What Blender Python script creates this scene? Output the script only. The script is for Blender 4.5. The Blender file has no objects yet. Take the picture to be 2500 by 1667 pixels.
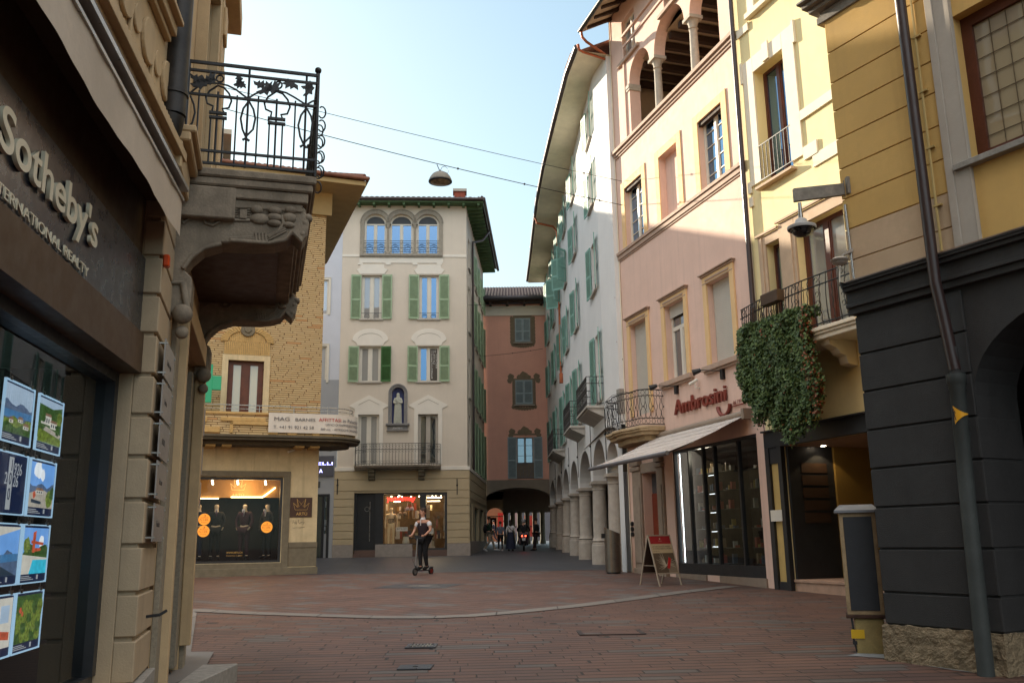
import bpy, bmesh, math, random
from mathutils import Vector, Matrix
R = math.radians
sc = bpy.context.scene
col = sc.collection
random.seed(7)
# ---------------------------------------------------------------- camera
FPX = 2200.0; PITCH = math.atan(487 / FPX); ROLL = R(.9); CH = 1.6
ct, st, cr, sr = math.cos(PITCH), math.sin(PITCH), math.cos(ROLL), math.sin(ROLL)
SUN_AZ, SUN_EL = 38.0, 19.5          # degrees left of the viewing direction, height
cam = bpy.data.objects.new('camera', bpy.data.cameras.new('camera')); col.objects.link(cam)
cam.data.sensor_width = 36; cam.data.lens = FPX / 2500 * 36; cam.data.clip_start = .05; cam.data.clip_end = 3000
_X = Vector((1, 0, 0)); _F = Vector((0, ct, st)); _U = Vector((0, -st, ct))
_r = cr * _X - sr * _U; _u = sr * _X + cr * _U
cam.matrix_world = Matrix(((_r.x, _u.x, -_F.x, 0), (_r.y, _u.y, -_F.y, 0), (_r.z, _u.z, -_F.z, CH), (0, 0, 0, 1)))
sc.camera = cam
SKY_T = (.95, 1.05, 1.0); SKY_K = (4.0, 5.1, 5.3); VEIL = (5.0, 4.4, 3.8)  # VEIL: added fill glow overhead and behind the camera
# ---------------------------------------------------------------- sky and sun
w = bpy.data.worlds.new('World'); sc.world = w; w.use_nodes = True
nt = w.node_tree; nt.nodes.clear()
sky = nt.nodes.new('ShaderNodeTexSky'); sky.sky_type = 'NISHITA'; sky.sun_disc = False
sky.sun_elevation = R(SUN_EL); sky.sun_rotation = R(-SUN_AZ)
sky.altitude = 300; sky.air_density = 1.0; sky.dust_density = 1.6; sky.ozone_density = 1.4
bg = nt.nodes.new('ShaderNodeBackground'); bg.inputs[1].default_value = .15
wo = nt.nodes.new('ShaderNodeOutputWorld')
def _wn(t, **k):
    n_ = nt.nodes.new(t)
    for a_, b_ in k.items(): setattr(n_, a_, b_)
    return n_
# glare round the sun compressed; added fill glow overhead and behind the camera
vk = _wn('ShaderNodeVectorMath', operation='MULTIPLY'); nt.links.new(sky.outputs[0], vk.inputs[0]); vk.inputs[1].default_value = SKY_T
va = _wn('ShaderNodeVectorMath', operation='ADD'); nt.links.new(vk.outputs[0], va.inputs[0]); va.inputs[1].default_value = SKY_K
vm = _wn('ShaderNodeVectorMath', operation='MULTIPLY'); nt.links.new(vk.outputs[0], vm.inputs[0]); vm.inputs[1].default_value = SKY_K
vd = _wn('ShaderNodeVectorMath', operation='DIVIDE'); nt.links.new(vm.outputs[0], vd.inputs[0]); nt.links.new(va.outputs[0], vd.inputs[1])
tcw = _wn('ShaderNodeTexCoord'); spw = _wn('ShaderNodeSeparateXYZ'); nt.links.new(tcw.outputs['Generated'], spw.inputs[0])
mrw = _wn('ShaderNodeMapRange', interpolation_type='SMOOTHSTEP'); mtw = _wn('ShaderNodeMath', operation='MULTIPLY_ADD'); nt.links.new(spw.outputs[1], mtw.inputs[0]); mtw.inputs[1].default_value = -.4; nt.links.new(spw.outputs[2], mtw.inputs[2]); nt.links.new(mtw.outputs[0], mrw.inputs[0]); mrw.inputs[1].default_value = .50; mrw.inputs[2].default_value = .95
vz = _wn('ShaderNodeVectorMath', operation='SCALE'); vz.inputs[0].default_value = VEIL; nt.links.new(mrw.outputs[0], vz.inputs['Scale'])
vs2 = _wn('ShaderNodeVectorMath', operation='ADD'); nt.links.new(vd.outputs[0], vs2.inputs[0]); nt.links.new(vz.outputs[0], vs2.inputs[1])
nt.links.new(vs2.outputs[0], bg.inputs[0]); nt.links.new(bg.outputs[0], wo.inputs[0])
sd = bpy.data.lights.new('sun', 'SUN'); sd.energy = 4.5; sd.angle = R(.5); sd.color = (1, .86, .66)
so = bpy.data.objects.new('sun', sd); col.objects.link(so)
sdir = Vector((-math.sin(R(SUN_AZ)) * math.cos(R(SUN_EL)), math.cos(R(SUN_AZ)) * math.cos(R(SUN_EL)), math.sin(R(SUN_EL))))
so.rotation_euler = sdir.to_track_quat('Z', 'Y').to_euler(); so.location = (-20, 30, 40)
vs = sc.view_settings; sc.display_settings.display_device = 'sRGB'
vs.view_transform = 'Standard'; vs.look = 'None'; vs.gamma = 1; vs.use_curve_mapping = False; vs.exposure = 1.5
sc.cycles.use_denoising = True; sc.cycles.max_bounces = 8; sc.cycles.diffuse_bounces = 4
sc.cycles.caustics_reflective = False; sc.cycles.caustics_refractive = False; sc.cycles.sample_clamp_indirect = 6

# ---------------------------------------------------------------- helpers
def ray(px, py):
    dx = px - 1250; dy = 833.5 - py
    x = dx * cr + dy * sr; y = -dx * sr + dy * cr
    return (x, FPX * ct - y * st, FPX * st + y * ct)
SL = .021
def gz(y): return SL * max(min(y, 75), -20)
def gnd(px, py):
    r = ray(px, py); t = CH / (SL * r[1] - r[2]); return Vector((r[0] * t, r[1] * t, CH + r[2] * t))
def at_d(px, py, d):
    r = ray(px, py); t = d / r[1]; return Vector((r[0] * t, d, CH + r[2] * t))

class Fr:
    """vertical facade plane: u along it, w out of it towards the street, z up"""
    def __init__(s, ox, oy, ang, side):
        s.ox, s.oy, s.side = ox, oy, side; s.a = R(ang)
        s.d = (math.sin(s.a), math.cos(s.a)); s.n = (-s.d[1] * side, s.d[0] * side); s.g = gz(oy); s.holes = []
    def W(s, u, w, z): return Vector((s.ox + s.d[0] * u + s.n[0] * w, s.oy + s.d[1] * u + s.n[1] * w, z))
    def L(s, u, w, z): return (u, s.side * w, z - s.g)
    def root(s, name, label, cat, group=None):
        o = empty(name, (s.ox, s.oy, s.g), math.pi / 2 - s.a); tag(o, label, cat, group); return o
    def at(s, px, py, w=0):
        r = ray(px, py); ox = s.ox + s.n[0] * w; oy = s.oy + s.n[1] * w
        det = r[0] * s.d[1] - r[1] * s.d[0]; t = (ox * s.d[1] - oy * s.d[0]) / det
        X, Y = r[0] * t, r[1] * t
        return ((X - s.ox) * s.d[0] + (Y - s.oy) * s.d[1], CH + r[2] * t)
    def perp(s, px, py, u):
        """(w, z) of a pixel ray on the plane at right angles to the facade at u"""
        r = ray(px, py); ox = s.ox + s.d[0] * u; oy = s.oy + s.d[1] * u
        det = r[0] * s.n[1] - r[1] * s.n[0]; t = (ox * s.n[1] - oy * s.n[0]) / det
        X, Y = r[0] * t, r[1] * t
        return ((X - ox) * s.n[0] + (Y - oy) * s.n[1], CH + r[2] * t)

class Fl(Fr):
    """the same plane for a thing that stands on its own: local origin at (u0, w0, z0)"""
    def __init__(s, F, u0, w0, z0):
        s.__dict__.update(F.__dict__); s.holes = []; s.o3 = (u0, w0, z0)
    def L(s, u, w, z): return (u - s.o3[0], s.side * (w - s.o3[1]), z - s.o3[2])
    def thing(s, name, label, cat, group=None):
        return tag(empty(name, s.W(*s.o3), math.pi / 2 - s.a), label, cat, group)

def tag(o, label=None, cat=None, group=None, kind=None):
    if label: o['label'] = label
    if cat: o['category'] = cat
    if group: o['group'] = group
    if kind: o['kind'] = kind
    return o
def empty(name, loc, rz=0):
    o = bpy.data.objects.new(name, None); col.objects.link(o); o.location = loc; o.rotation_euler = (0, 0, rz)
    o.empty_display_size = .2; return o

class MB:
    def __init__(s, T=None): s.v = []; s.f = []; s.T = T or (lambda a, b, c: (a, b, c))
    def add(s, vs, fs):
        n = len(s.v); s.v += [tuple(s.T(*p)) for p in vs]; s.f += [tuple(i + n for i in f) for f in fs]; return s
    def box(s, a0, a1, b0, b1, c0, c1):
        return s.add([(a0, b0, c0), (a1, b0, c0), (a1, b1, c0), (a0, b1, c0), (a0, b0, c1), (a1, b0, c1), (a1, b1, c1), (a0, b1, c1)],
                     [(0, 3, 2, 1), (4, 5, 6, 7), (0, 1, 5, 4), (1, 2, 6, 5), (2, 3, 7, 6), (3, 0, 4, 7)])
    def quad(s, *p): return s.add(list(p), [tuple(range(len(p)))])
    def prism(s, pts, b0, b1):
        """polygon in the (a, c) plane, extruded along b"""
        n = len(pts)
        return s.add([(a, b0, c) for a, c in pts] + [(a, b1, c) for a, c in pts],
                     [tuple(range(n)), tuple(range(2 * n - 1, n - 1, -1))] + [(i, (i + 1) % n, n + (i + 1) % n, n + i) for i in range(n)])
    def prisma(s, pts, a0, a1):
        """polygon in the (b, c) plane, extruded along a"""
        n = len(pts)
        return s.add([(a0, b, c) for b, c in pts] + [(a1, b, c) for b, c in pts],
                     [tuple(range(n)), tuple(range(2 * n - 1, n - 1, -1))] + [(i, (i + 1) % n, n + (i + 1) % n, n + i) for i in range(n)])
    def prismc(s, pts, c0, c1):
        n = len(pts)
        return s.add([(a, b, c0) for a, b in pts] + [(a, b, c1) for a, b in pts],
                     [tuple(range(n)), tuple(range(2 * n - 1, n - 1, -1))] + [(i, (i + 1) % n, n + (i + 1) % n, n + i) for i in range(n)])
    def tube(s, pts, r, n=8, flat=1.0, cap=True):
        P = [Vector(p) for p in pts]; rs = r if isinstance(r, (list, tuple)) else [r] * len(P); vs = []; fs = []
        up = None
        for i, p in enumerate(P):
            t = (P[min(i + 1, len(P) - 1)] - P[max(i - 1, 0)])
            t = t.normalized() if t.length > 1e-9 else Vector((0, 0, 1))
            if up is None: up = Vector((0, 0, 1)) if abs(t.z) < .9 else Vector((1, 0, 0))
            x = t.cross(up)
            if x.length < 1e-4: x = t.cross(Vector((0, 1, 0)))
            x.normalize(); y = x.cross(t).normalized(); up = y
            for k in range(n):
                a = 2 * math.pi * (k + .5) / n
                vs.append(tuple(p + rs[i] * (math.cos(a) * x * flat + math.sin(a) * y)))
        for i in range(len(P) - 1):
            for k in range(n):
                fs.append((i * n + k, i * n + (k + 1) % n, (i + 1) * n + (k + 1) % n, (i + 1) * n + k))
        if cap: fs += [tuple(range(n - 1, -1, -1)), tuple(range((len(P) - 1) * n, len(P) * n))]
        return s.add(vs, fs)
    def lathe(s, prof, c=(0, 0, 0), n=20, a0=0, a1=2 * math.pi):
        full = abs(a1 - a0 - 2 * math.pi) < 1e-6; m = n if full else n + 1; vs = []; fs = []
        for r, z in prof:
            for k in range(m):
                a = a0 + (a1 - a0) * k / n; vs.append((c[0] + r * math.cos(a), c[1] + r * math.sin(a), c[2] + z))
        for i in range(len(prof) - 1):
            for k in range(n):
                fs.append((i * m + k, i * m + (k + 1) % m, (i + 1) * m + (k + 1) % m, (i + 1) * m + k))
        if full: fs += [tuple(range(m - 1, -1, -1)), tuple(range((len(prof) - 1) * m, len(prof) * m))]
        return s.add(vs, fs)
    def ball(s, c, r, n=10, sc_=(1, 1, 1)):
        pr = [(math.sin(math.pi * i / n), -math.cos(math.pi * i / n)) for i in range(1, n)]
        vs = []; fs = []; m = n + 2
        for a, z in pr:
            for k in range(m):
                t = 2 * math.pi * k / m; vs.append((c[0] + r * sc_[0] * a * math.cos(t), c[1] + r * sc_[1] * a * math.sin(t), c[2] + r * sc_[2] * z))
        for i in range(len(pr) - 1):
            for k in range(m): fs.append((i * m + k, i * m + (k + 1) % m, (i + 1) * m + (k + 1) % m, (i + 1) * m + k))
        fs += [tuple(range(m - 1, -1, -1)), tuple(range((len(pr) - 1) * m, len(pr) * m))]
        return s.add(vs, fs)
    def build(s, name, m, parent=None, smooth=None, bevel=0, recalc=True):
        me = bpy.data.meshes.new(name); me.from_pydata(s.v, [], s.f)
        if recalc:
            bm = bmesh.new(); bm.from_mesh(me); bmesh.ops.recalc_face_normals(bm, faces=bm.faces); bm.to_mesh(me); bm.free()
        if smooth:
            me.shade_smooth(); me.set_sharp_from_angle(angle=R(smooth))
        me.materials.append(m)
        o = bpy.data.objects.new(name, me); col.objects.link(o)
        if parent is not None: o.parent = parent
        if bevel:
            b = o.modifiers.new('bevel', 'BEVEL'); b.width = bevel; b.segments = 1; b.limit_method = 'ANGLE'; b.angle_limit = R(40)
        return o

def copy_tree(o, parent=None):
    c = o.copy(); col.objects.link(c)
    if parent is not None: c.parent = parent
    for ch in list(o.children): copy_tree(ch, c)
    return c

def recenter(o):
    """put a top-level mesh object's origin at the base of its shape"""
    vs_ = o.data.vertices
    if not len(vs_): return o
    xs = [v.co.x for v in vs_]; ys = [v.co.y for v in vs_]; zs = [v.co.z for v in vs_]
    c = Vector(((min(xs) + max(xs)) / 2, (min(ys) + max(ys)) / 2, min(zs)))
    o.data.transform(Matrix.Translation(-c)); o.location = o.location + c if o.rotation_euler.z == 0 else o.matrix_basis @ c
    return o

# ---------------------------------------------------------------- materials
def _n(nt, t, **k):
    n = nt.nodes.new(t)
    for a, b in k.items(): setattr(n, a, b)
    return n
_mc = {}
def mat(name, c, rough=.75, var=.12, scale=1.2, bump=.15, bscale=60, metal=0, streak=.0, spec=.3, dirt=0, coat=0, fine=.04, hue=None):
    if name in _mc: return _mc[name]
    m = bpy.data.materials.new(name); m.use_nodes = True; nt = m.node_tree; b = nt.nodes['Principled BSDF']; _mc[name] = m
    b.inputs['Roughness'].default_value = rough; b.inputs['Metallic'].default_value = metal
    b.inputs['Specular IOR Level'].default_value = spec; b.inputs['Coat Weight'].default_value = coat
    tc = _n(nt, 'ShaderNodeTexCoord')
    oi = _n(nt, 'ShaderNodeObjectInfo')
    cur = None
    def mix(f, a, bcol, mode='MIX'):
        x = _n(nt, 'ShaderNodeMix', data_type='RGBA', blend_type=mode)
        nt.links.new(f, x.inputs[0]) if not isinstance(f, float) else setattr(x.inputs[0], 'default_value', f)
        if isinstance(a, tuple): x.inputs[6].default_value = (*a, 1)
        else: nt.links.new(a, x.inputs[6])
        if isinstance(bcol, tuple): x.inputs[7].default_value = (*bcol, 1)
        else: nt.links.new(bcol, x.inputs[7])
        return x.outputs[2]
    def noise(sc_, det=4, vec=None, ro=.6):
        n = _n(nt, 'ShaderNodeTexNoise'); n.inputs['Scale'].default_value = sc_; n.inputs['Detail'].default_value = det; n.inputs['Roughness'].default_value = ro
        nt.links.new(vec or tc.outputs['Object'], n.inputs['Vector']); return n.outputs[0]
    def ramp(f, lo, hi, a=0., bb=1.):
        r_ = _n(nt, 'ShaderNodeMapRange'); nt.links.new(f, r_.inputs[0])
        for i, v in enumerate((lo, hi, a, bb)): r_.inputs[i + 1].default_value = v
        return r_.outputs[0]
    dark = tuple(x * (1 - var * 1.3) for x in c); lite = tuple(min(1, x * (1 + var)) for x in c)
    if hue: lite = tuple(min(1, x * h) for x, h in zip(lite, hue))
    cur = mix(ramp(noise(scale), .3, .7), dark, lite)
    cur = mix(ramp(noise(scale * 9, 5), .35, .65, 0, 1), cur, mix(.5, cur, tuple(x * (1 - var) for x in c)))
    if streak:
        mp = _n(nt, 'ShaderNodeMapping'); mp.inputs['Scale'].default_value = (2.5, 2.5, .12); nt.links.new(tc.outputs['Object'], mp.inputs[0])
        cur = mix(ramp(noise(2.2, 5, mp.outputs[0]), .52, .75, 0, streak), cur, tuple(x * .5 for x in c))
    if dirt:
        cur = mix(ramp(noise(.9, 6, ro=.7), .5, .72, 0, dirt), cur, tuple(x * .45 for x in (c[0], c[1] * .96, c[2] * .85)))
    nt.links.new(cur, b.inputs['Base Color'])
    if bump:
        bp = _n(nt, 'ShaderNodeBump'); bp.inputs['Strength'].default_value = bump; bp.inputs['Distance'].default_value = .01
        nt.links.new(noise(bscale, 4), bp.inputs['Height']); nt.links.new(bp.outputs[0], b.inputs['Normal'])
    rr = ramp(noise(scale * 4, 3), .3, .7, max(.02, rough - .08), min(1, rough + .08)); nt.links.new(rr, b.inputs['Roughness'])
    return m
def emis(name, c, s):
    if name in _mc: return _mc[name]
    m = bpy.data.materials.new(name); m.use_nodes = True; b = m.node_tree.nodes['Principled BSDF']; _mc[name] = m
    b.inputs['Base Color'].default_value = (*[x * .5 for x in c], 1); b.inputs['Emission Color'].default_value = (*c, 1); b.inputs['Emission Strength'].default_value = s
    return m
def flatm(name, c, rough=.5, metal=0, spec=.4):
    if name in _mc: return _mc[name]
    m = bpy.data.materials.new(name); m.use_nodes = True; b = m.node_tree.nodes['Principled BSDF']; _mc[name] = m
    b.inputs['Base Color'].default_value = (*c, 1); b.inputs['Roughness'].default_value = rough; b.inputs['Metallic'].default_value = metal
    b.inputs['Specular IOR Level'].default_value = spec; return m
def glassm(name, refl=.12, tint=(.9, .93, .92)):
    """thin pane one sees through, with a mirror share"""
    m = bpy.data.materials.new(name); m.use_nodes = True; nt = m.node_tree; nt.nodes.clear(); _mc[name] = m
    t = _n(nt, 'ShaderNodeBsdfTransparent'); t.inputs[0].default_value = (*tint, 1)
    g = _n(nt, 'ShaderNodeBsdfGlossy'); g.inputs['Roughness'].default_value = .01; g.inputs['Color'].default_value = (.95, .97, 1, 1)
    lw = _n(nt, 'ShaderNodeLayerWeight'); lw.inputs[0].default_value = .12
    mr = _n(nt, 'ShaderNodeMapRange'); nt.links.new(lw.outputs['Fresnel'], mr.inputs[0]); mr.inputs[3].default_value = refl; mr.inputs[4].default_value = min(1, refl * 3 + .3)
    mx = _n(nt, 'ShaderNodeMixShader'); o = _n(nt, 'ShaderNodeOutputMaterial')
    nt.links.new(mr.outputs[0], mx.inputs[0]); nt.links.new(t.outputs[0], mx.inputs[1]); nt.links.new(g.outputs[0], mx.inputs[2]); nt.links.new(mx.outputs[0], o.inputs[0])
    return m
def panem(name, refl=.45, c=(.03, .035, .04), tint=(.62, .78, .95)):
    """upper-storey pane: dark room or curtain behind, mirror share in front, slightly wavy"""
    m = bpy.data.materials.new(name); m.use_nodes = True; nt = m.node_tree; nt.nodes.clear(); _mc[name] = m
    t = _n(nt, 'ShaderNodeBsdfDiffuse'); t.inputs[0].default_value = (*c, 1)
    g = _n(nt, 'ShaderNodeBsdfGlossy'); g.inputs['Roughness'].default_value = .02; g.inputs['Color'].default_value = (*tint, 1)
    tc = _n(nt, 'ShaderNodeTexCoord'); nz = _n(nt, 'ShaderNodeTexNoise'); nz.inputs['Scale'].default_value = 1.4; nz.inputs['Detail'].default_value = 1
    bp = _n(nt, 'ShaderNodeBump'); bp.inputs['Strength'].default_value = .12; bp.inputs['Distance'].default_value = .02
    nt.links.new(tc.outputs['Object'], nz.inputs['Vector']); nt.links.new(nz.outputs[0], bp.inputs['Height']); nt.links.new(bp.outputs[0], g.inputs['Normal'])
    lw = _n(nt, 'ShaderNodeLayerWeight'); lw.inputs[0].default_value = .3
    mr = _n(nt, 'ShaderNodeMapRange'); nt.links.new(lw.outputs['Fresnel'], mr.inputs[0]); mr.inputs[3].default_value = refl; mr.inputs[4].default_value = min(.95, .35 + refl)
    mx = _n(nt, 'ShaderNodeMixShader'); o = _n(nt, 'ShaderNodeOutputMaterial')
    nt.links.new(mr.outputs[0], mx.inputs[0]); nt.links.new(t.outputs[0], mx.inputs[1]); nt.links.new(g.outputs[0], mx.inputs[2]); nt.links.new(mx.outputs[0], o.inputs[0])
    return m
def coursed(name, c, c2, bw, rh, mortar, mcol, axes='xz', rough=.7, rot=0, rnd=1., bump=.5, jit=.35, varc=None, spec=.3, dist=.01, blotch=.5, vthr=.86, jx=1., jy=1.):
    """rows of long blocks with random lengths offsets and tones; axes picks the two object axes"""
    m = bpy.data.materials.new(name); m.use_nodes = True; nt = m.node_tree; b = nt.nodes['Principled BSDF']; _mc[name] = m
    tc = _n(nt, 'ShaderNodeTexCoord'); mp = _n(nt, 'ShaderNodeMapping'); mp.inputs['Rotation'].default_value = (0, 0, R(rot)); nt.links.new(tc.outputs['Object'], mp.inputs[0])
    sp = _n(nt, 'ShaderNodeSeparateXYZ'); nt.links.new(mp.outputs[0], sp.inputs[0])
    def M(op, a, bb=None, cc=None):
        x = _n(nt, 'ShaderNodeMath', operation=op)
        for i, v in enumerate((a, bb, cc)):
            if v is None: continue
            if isinstance(v, (int, float)): x.inputs[i].default_value = v
            else: nt.links.new(v, x.inputs[i])
        return x.outputs[0]
    X = sp.outputs['XYZ'.index(axes[0].upper())]; Y = sp.outputs['XYZ'.index(axes[1].upper())]
    yr = M('DIVIDE', Y, rh); row = M('FLOOR', yr); fy = M('FRACT', yr)
    wn = _n(nt, 'ShaderNodeTexWhiteNoise', noise_dimensions='1D'); nt.links.new(row, wn.inputs['W'])
    xr = M('ADD', M('DIVIDE', X, bw), M('MULTIPLY', wn.outputs[0], 13.7 * rnd) if rnd else M('MULTIPLY', row, .5))
    # warp so that block lengths differ
    nz = _n(nt, 'ShaderNodeTexNoise', noise_dimensions='2D'); nz.inputs['Scale'].default_value = .9; nz.inputs['Detail'].default_value = 0
    cv = _n(nt, 'ShaderNodeCombineXYZ'); nt.links.new(xr, cv.inputs[0]); nt.links.new(M('MULTIPLY', row, 7.3), cv.inputs[1]); nt.links.new(cv.outputs[0], nz.inputs['Vector'])
    xr = M('ADD', xr, M('MULTIPLY', nz.outputs[0], jit * 2))
    cell = M('FLOOR', xr); fx = M('FRACT', xr)
    w2 = _n(nt, 'ShaderNodeTexWhiteNoise', noise_dimensions='2D'); c2v = _n(nt, 'ShaderNodeCombineXYZ'); nt.links.new(cell, c2v.inputs[0]); nt.links.new(row, c2v.inputs[1]); nt.links.new(c2v.outputs[0], w2.inputs['Vector'])
    ex = M('MULTIPLY', M('MINIMUM', fx, M('SUBTRACT', 1., fx)), bw); ey = M('MULTIPLY', M('MINIMUM', fy, M('SUBTRACT', 1., fy)), rh)
    e = M('MINIMUM', M('MULTIPLY', ex, jx), M('MULTIPLY', ey, jy)); mr = _n(nt, 'ShaderNodeMapRange'); nt.links.new(e, mr.inputs[0]); mr.inputs[1].default_value = mortar * .5; mr.inputs[2].default_value = mortar * 1.1
    mix = _n(nt, 'ShaderNodeMix', data_type='RGBA'); nt.links.new(w2.outputs[0], mix.inputs[0]); mix.inputs[6].default_value = (*c, 1); mix.inputs[7].default_value = (*c2, 1)
    cur = mix.outputs[2]
    if varc:
        # a share of odd blocks in a third tone
        gt = M('GREATER_THAN', w2.outputs[0], vthr); w3 = _n(nt, 'ShaderNodeMix', data_type='RGBA'); nt.links.new(gt, w3.inputs[0]); nt.links.new(cur, w3.inputs[6]); w3.inputs[7].default_value = (*varc, 1); cur = w3.outputs[2]
    nb = _n(nt, 'ShaderNodeTexNoise'); nb.inputs['Scale'].default_value = 1.1; nb.inputs['Detail'].default_value = 6; nt.links.new(tc.outputs['Object'], nb.inputs['Vector'])
    m1 = _n(nt, 'ShaderNodeMapRange'); nt.links.new(nb.outputs[0], m1.inputs[0]); m1.inputs[1].default_value = .35; m1.inputs[2].default_value = .7; m1.inputs[3].default_value = 0; m1.inputs[4].default_value = blotch
    mm = _n(nt, 'ShaderNodeMix', data_type='RGBA', blend_type='MULTIPLY'); nt.links.new(m1.outputs[0], mm.inputs[0]); nt.links.new(cur, mm.inputs[6]); mm.inputs[7].default_value = (.62, .62, .64, 1); cur = mm.outputs[2]
    m2 = _n(nt, 'ShaderNodeMix', data_type='RGBA'); nt.links.new(mr.outputs[0], m2.inputs[0]); m2.inputs[6].default_value = (*mcol, 1); nt.links.new(cur, m2.inputs[7])
    nt.links.new(m2.outputs[2], b.inputs['Base Color']); b.inputs['Roughness'].default_value = rough; b.inputs['Specular IOR Level'].default_value = spec
    n3 = _n(nt, 'ShaderNodeTexNoise'); n3.inputs['Scale'].default_value = 45; n3.inputs['Detail'].default_value = 4; nt.links.new(tc.outputs['Object'], n3.inputs['Vector'])
    hh = M('ADD', M('ADD', mr.outputs[0], M('MULTIPLY', n3.outputs[0], .35)), M('MULTIPLY', w2.outputs[0], .25))
    bp = _n(nt, 'ShaderNodeBump'); bp.inputs['Strength'].default_value = bump; bp.inputs['Distance'].default_value = dist
    nt.links.new(hh, bp.inputs['Height']); nt.links.new(bp.outputs[0], b.inputs['Normal'])
    return m

def text(body, size, T, mt, name='lettering', parent=None, ext=.004, align='LEFT', sx=1.0, off=0., res=4, shear=0., track=1.0):
    """T maps (x, y, depth) in text space to local coordinates"""
    cu = bpy.data.curves.new(name, 'FONT'); cu.body = body; cu.size = size; cu.extrude = ext; cu.align_x = align; cu.resolution_u = res; cu.offset = off; cu.shear = shear; cu.space_character = track
    o = bpy.data.objects.new('tmp', cu); col.objects.link(o); dg = bpy.context.evaluated_depsgraph_get(); dg.update()
    me = bpy.data.meshes.new_from_object(o.evaluated_get(dg)); bpy.data.objects.remove(o)
    for v in me.vertices: v.co = T(v.co.x * sx, v.co.y, v.co.z)
    me.name = name; me.materials.clear(); me.materials.append(mt)
    ob = bpy.data.objects.new(name, me); col.objects.link(ob)
    if parent is not None: ob.parent = parent
    return ob
def ftext(F, body, size, u, z, w, mt, **k):
    """lettering on a facade, reading the right way from the street"""
    s = -F.side
    return text(body, size, lambda x, y, d: F.L(u + s * x, w + d, z + y), mt, **k)

def arc(cx, cy, rx, ry, a0, a1, n=12):
    return [(cx + rx * math.cos(R(a0 + (a1 - a0) * i / n)), cy + ry * math.sin(R(a0 + (a1 - a0) * i / n))) for i in range(n + 1)]

def wall(mb, F, u0, u1, z0, z1, w=0., holes=None, dep=.25):
    """front sheet with rectangular or arched openings and their reveals. holes: (u0,u1,z0,z1,depth,arch rise)"""
    hs = F.holes if holes is None else holes
    us = sorted({u0, u1, *[max(u0, min(u1, h[i])) for h in hs for i in (0, 1)]}); zs = sorted({z0, z1, *[max(z0, min(z1, h[i])) for h in hs for i in (2, 3)]})
    for i in range(len(us) - 1):
        for j in range(len(zs) - 1):
            a, b, c, d = us[i], us[i + 1], zs[j], zs[j + 1]; m, n = (a + b) / 2, (c + d) / 2
            if any(h[0] < m < h[1] and h[2] < n < h[3] for h in hs): continue
            mb.quad((a, w, c), (b, w, c), (b, w, d), (a, w, d))
    for h in hs:
        a, b, c, d, dp = h[:5]; rise = h[5] if len(h) > 5 else 0; s = d - rise; fl = h[6] if len(h) > 6 else ''
        if b < u0 or a > u1: continue
        if 's' not in fl: mb.quad((a, w, c), (a, w - dp, c), (a, w - dp, s), (a, w, s)); mb.quad((b, w, c), (b, w - dp, c), (b, w - dp, s), (b, w, s))
        if c > z0 + .001 and 'b' not in fl: mb.quad((a, w, c), (b, w, c), (b, w - dp, c), (a, w - dp, c))
        if not rise and 't' in fl: pass
        elif not rise: mb.quad((a, w, d), (b, w, d), (b, w - dp, d), (a, w - dp, d))
        else:
            pts = arc((a + b) / 2, s, (b - a) / 2, rise, 180, 0, 20)
            for (x0, y0), (x1, y1) in zip(pts, pts[1:]):
                mb.quad((x0, w, y0), (x1, w, y1), (x1, w, d), (x0, w, d))
                mb.quad((x0, w, y0), (x1, w, y1), (x1, w - dp, y1), (x0, w - dp, y0))
    return mb
def body(mb, u0, u1, z0, z1, w0, w1):
    """sides, back and top behind a facade sheet (w0 front, w1 back)"""
    mb.quad((u0, w0, z0), (u0, w1, z0), (u0, w1, z1), (u0, w0, z1)); mb.quad((u1, w0, z0), (u1, w1, z0), (u1, w1, z1), (u1, w0, z1))
    mb.quad((u0, w1, z0), (u1, w1, z0), (u1, w1, z1), (u0, w1, z1)); mb.quad((u0, w0, z1), (u1, w0, z1), (u1, w1, z1), (u0, w1, z1))
    return mb

def shutter_mb(T, wd, ht, slats=None, t=.035):
    """louvred leaf: local a along width, b thickness, c height"""
    mb = MB(T); s = .06; mb.box(0, s, 0, t, 0, ht).box(wd - s, wd, 0, t, 0, ht)
    mid = ht * .42
    for c in (0, mid, ht - .09): mb.box(s, wd - s, .003, t - .003, c, c + (.1 if c == 0 else .09))
    for lo, hi in ((.1, mid), (mid + .09, ht - .09)):
        n = max(3, int((hi - lo) / .055)); p = (hi - lo) / n
        for k in range(n):
            z = lo + p * (k + .5); q = p * .44
            mb.add([(s, .004, z - q), (wd - s, .004, z - q), (wd - s, t - .004, z + q), (s, t - .004, z + q), (s, .004, z - q + .008), (wd - s, .004, z - q + .008), (wd - s, t - .004, z + q + .008), (s, t - .004, z + q + .008)],
                   [(0, 1, 2, 3), (4, 5, 6, 7), (0, 1, 5, 4), (2, 3, 7, 6)])
    return mb

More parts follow.
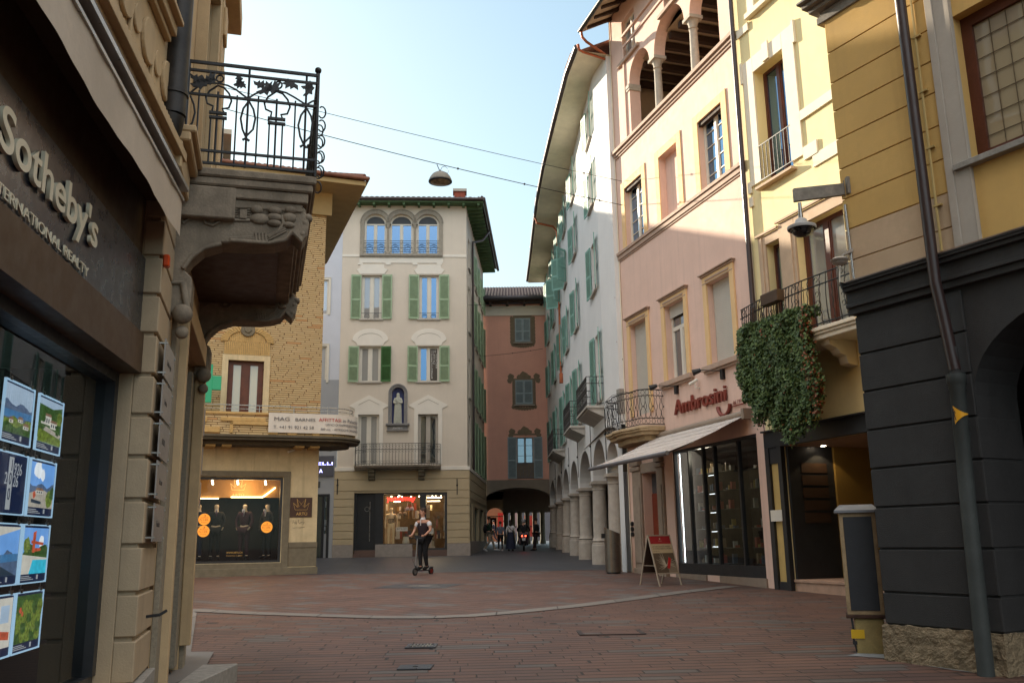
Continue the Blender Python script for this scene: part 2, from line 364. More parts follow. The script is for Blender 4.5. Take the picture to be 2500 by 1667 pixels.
def window(F, root, u0, u1, z0, z1, fm, pm, dep=.18, fw=.055, leaves=2, bars=(), transom=None, sill=None, sillw=.08, shut=None, shw=None, surround=None, arch=0, hole=True, name='window', shang=(0, 0), slabel=None, panes=None, sillproj=.1):
    """a window with its frame, panes, sill, shutters and moulded surround"""
    if hole: F.holes.append((u0, u1, z0, z1, dep, arch))
    T = F.L; w0 = -dep + .06; w1 = -dep
    m = MB(T); s = z1 - arch
    m.box(u0, u0 + fw, w1, w0, z0, s).box(u1 - fw, u1, w1, w0, z0, s).box(u0 + fw, u1 - fw, w1, w0, z0, z0 + fw)
    if arch:
        a1 = arc((u0 + u1) / 2, s, (u1 - u0) / 2, arch, 180, 0, 16); a2 = arc((u0 + u1) / 2, s, (u1 - u0) / 2 - fw * 1.4, arch - fw * 1.4, 180, 0, 16)
        for i in range(16):
            m.prism([a1[i], a1[i + 1], a2[i + 1], a2[i]], w1, w0)
        m.box(u0 + fw, u1 - fw, w1, w0, s - fw, s)
        top = s - fw
    else:
        m.box(u0 + fw, u1 - fw, w1, w0, z1 - fw, z1); top = z1 - fw
    if transom: m.box(u0 + fw, u1 - fw, w1, w0 + .01, transom, transom + fw * 1.3); top = transom
    if leaves == 2:
        c = (u0 + u1) / 2; m.box(c - fw * .75, c + fw * .75, w1, w0 + .012, z0 + fw, top)
        for a, b in ((u0 + fw, c - fw * .75), (c + fw * .75, u1 - fw)):
            m.box(a, a + fw * .5, w1 + .01, w0 - .008, z0 + fw, top).box(b - fw * .5, b, w1 + .01, w0 - .008, z0 + fw, top)
            for k in bars: m.box(a + fw * .5, b - fw * .5, w1 + .015, w0 - .012, z0 + (z1 - z0) * k, z0 + (z1 - z0) * k + .022)
    o = m.build(name, fm, root, bevel=0)
    pn = MB(T); pw = w1 + .02
    if arch:
        pts = [(u0, z0), (u1, z0)] + [p for p in arc((u0 + u1) / 2, s, (u1 - u0) / 2, arch, 0, 180, 16)]
        pn.quad(*[(a, pw, c) for a, c in pts])
    else: pn.quad((u0, pw, z0), (u1, pw, z0), (u1, pw, z1), (u0, pw, z1))
    pn.build('pane', pm, o)
    if arch:
        lun = MB(T); lun.quad(*[(a, pw + .006, c) for a, c in arc((u0 + u1) / 2, s, (u1 - u0) / 2 - .02, arch - .02, 0, 180, 16)]); lun.build('lunette_pane', M_dark, o)
    if sill: MB(T).box(u0 - sillproj, u1 + sillproj, -dep + .02, sillw, z0 - .07, z0).build('sill', sill, o, bevel=.006)
    if surround:
        sm, sw_, pr = surround; S_ = MB(T)
        S_.box(u0 - sw_, u0, 0, pr, z0, z1 + sw_).box(u1, u1 + sw_, 0, pr, z0, z1 + sw_).box(u0, u1, 0, pr, z1, z1 + sw_)
        S_.box(u0 - sw_ - .025, u0 - sw_, 0, pr + .02, z0, z1 + sw_ + .025).box(u1 + sw_, u1 + sw_ + .025, 0, pr + .02, z0, z1 + sw_ + .025).box(u0 - sw_, u1 + sw_, 0, pr + .02, z1 + sw_, z1 + sw_ + .025)
        S_.build('surround', sm, o, bevel=.004)
    if shut:
        w_ = shw or (u1 - u0) / 2
        for sgn, h, an in ((-1, u0 - .02, shang[0]), (1, u1 + .02, shang[1])):
            if an is None: continue
            ca, sa = math.cos(R(an)), math.sin(R(an))
            shutter_mb(lambda a, b, c, h=h, sgn=sgn, ca=ca, sa=sa: F.L(h + sgn * (a * ca - b * sa), .03 + a * sa + b * ca, z0 + c - .01), w_, z1 - z0 + .02).build('shutter', shut, o)
    return o

def skinmesh(name, nodes, edges, m, parent, sub=2, T=None, k=1.0):
    """grow one continuous surface round a skeleton {name: (x,y,z,r[,r2])}"""
    ks = list(nodes); me = bpy.data.meshes.new(name)
    me.from_pydata([nodes[a][:3] for a in ks], [(ks.index(a), ks.index(b)) for a, b in edges], [])
    o = bpy.data.objects.new('tmp', me); col.objects.link(o)
    md = o.modifiers.new('s', 'SKIN'); md.use_smooth_shade = True; md.branch_smoothing = .3
    for i, a in enumerate(ks):
        r = nodes[a][3] * k; r2 = (nodes[a][4] if len(nodes[a]) > 4 else nodes[a][3]) * k
        me.skin_vertices[0].data[i].radius = (r, r2); me.skin_vertices[0].data[i].use_root = (i == 0)
    if sub: ss = o.modifiers.new('u', 'SUBSURF'); ss.levels = sub; ss.render_levels = sub
    dg = bpy.context.evaluated_depsgraph_get(); dg.update()
    m2 = bpy.data.meshes.new_from_object(o.evaluated_get(dg)); bpy.data.objects.remove(o)
    if T: m2.transform(T)
    m2.name = name; m2.materials.clear(); m2.materials.append(m); m2.shade_smooth()
    ob = bpy.data.objects.new(name, m2); col.objects.link(ob)
    if parent is not None: ob.parent = parent
    return ob

# shared materials
M_iron = mat('wrought_iron', (.012, .012, .014), .45, .2, 6, .2, 80, spec=.4)
M_glass = glassm('shop_glass', .06)
M_pane = panem('window_pane', .30)
M_paneb = panem('window_pane_sky', .5, (.02, .03, .05), (.30, .50, .80))
M_panecurt = panem('window_pane_curtain', .16, (.35, .34, .32))
M_woodbr = mat('brown_window_wood', (.10, .028, .014), .45, .25, 3, .1, 40, spec=.4)
M_white = mat('white_window_paint', (.66, .62, .54), .5, .06, 3, .05, 40)
M_copper = mat('copper', (.42, .13, .06), .38, .3, 5, .1, 40, metal=.8)
M_brownpipe = mat('brown_pipe', (.035, .018, .017), .4, .2, 4, .05, 40, spec=.5)
M_tile = mat('roof_tile', (.20, .085, .055), .85, .45, 5, .4, 30)
M_tiledark = mat('roof_tile_dark', (.07, .045, .042), .85, .45, 5, .4, 30)
M_granite = mat('granite', (.30, .28, .25), .7, .2, 14, .3, 90, dirt=.3)
M_dark = mat('anthracite_metal', (.022, .023, .026), .4, .15, 4, .05, 60, spec=.4)
M_steel = mat('stainless_steel', (.42, .40, .38), .3, .1, 3, .05, 60, metal=.9)
M_black = flatm('black_print', (.01, .01, .01), .6)

def tiled_roof(name, root, F, u0, u1, w0, w1, z0, pitch, m, pitchw=.22, hip=0):
    """rows of half-round tiles running up from the eave w0 to w1"""
    mb = MB(F.L); n = int((u1 - u0) / pitchw); zz = lambda w: z0 + (w0 - w) * math.tan(R(pitch))
    for i in range(n):
        a = u0 + i * pitchw; k = 5
        wb = w1
        pts = [(a + pitchw * (.5 - .5 * math.cos(math.pi * j / k)), .075 * math.sin(math.pi * j / k)) for j in range(k + 1)]
        for (x0, h0), (x1, h1) in zip(pts, pts[1:]):
            mb.quad((x0, w0 + .04, zz(w0 + .04) + h0), (x1, w0 + .04, zz(w0 + .04) + h1), (x1, wb, zz(wb) + h1), (x0, wb, zz(wb) + h0))
        mb.quad(*[(x, w0 + .04, zz(w0 + .04) + h) for x, h in pts])
    mb.box(u0, u1, w1, w0, z0 - .04, z0 - .01) if False else None
    mb.quad((u0, w0, zz(w0) - .02), (u1, w0, zz(w0) - .02), (u1, w1, zz(w1) - .02), (u0, w1, zz(w1) - .02))
    return mb.build(name, m, root, recalc=False)

# ================================================================ ground
M_pav = coursed('porphyry_pavers', (.150, .076, .053), (.098, .058, .047), .58, .20, .015, (.022, .015, .013), 'xy', .62, rot=-3, jit=.6, varc=(.11, .09, .078), spec=.4, bump=.7, jx=1.7, jy=.75, blotch=.75)
M_pav2 = coursed('porphyry_pavers_diagonal', (.150, .080, .058), (.112, .068, .055), .55, .34, .014, (.035, .024, .02), 'xy', .62, rot=38, jit=.3, varc=(.125, .105, .095), spec=.4, bump=.6, jx=1.4, jy=.8, blotch=.7)
M_street = coursed('grey_stone_slabs', (.055, .057, .064), (.042, .044, .051), 1.4, .7, .012, (.03, .03, .034), 'xy', .5, rot=82, jit=.4, spec=.5, bump=.4)
M_strip = coursed('pale_stone_kerb', (.21, .19, .17), (.17, .155, .14), 1.1, 30, .012, (.06, .055, .05), 'xy', .65, jit=.3, bump=.3)
M_apron = mat('cement_patch', (.26, .27, .27), .8, .2, 4, .3, 50)

def sheet(name, pts, dz, m, kind='structure'):
    """flat paving region lying on the sloping ground, pts in plan"""
    bm = bmesh.new(); vs_ = [bm.verts.new((x, y, gz(y) + dz)) for x, y in pts]; bm.faces.new(vs_)
    bmesh.ops.triangulate(bm, faces=bm.faces); me = bpy.data.meshes.new(name); bm.to_mesh(me); bm.free()
    for p in me.polygons:
        if p.normal.z < 0: p.flip()
    me.materials.append(m); o = bpy.data.objects.new(name, me); col.objects.link(o)
    if kind: o['kind'] = kind
    return o
mb = MB()
ys = [-400, -20, -5, 5, 12, 20, 30, 40, 50, 60, 70, 75, 120, 900]
for a, b in zip(ys, ys[1:]):
    for x0, x1 in zip([-600, -40, 0, 40], [-40, 0, 40, 600]):
        mb.quad((x0, a, gz(a)), (x1, a, gz(a)), (x1, b, gz(b)), (x0, b, gz(b)))
g = mb.build('ground', M_pav, None, recalc=False); g['kind'] = 'structure'
strip_px = [(457, 1489), (620, 1497), (800, 1503), (930, 1507), (1050, 1507), (1150, 1503), (1250, 1495), (1400, 1480), (1550, 1461), (1650, 1447), (1790, 1431)]
sp_ = [gnd(*p) for p in strip_px]
far = [(-14, 30.2), (14, 30.2)]
sheet('square_paving', [(p.x, p.y) for p in sp_] + [(8, 22.5), (9, 30.3), (-14, 30.3), (-14, 17)], .004, M_pav2)
sheet('street', [(-16, 30.3), (7, 30.3), (7, 74.9), (-16, 74.9)], .008, M_street)
# curved pale stone band
mb = MB()
for i in range(len(sp_) - 1):
    a, b = sp_[i], sp_[i + 1]; h = .21
    t0 = (sp_[min(i + 1, len(sp_) - 1)] - sp_[max(i - 1, 0)]).normalized(); t1 = (sp_[min(i + 2, len(sp_) - 1)] - sp_[i]).normalized()
    n0 = Vector((-t0.y, t0.x, 0)) * h; n1 = Vector((-t1.y, t1.x, 0)) * h
    mb.quad(*[(q.x, q.y, gz(q.y) + .012) for q in (a - n0, b - n1, b + n1, a + n0)])
o = mb.build('stone_band', M_strip, None, recalc=False); o['kind'] = 'structure'
def gpoly(name, pxs, dz, m): return sheet(name, [(gnd(*p).x, gnd(*p).y) for p in pxs], dz, m)
gpoly('wall_side_band', [(448, 1484), (480, 1497), (466, 1593), (522, 1593), (474, 1680), (380, 1700), (440, 1600)], .016, M_strip)
gpoly('stone_diamond', [(907, 1436), (965, 1426), (1135, 1424.6), (1081, 1436)], .008, M_street)
gpoly('stone_diamond_centre', [(992, 1432), (1000, 1429), (1054, 1428.6), (1047, 1432)], .012, M_strip)
gpoly('cement_apron', [(2068, 1600), (2100, 1594), (2160, 1592), (2250, 1602), (2330, 1612), (2480, 1630), (2560, 1652), (2420, 1648), (2330, 1636), (2230, 1620), (2150, 1606)], .006, M_apron)
# drain grate, manhole lid, flush cover
def ground_frame(pxs):
    P = [gnd(*p) for p in pxs]; c = sum(P, Vector()) / 4; ux = (P[3] - P[0]); wx = ((P[3] - P[0]).length + (P[2] - P[1]).length) / 2; wy = ((P[1] - P[0]).length + (P[2] - P[3]).length) / 2
    return c, wx, wy, math.atan2(ux.y, ux.x)
c, wx, wy, an = ground_frame([(974, 1585), (997, 1570), (1083, 1570), (1064, 1585)])
wx, wy = .36, .34
r_ = empty('drain_grate', (c.x, c.y, gz(c.y)), 0); tag(r_, 'iron drain grate with two rows of square slots set in the red pavers', 'drain')
mb = MB(); wx, wy = .40, .44
mb.box(-wx / 2, wx / 2, -wy / 2, -wy / 2 + .05, 0, .016).box(-wx / 2, wx / 2, wy / 2 - .05, wy / 2, 0, .016).box(-wx / 2, -wx / 2 + .05, -wy / 2 + .05, wy / 2 - .05, 0, .016).box(wx / 2 - .05, wx / 2, -wy / 2 + .05, wy / 2 - .05, 0, .016)
mb.build('rim', M_street, r_)
mb = MB()
for i in range(1, 7):
    x = -wx / 2 + .05 + i * .043; mb.box(x - .008, x + .008, -wy / 2 + .05, wy / 2 - .05, .004, .019)
for k in (-.06, .0, .06): mb.box(-wx / 2 + .05, wx / 2 - .05, k - .015, k + .015, .004, .018)
mb.build('bars', M_steel, r_)
MB().box(-wx / 2 + .05, wx / 2 - .05, -wy / 2 + .05, wy / 2 - .05, .003, .006).build('pit', M_black, r_)
c = gnd(1014, 1629)
r_ = empty('manhole_cover', (c.x, c.y, gz(c.y)), 0); tag(r_, 'small square iron cover with a keyhole, nearest lid in the paving', 'manhole cover')
MB().box(-.19, .19, -.17, .17, 0, .014).build('lid', M_street, r_, bevel=.004); MB().lathe([(.03, .012), (.03, .018)], n=12).build('keyhole', M_black, r_)
c = gnd(1490, 1543)
r_ = empty('paved_access_cover', (c.x, c.y, gz(c.y)), R(1)); tag(r_, 'rectangular access cover filled with the same red pavers', 'cover')
mb = MB()
for a in (-1, 1): mb.box(a * .44 - .035, a * .44 + .035, -.32, .32, 0, .008)
mb.box(-.41, .41, .30, .32, 0, .007).box(-.41, .41, -.32, -.30, 0, .007)
mb.build('rim', mat('dark_rim', (.04, .03, .028), .6), r_); MB().box(-.405, .405, -.3, .3, 0, .005).build('inlay', M_pav, r_)

# ================================================================ left corner building (estate agent)
B = Fr(-2.80, 6.93, -15.3, -1)
class Fx(Fr):
    """a second facade whose meshes live in the root of another one"""
    def __init__(s, ox, oy, ang, side, base): super().__init__(ox, oy, ang, side); s.base = base
    def L(s, u, w, z):
        p = s.W(u, w, z); b = s.base; dx, dy = p.x - b.ox, p.y - b.oy
        return (dx * b.d[0] + dy * b.d[1], -dx * b.d[1] + dy * b.d[0], z - b.g)
A = Fx(-2.80, 6.93, -9, -1, B)
M_ochre = mat('beige_plaster', (.52, .37, .21), .8, .12, 1.5, .25, 70, streak=.35, dirt=.25)
M_stucco = mat('grey_beige_render', (.42, .32, .21), .8, .12, 1.5, .3, 70, streak=.3, dirt=.2)
M_corbel = mat('weathered_stone', (.25, .205, .155), .85, .3, 5, .5, 45, streak=.5, dirt=.7)
M_jamb = mat('rough_grey_stone', (.27, .23, .17), .85, .18, 30, .6, 130)
M_fasc = mat('brown_fascia', (.065, .036, .020), .5, .15, 2, .05, 40)
M_signb = mat('sign_board_navy_black', (.010, .013, .022), .30, .1, 2, 0, 40, spec=.6)
M_let = flatm('pale_gold_letters', (.62, .56, .42), .35, 0, .5)
M_awn = mat('awning_cloth_beige', (.50, .41, .32), .85, .1, 2.2, .35, 9)
root = B.root('corner_building', 'tall beige corner building with rusticated quoins and an ornate balcony, nearest on the left', 'building')
HT = 15.5
# --- facade A (estate agent's front) above the shop, niche below
mb = MB(A.L)
wall(mb, A, -9, .0, 4.62, HT, 0, [])
mb.quad((-9, 0, 4.62), (0, 0, 4.62), (0, -.6, 4.62), (-9, -.6, 4.62))
mb.box(-9, .0, -.62, -.5, 2.95, 4.6)                       # lintel zone behind the board
mb.box(-9, 0, -.42, -.02, -.1, .62)                        # stall riser under the window
mb.quad((-9, 0, -.3), (-9, -8, -.3), (-9, -8, HT), (-9, 0, HT))
mb.quad((0, -.62, 4.6), (0, -.62, -.3), (0, -3.2, -.3), (0, -3.2, 4.6))
B.holes = [(1.42, 3.95, .0, 3.72, .62)]
mb.T = B.L
wall(mb, B, .95, 5.12, -.3, 4.62, 0, dep=.6)
H2 = [(1.6, 3.1, 5.02, 8.1, .3)]
B.holes = H2; wall(mb, B, 0, 5.12, 4.62, HT, 0, H2)
mb.quad((5.12, 0, -.3), (5.12, -9, -.3), (5.12, -9, HT), (5.12, 0, HT)); mb.quad((0, 0, HT), (5.12, 0, HT), (5.12, -9, HT), (0, -9, HT)); mb.quad((0, -9, -.3), (5.12, -9, -.3), (5.12, -9, HT), (0, -9, HT))
mb.build('wall', M_ochre, root)
# quoin pier: plain back part of the reveal, grooved front part in courses
def Apl(w): p = A.W(0, w, 0); dx, dy = p.x - B.ox, p.y - B.oy; return (dx * B.d[0] + dy * B.d[1], -(-dx * B.d[1] + dy * B.d[0]))   # (u, w) in B
zs = [.36, .62, .94, 1.265, 1.61, 1.95, 2.275, 2.595, 2.915, 3.24, 3.56, 3.88, 4.20, 4.62]
a0, a1, a2 = Apl(0), Apl(-.155), Apl(-.62)
mb = MB(B.L)
ins = .03
mb.prismc([(a0[0] + ins, a0[1] - ins), (.97, -ins), (.97, -.5), (a1[0] + .3, -.5), (a1[0] + ins, a1[1])], .3, 4.62)
mb.prismc([a1, (a1[0] + .32, a1[1] - .03), (.9, -.62), a2], .3, 4.62)
for z0, z1 in zip(zs[1:], zs[2:]):
    mb.prismc([a0, (.95, 0), (.95, -.1), (.2, -.2), a1], z0 + .016, z1 - .016)
mb.build('quoin', M_stucco, root, bevel=.008)
MB(B.L).prismc([(a0[0] - .02, a0[1] + .05), (1.0, .05), (1.0, -.2), (a2[0], a2[1])], -.1, .62).build('plinth', M_granite, root, bevel=.006)
# far quoins
mb = MB(B.L)
for z0, z1 in zip(zs[1:], zs[2:]): mb.box(4.42, 5.14, -.1, .035, z0 + .016, z1 - .016)
k = 4.62
while k < HT - .5: mb.box(4.42, 5.14, -.1, .04, k + .016, k + .33); k += .346
k = 4.72
while k < HT - .5: mb.box(.1, .62, -.1, .03, k + .016, k + .48); k += .5
mb.build('quoin', M_ochre, root, bevel=.008)
# grey pilaster, beige door surround
mb = MB(B.L); mb.box(.99, 1.30, 0, .05, .1, 4.2).box(4.02, 4.38, 0, .05, .1, .75); mb.build('pilaster', M_jamb, root, bevel=.006)
mb = MB(B.L); mb.box(1.30, 1.44, 0, .12, .1, 3.95).box(3.93, 4.06, 0, .12, .5, 3.95).box(1.44, 3.93, 0, .12, 3.72, 3.95); mb.build('door_surround', M_ochre, root, bevel=.006)
mb = MB(B.L); mb.box(3.60, 3.948, -.615, -.01, .3, 3.6).box(1.43, 1.5, -.5, -.01, .3, 3.6); mb.build('door_jamb', M_jamb, root)
d = MB(B.L).box(1.45, 3.6, -.62, -.55, .2, 3.6).build('door', M_woodbr, root)
MB(B.L).box(1.6, 2.4, -.55, -.535, .9, 3.3).build('pane', M_pane, d); MB(B.L).tube([(2.5, -.5, 1.0), (2.5, -.5, 1.7)], .02).build('handle', M_steel, d)
# steps
st_ = MB(A.L); st_.prismc([(1.35, -.02), (3.05, -.02), (3.05, .34), (1.35, .10)], .05, .39); st_.build('doorstep', M_granite, root, bevel=.008)
MB(B.L).box(1.32, 1.6, -.02, .10, .3, .62).build('threshold_block', M_ochre, root, bevel=.006)
# name plates on the quoin
plates = [(2.93, 3.23), (2.61, 2.90), (2.29, 2.58), (1.97, 2.26), (1.64, 1.93)]
M_plate = mat('brushed_plate', (.30, .27, .25), .38, .12, 8, .05, 80, metal=.35)
words = ['Studio legale', 'Notaio', 'HOLDIL', 'Vaz Law', 'Fiduciaria']
for i, (z0, z1) in enumerate(plates):
    pl = MB(B.L).box(.12, .86, .045, .055, z0, z1).build('name_plate', M_plate, root)
    ftext(B, words[i], .07, .3, (z0 + z1) / 2 - .03, .056, mat('engraving', (.05, .045, .04)), parent=pl, ext=.0005, sx=.9)
    mb = MB(B.L)
    for a in (.15, .83):
        for c in (z0 + .03, z1 - .03): mb.tube([(a, 0, c), (a, .065, c)], .009, 6)
    mb.build('stud', M_steel, pl)
for z0, z1 in ((3.0, 3.35), (2.5, 2.85), (2.1, 2.4)): MB(B.L).box(4.55, 5.05, .06, .07, z0, z1).build('name_plate', M_plate, root)
# coat hook below
MB(B.L).tube([(.55, 0, 1.06), (.55, .10, 1.07), (.58, .15, 1.10)], .012, 6).build('hook', M_iron, root)
# cornice between shop and upper floor
mb = MB(A.L); mb.box(-9, .05, 0, .06, 4.62, 4.72).box(-9, .06, 0, .12, 4.72, 4.80).box(-9, .04, 0, .05, 4.80, 4.90)
i = -8.9
while i < -.1: mb.box(i, i + .035, .05, .085, 4.82, 4.88); i += .07
mb.build('cornice', M_ochre, root, bevel=.004)
mb = MB(B.L)
mb.box(-.1, .72, 0, .16, 4.86, 4.94).box(-.1, .72, 0, .20, 4.94, 5.0).box(-.1, .70, 0, .10, 4.62, 4.86); mb.build('cornice', M_ochre, root, bevel=.012)
# ornaments on facade A: discs, vertical bar and layered mouldings
mb = MB(A.L)
for kx in range(12):
    cx = -.35 - kx * .62
    mb.tube([(cx, 0, 5.22), (cx, .03, 5.22)], .17, 20); mb.tube([(cx - .3, 0, 5.22), (cx - .3, .02, 5.22)], .10, 16)
    mb.box(cx + .12, cx + .15, 0, .03, 4.98, 5.14) if kx else None
for z0, z1, p in ((5.52, 5.57, .05), (5.57, 5.66, .09), (5.66, 5.70, .14), (5.82, 5.9, .07), (8.9, 9.1, .2), (12.5, 12.8, .2)): mb.box(-9, -.45, 0, p, z0, z1)
mb.build('moulding', M_ochre, root, bevel=.006)
# upper windows of B and A
T_ = B.holes
window(B, root, 1.6, 3.1, 5.02, 8.1, M_white, M_pane, dep=.3, hole=False, surround=(M_ochre, .22, .10), bars=(.25, .5, .75))
window(B, root, 1.6, 3.1, 9.6, 12.2, M_white, M_pane, dep=.02, hole=False, surround=(M_ochre, .2, .10))
mb = MB(B.L); mb.box(-.2, 5.3, 0, .25, 9.0, 9.3).box(-.2, 5.4, 0, .45, 12.6, 12.95).box(3.45, 4.1, 0, .1, 5.0, 8.6).box(3.6, 3.95, .1, .14, 8.0, 8.4).box(3.6, 3.95, .1, .14, 5.2, 7.6); mb.build('moulding', M_ochre, root, bevel=.01)
for u in (-3.4, -6.4): window(A, root, u, u + 1.4, 6.2, 8.6, M_white, M_pane, dep=.02, hole=False, surround=(M_ochre, .2, .08))
mb = MB(B.L); mb.box(-.3, 5.5, -.2, .7, HT - .4, HT); mb.T = A.L; mb.box(-9, .2, -.2, .7, HT - .4, HT); mb.build('roof_cornice', M_corbel, root)
# drainpipe
mb = MB(A.L); P_ = (-.27, .06)
mb.tube([(P_[0], P_[1], HT - .4), (P_[0], P_[1], 4.98)], .10, 16).tube([(P_[0], P_[1], 4.98), (P_[0] + .01, P_[1] - .02, 4.86), (P_[0] + .05, P_[1] - .08, 4.78)], .095, 14)
for z in (5.15, 7.2, 9.3): mb.tube([(P_[0], P_[1], z), (P_[0], P_[1], z + .03)], .112, 16)
mb.build('drainpipe', mat('dark_patina_pipe', (.045, .04, .037), .5, .35, 3, .1, 30, metal=.4), root, smooth=40)
# --- retracted awning
Aw = Fl(A, -4.4, 0, 4.0); aw = Aw.thing('awning', 'rolled-up beige cloth awning with a hanging valance above the estate agent sign', 'awning')
mb = MB(Aw.L); n = 90
def val(k, t):
    u = -8.8 + 8.75 * k / n; return (u, .13 + .010 * math.sin(k * .35) * t + .003 * math.sin(k * 1.3), 4.335 - t * (.295 + .004 * math.sin(k * .21)))
for k in range(n):
    for j in range(3): mb.quad(val(k, j / 3), val(k + 1, j / 3), val(k + 1, (j + 1) / 3), val(k, (j + 1) / 3))
mb.build('valance', M_awn, aw, smooth=60)
mb = MB(Aw.L); mb.box(-8.8, -.05, .10, .145, 4.335, 4.36).box(-8.8, -.02, .10, .17, 4.43, 4.465); mb.build('rail', mat('pale_metal_rail', (.45, .43, .40), .35, .1, 3, .05, 40, metal=.6), aw)
mb = MB(Aw.L); mb.box(-8.8, -.03, -.3, .10, 4.34, 4.61); mb.build('cassette', M_fasc, aw)
# dark brown soffit behind valance and fascia boards
mb = MB(A.L); mb.box(-9, -.002, -.5, -.16, 3.86, 4.34).box(-9, -.002, -.5, -.10, 2.92, 3.235); mb.build('fascia', M_fasc, root)
# --- sign
As = Fl(A, -2.8, -.13, 3.24); sg = As.thing('shop_sign', 'black sign board with pale raised letters Sothebys International Realty', 'sign')
MB(As.L).box(-5.6, -.004, -.5, -.13, 3.24, 3.855).build('board', M_signb, sg)
def fit(F, s_, ua, ub, z, h, w, m, cap=.7, **k):
    """lettering stretched to run from ua to ub with capitals h tall"""
    cu = bpy.data.curves.new('t', 'FONT'); cu.body = s_; cu.size = 1; cu.space_character = k.get('track', 1.0); t = bpy.data.objects.new('t', cu); col.objects.link(t); bpy.context.view_layer.update(); wd = t.dimensions.x; bpy.data.objects.remove(t)
    sz = h / cap; return ftext(F, s_, sz, ua, z, w, m, sx=abs(ub - ua) / (wd * sz), **k)
fit(As, "Sotheby's", -2.97, -1.38, 3.49, .225, -.110, M_let, parent=sg, ext=.011, off=.004, res=8)
fit(As, 'INTERNATIONAL REALTY', -3.04, -1.44, 3.275, .062, -.118, M_let, parent=sg, ext=.005, res=6)
# --- shop window
sw = MB(A.L); sw.box(-5.6, 0, -.40, -.28, .62, .70).box(-.09, 0, -.40, -.26, .70, 2.84).box(-5.6, 0, -.40, -.26, 2.84, 2.93).box(-5.6, -5.5, -.4, -.26, .7, 2.84).box(-2.62, -2.54, -.4, -.27, .7, 2.84)
swo = sw.build('shop_window', M_dark, root); MB(A.L).quad((-5.5, -.33, .7), (-.09, -.33, .7), (-.09, -.33, 2.84), (-5.5, -.33, 2.84)).build('pane', glassm('front_glass', .07, (.7, .72, .7)), swo)
mb = MB(A.L); mb.quad((-8.9, -3.1, .1), (-.01, -3.1, .1), (-.01, -3.1, 2.95), (-8.9, -3.1, 2.95)).quad((-8.9, -.42, .3), (-.01, -.42, .3), (-.01, -3.1, .3), (-8.9, -3.1, .3)).quad((-.01, -.42, .3), (-.01, -3.1, .3), (-.01, -3.1, 2.95), (-.01, -.42, 2.95)).quad((-8.9, -.42, 2.95), (-.01, -.42, 2.95), (-.01, -3.1, 2.95), (-8.9, -3.1, 2.95)).quad((-8.9, -.42, .3), (-8.9, -3.1, .3), (-8.9, -3.1, 2.95), (-8.9, -.42, 2.95))
mb.build('shop_room', mat('room_dark', (.05, .045, .04), .8), root)
# lit property panels hanging in the window
def lit(name, c, e=.42, v=.35, s_=22):
    if name in _mc: return _mc[name]
    m = bpy.data.materials.new(name); m.use_nodes = True; nt = m.node_tree; b = nt.nodes['Principled BSDF']; _mc[name] = m
    tc = _n(nt, 'ShaderNodeTexCoord'); nz = _n(nt, 'ShaderNodeTexNoise'); nz.inputs['Scale'].default_value = s_; nz.inputs['Detail'].default_value = 6; nt.links.new(tc.outputs['Object'], nz.inputs['Vector'])
    mr = _n(nt, 'ShaderNodeMapRange'); nt.links.new(nz.outputs[0], mr.inputs[0]); mr.inputs[1].default_value = .3; mr.inputs[2].default_value = .7; mr.inputs[3].default_value = 1 - v; mr.inputs[4].default_value = 1 + v
    hs = _n(nt, 'ShaderNodeHueSaturation'); hs.inputs['Color'].default_value = (*c, 1); nt.links.new(mr.outputs[0], hs.inputs['Value'])
    nt.links.new(hs.outputs[0], b.inputs['Base Color']); nt.links.new(hs.outputs[0], b.inputs['Emission Color']); b.inputs['Emission Strength'].default_value = e; b.inputs['Roughness'].default_value = .35
    return m
M_edge = emis('lit_acrylic_edge', (.40, .62, .85), .35); M_navy = emis('navy_poster', (.010, .022, .075), .25); M_txtw = emis('poster_white', (.6, .64, .7), .2)
SKY1, SKY2, CLD, MTN, TRE, TR2, WAL, ROF, POOL, DECK, WAT, GLS, RED = [lit(*a) for a in (('pic_sky', (.12, .28, .62), .5, .12, 6), ('pic_hazy_sky', (.34, .45, .60), .4, .12, 6), ('pic_cloud', (.62, .66, .72), .5, .1, 12), ('pic_mountain', (.07, .11, .20), .4, .25, 14), ('pic_tree', (.035, .08, .02), .4, .7, 60), ('pic_lit_tree', (.12, .17, .03), .4, .6, 50), ('pic_wall', (.52, .50, .46), .4, .12, 10), ('pic_roof', (.20, .12, .08), .4, .3, 30), ('pic_pool', (.03, .36, .52), .5, .2, 18), ('pic_deck', (.36, .33, .29), .4, .2, 30), ('pic_lake', (.05, .16, .34), .4, .2, 16), ('pic_window', (.03, .05, .08), .3, .3, 30), ('pic_red_pavilion', (.42, .08, .04), .4, .3, 25))]
W_, H_ = .50, .385
def poly(m, *p): return (m, [(a * .464 + .018, .062 + b * .30) for a, b in p])
def hill(m, y0, amp, seed, n=22):
    rg_ = random.Random(seed); p = [(0, 0)]; y = y0
    for k in range(n + 1): y += rg_.uniform(-amp, amp) * .35; p.append((k / n, max(.05, y + amp * math.sin(k * .5 + seed)))); 
    return poly(m, *p, (1, 0))
def bush(m, cx, cy, r_, seed=1):
    rg_ = random.Random(seed); return poly(m, *[(min(1, max(0, cx + r_ * rg_.uniform(.75, 1.15) * math.cos(t * .45))), min(1, max(0, cy + 1.4 * r_ * rg_.uniform(.75, 1.15) * math.sin(t * .45)))) for t in range(14)])
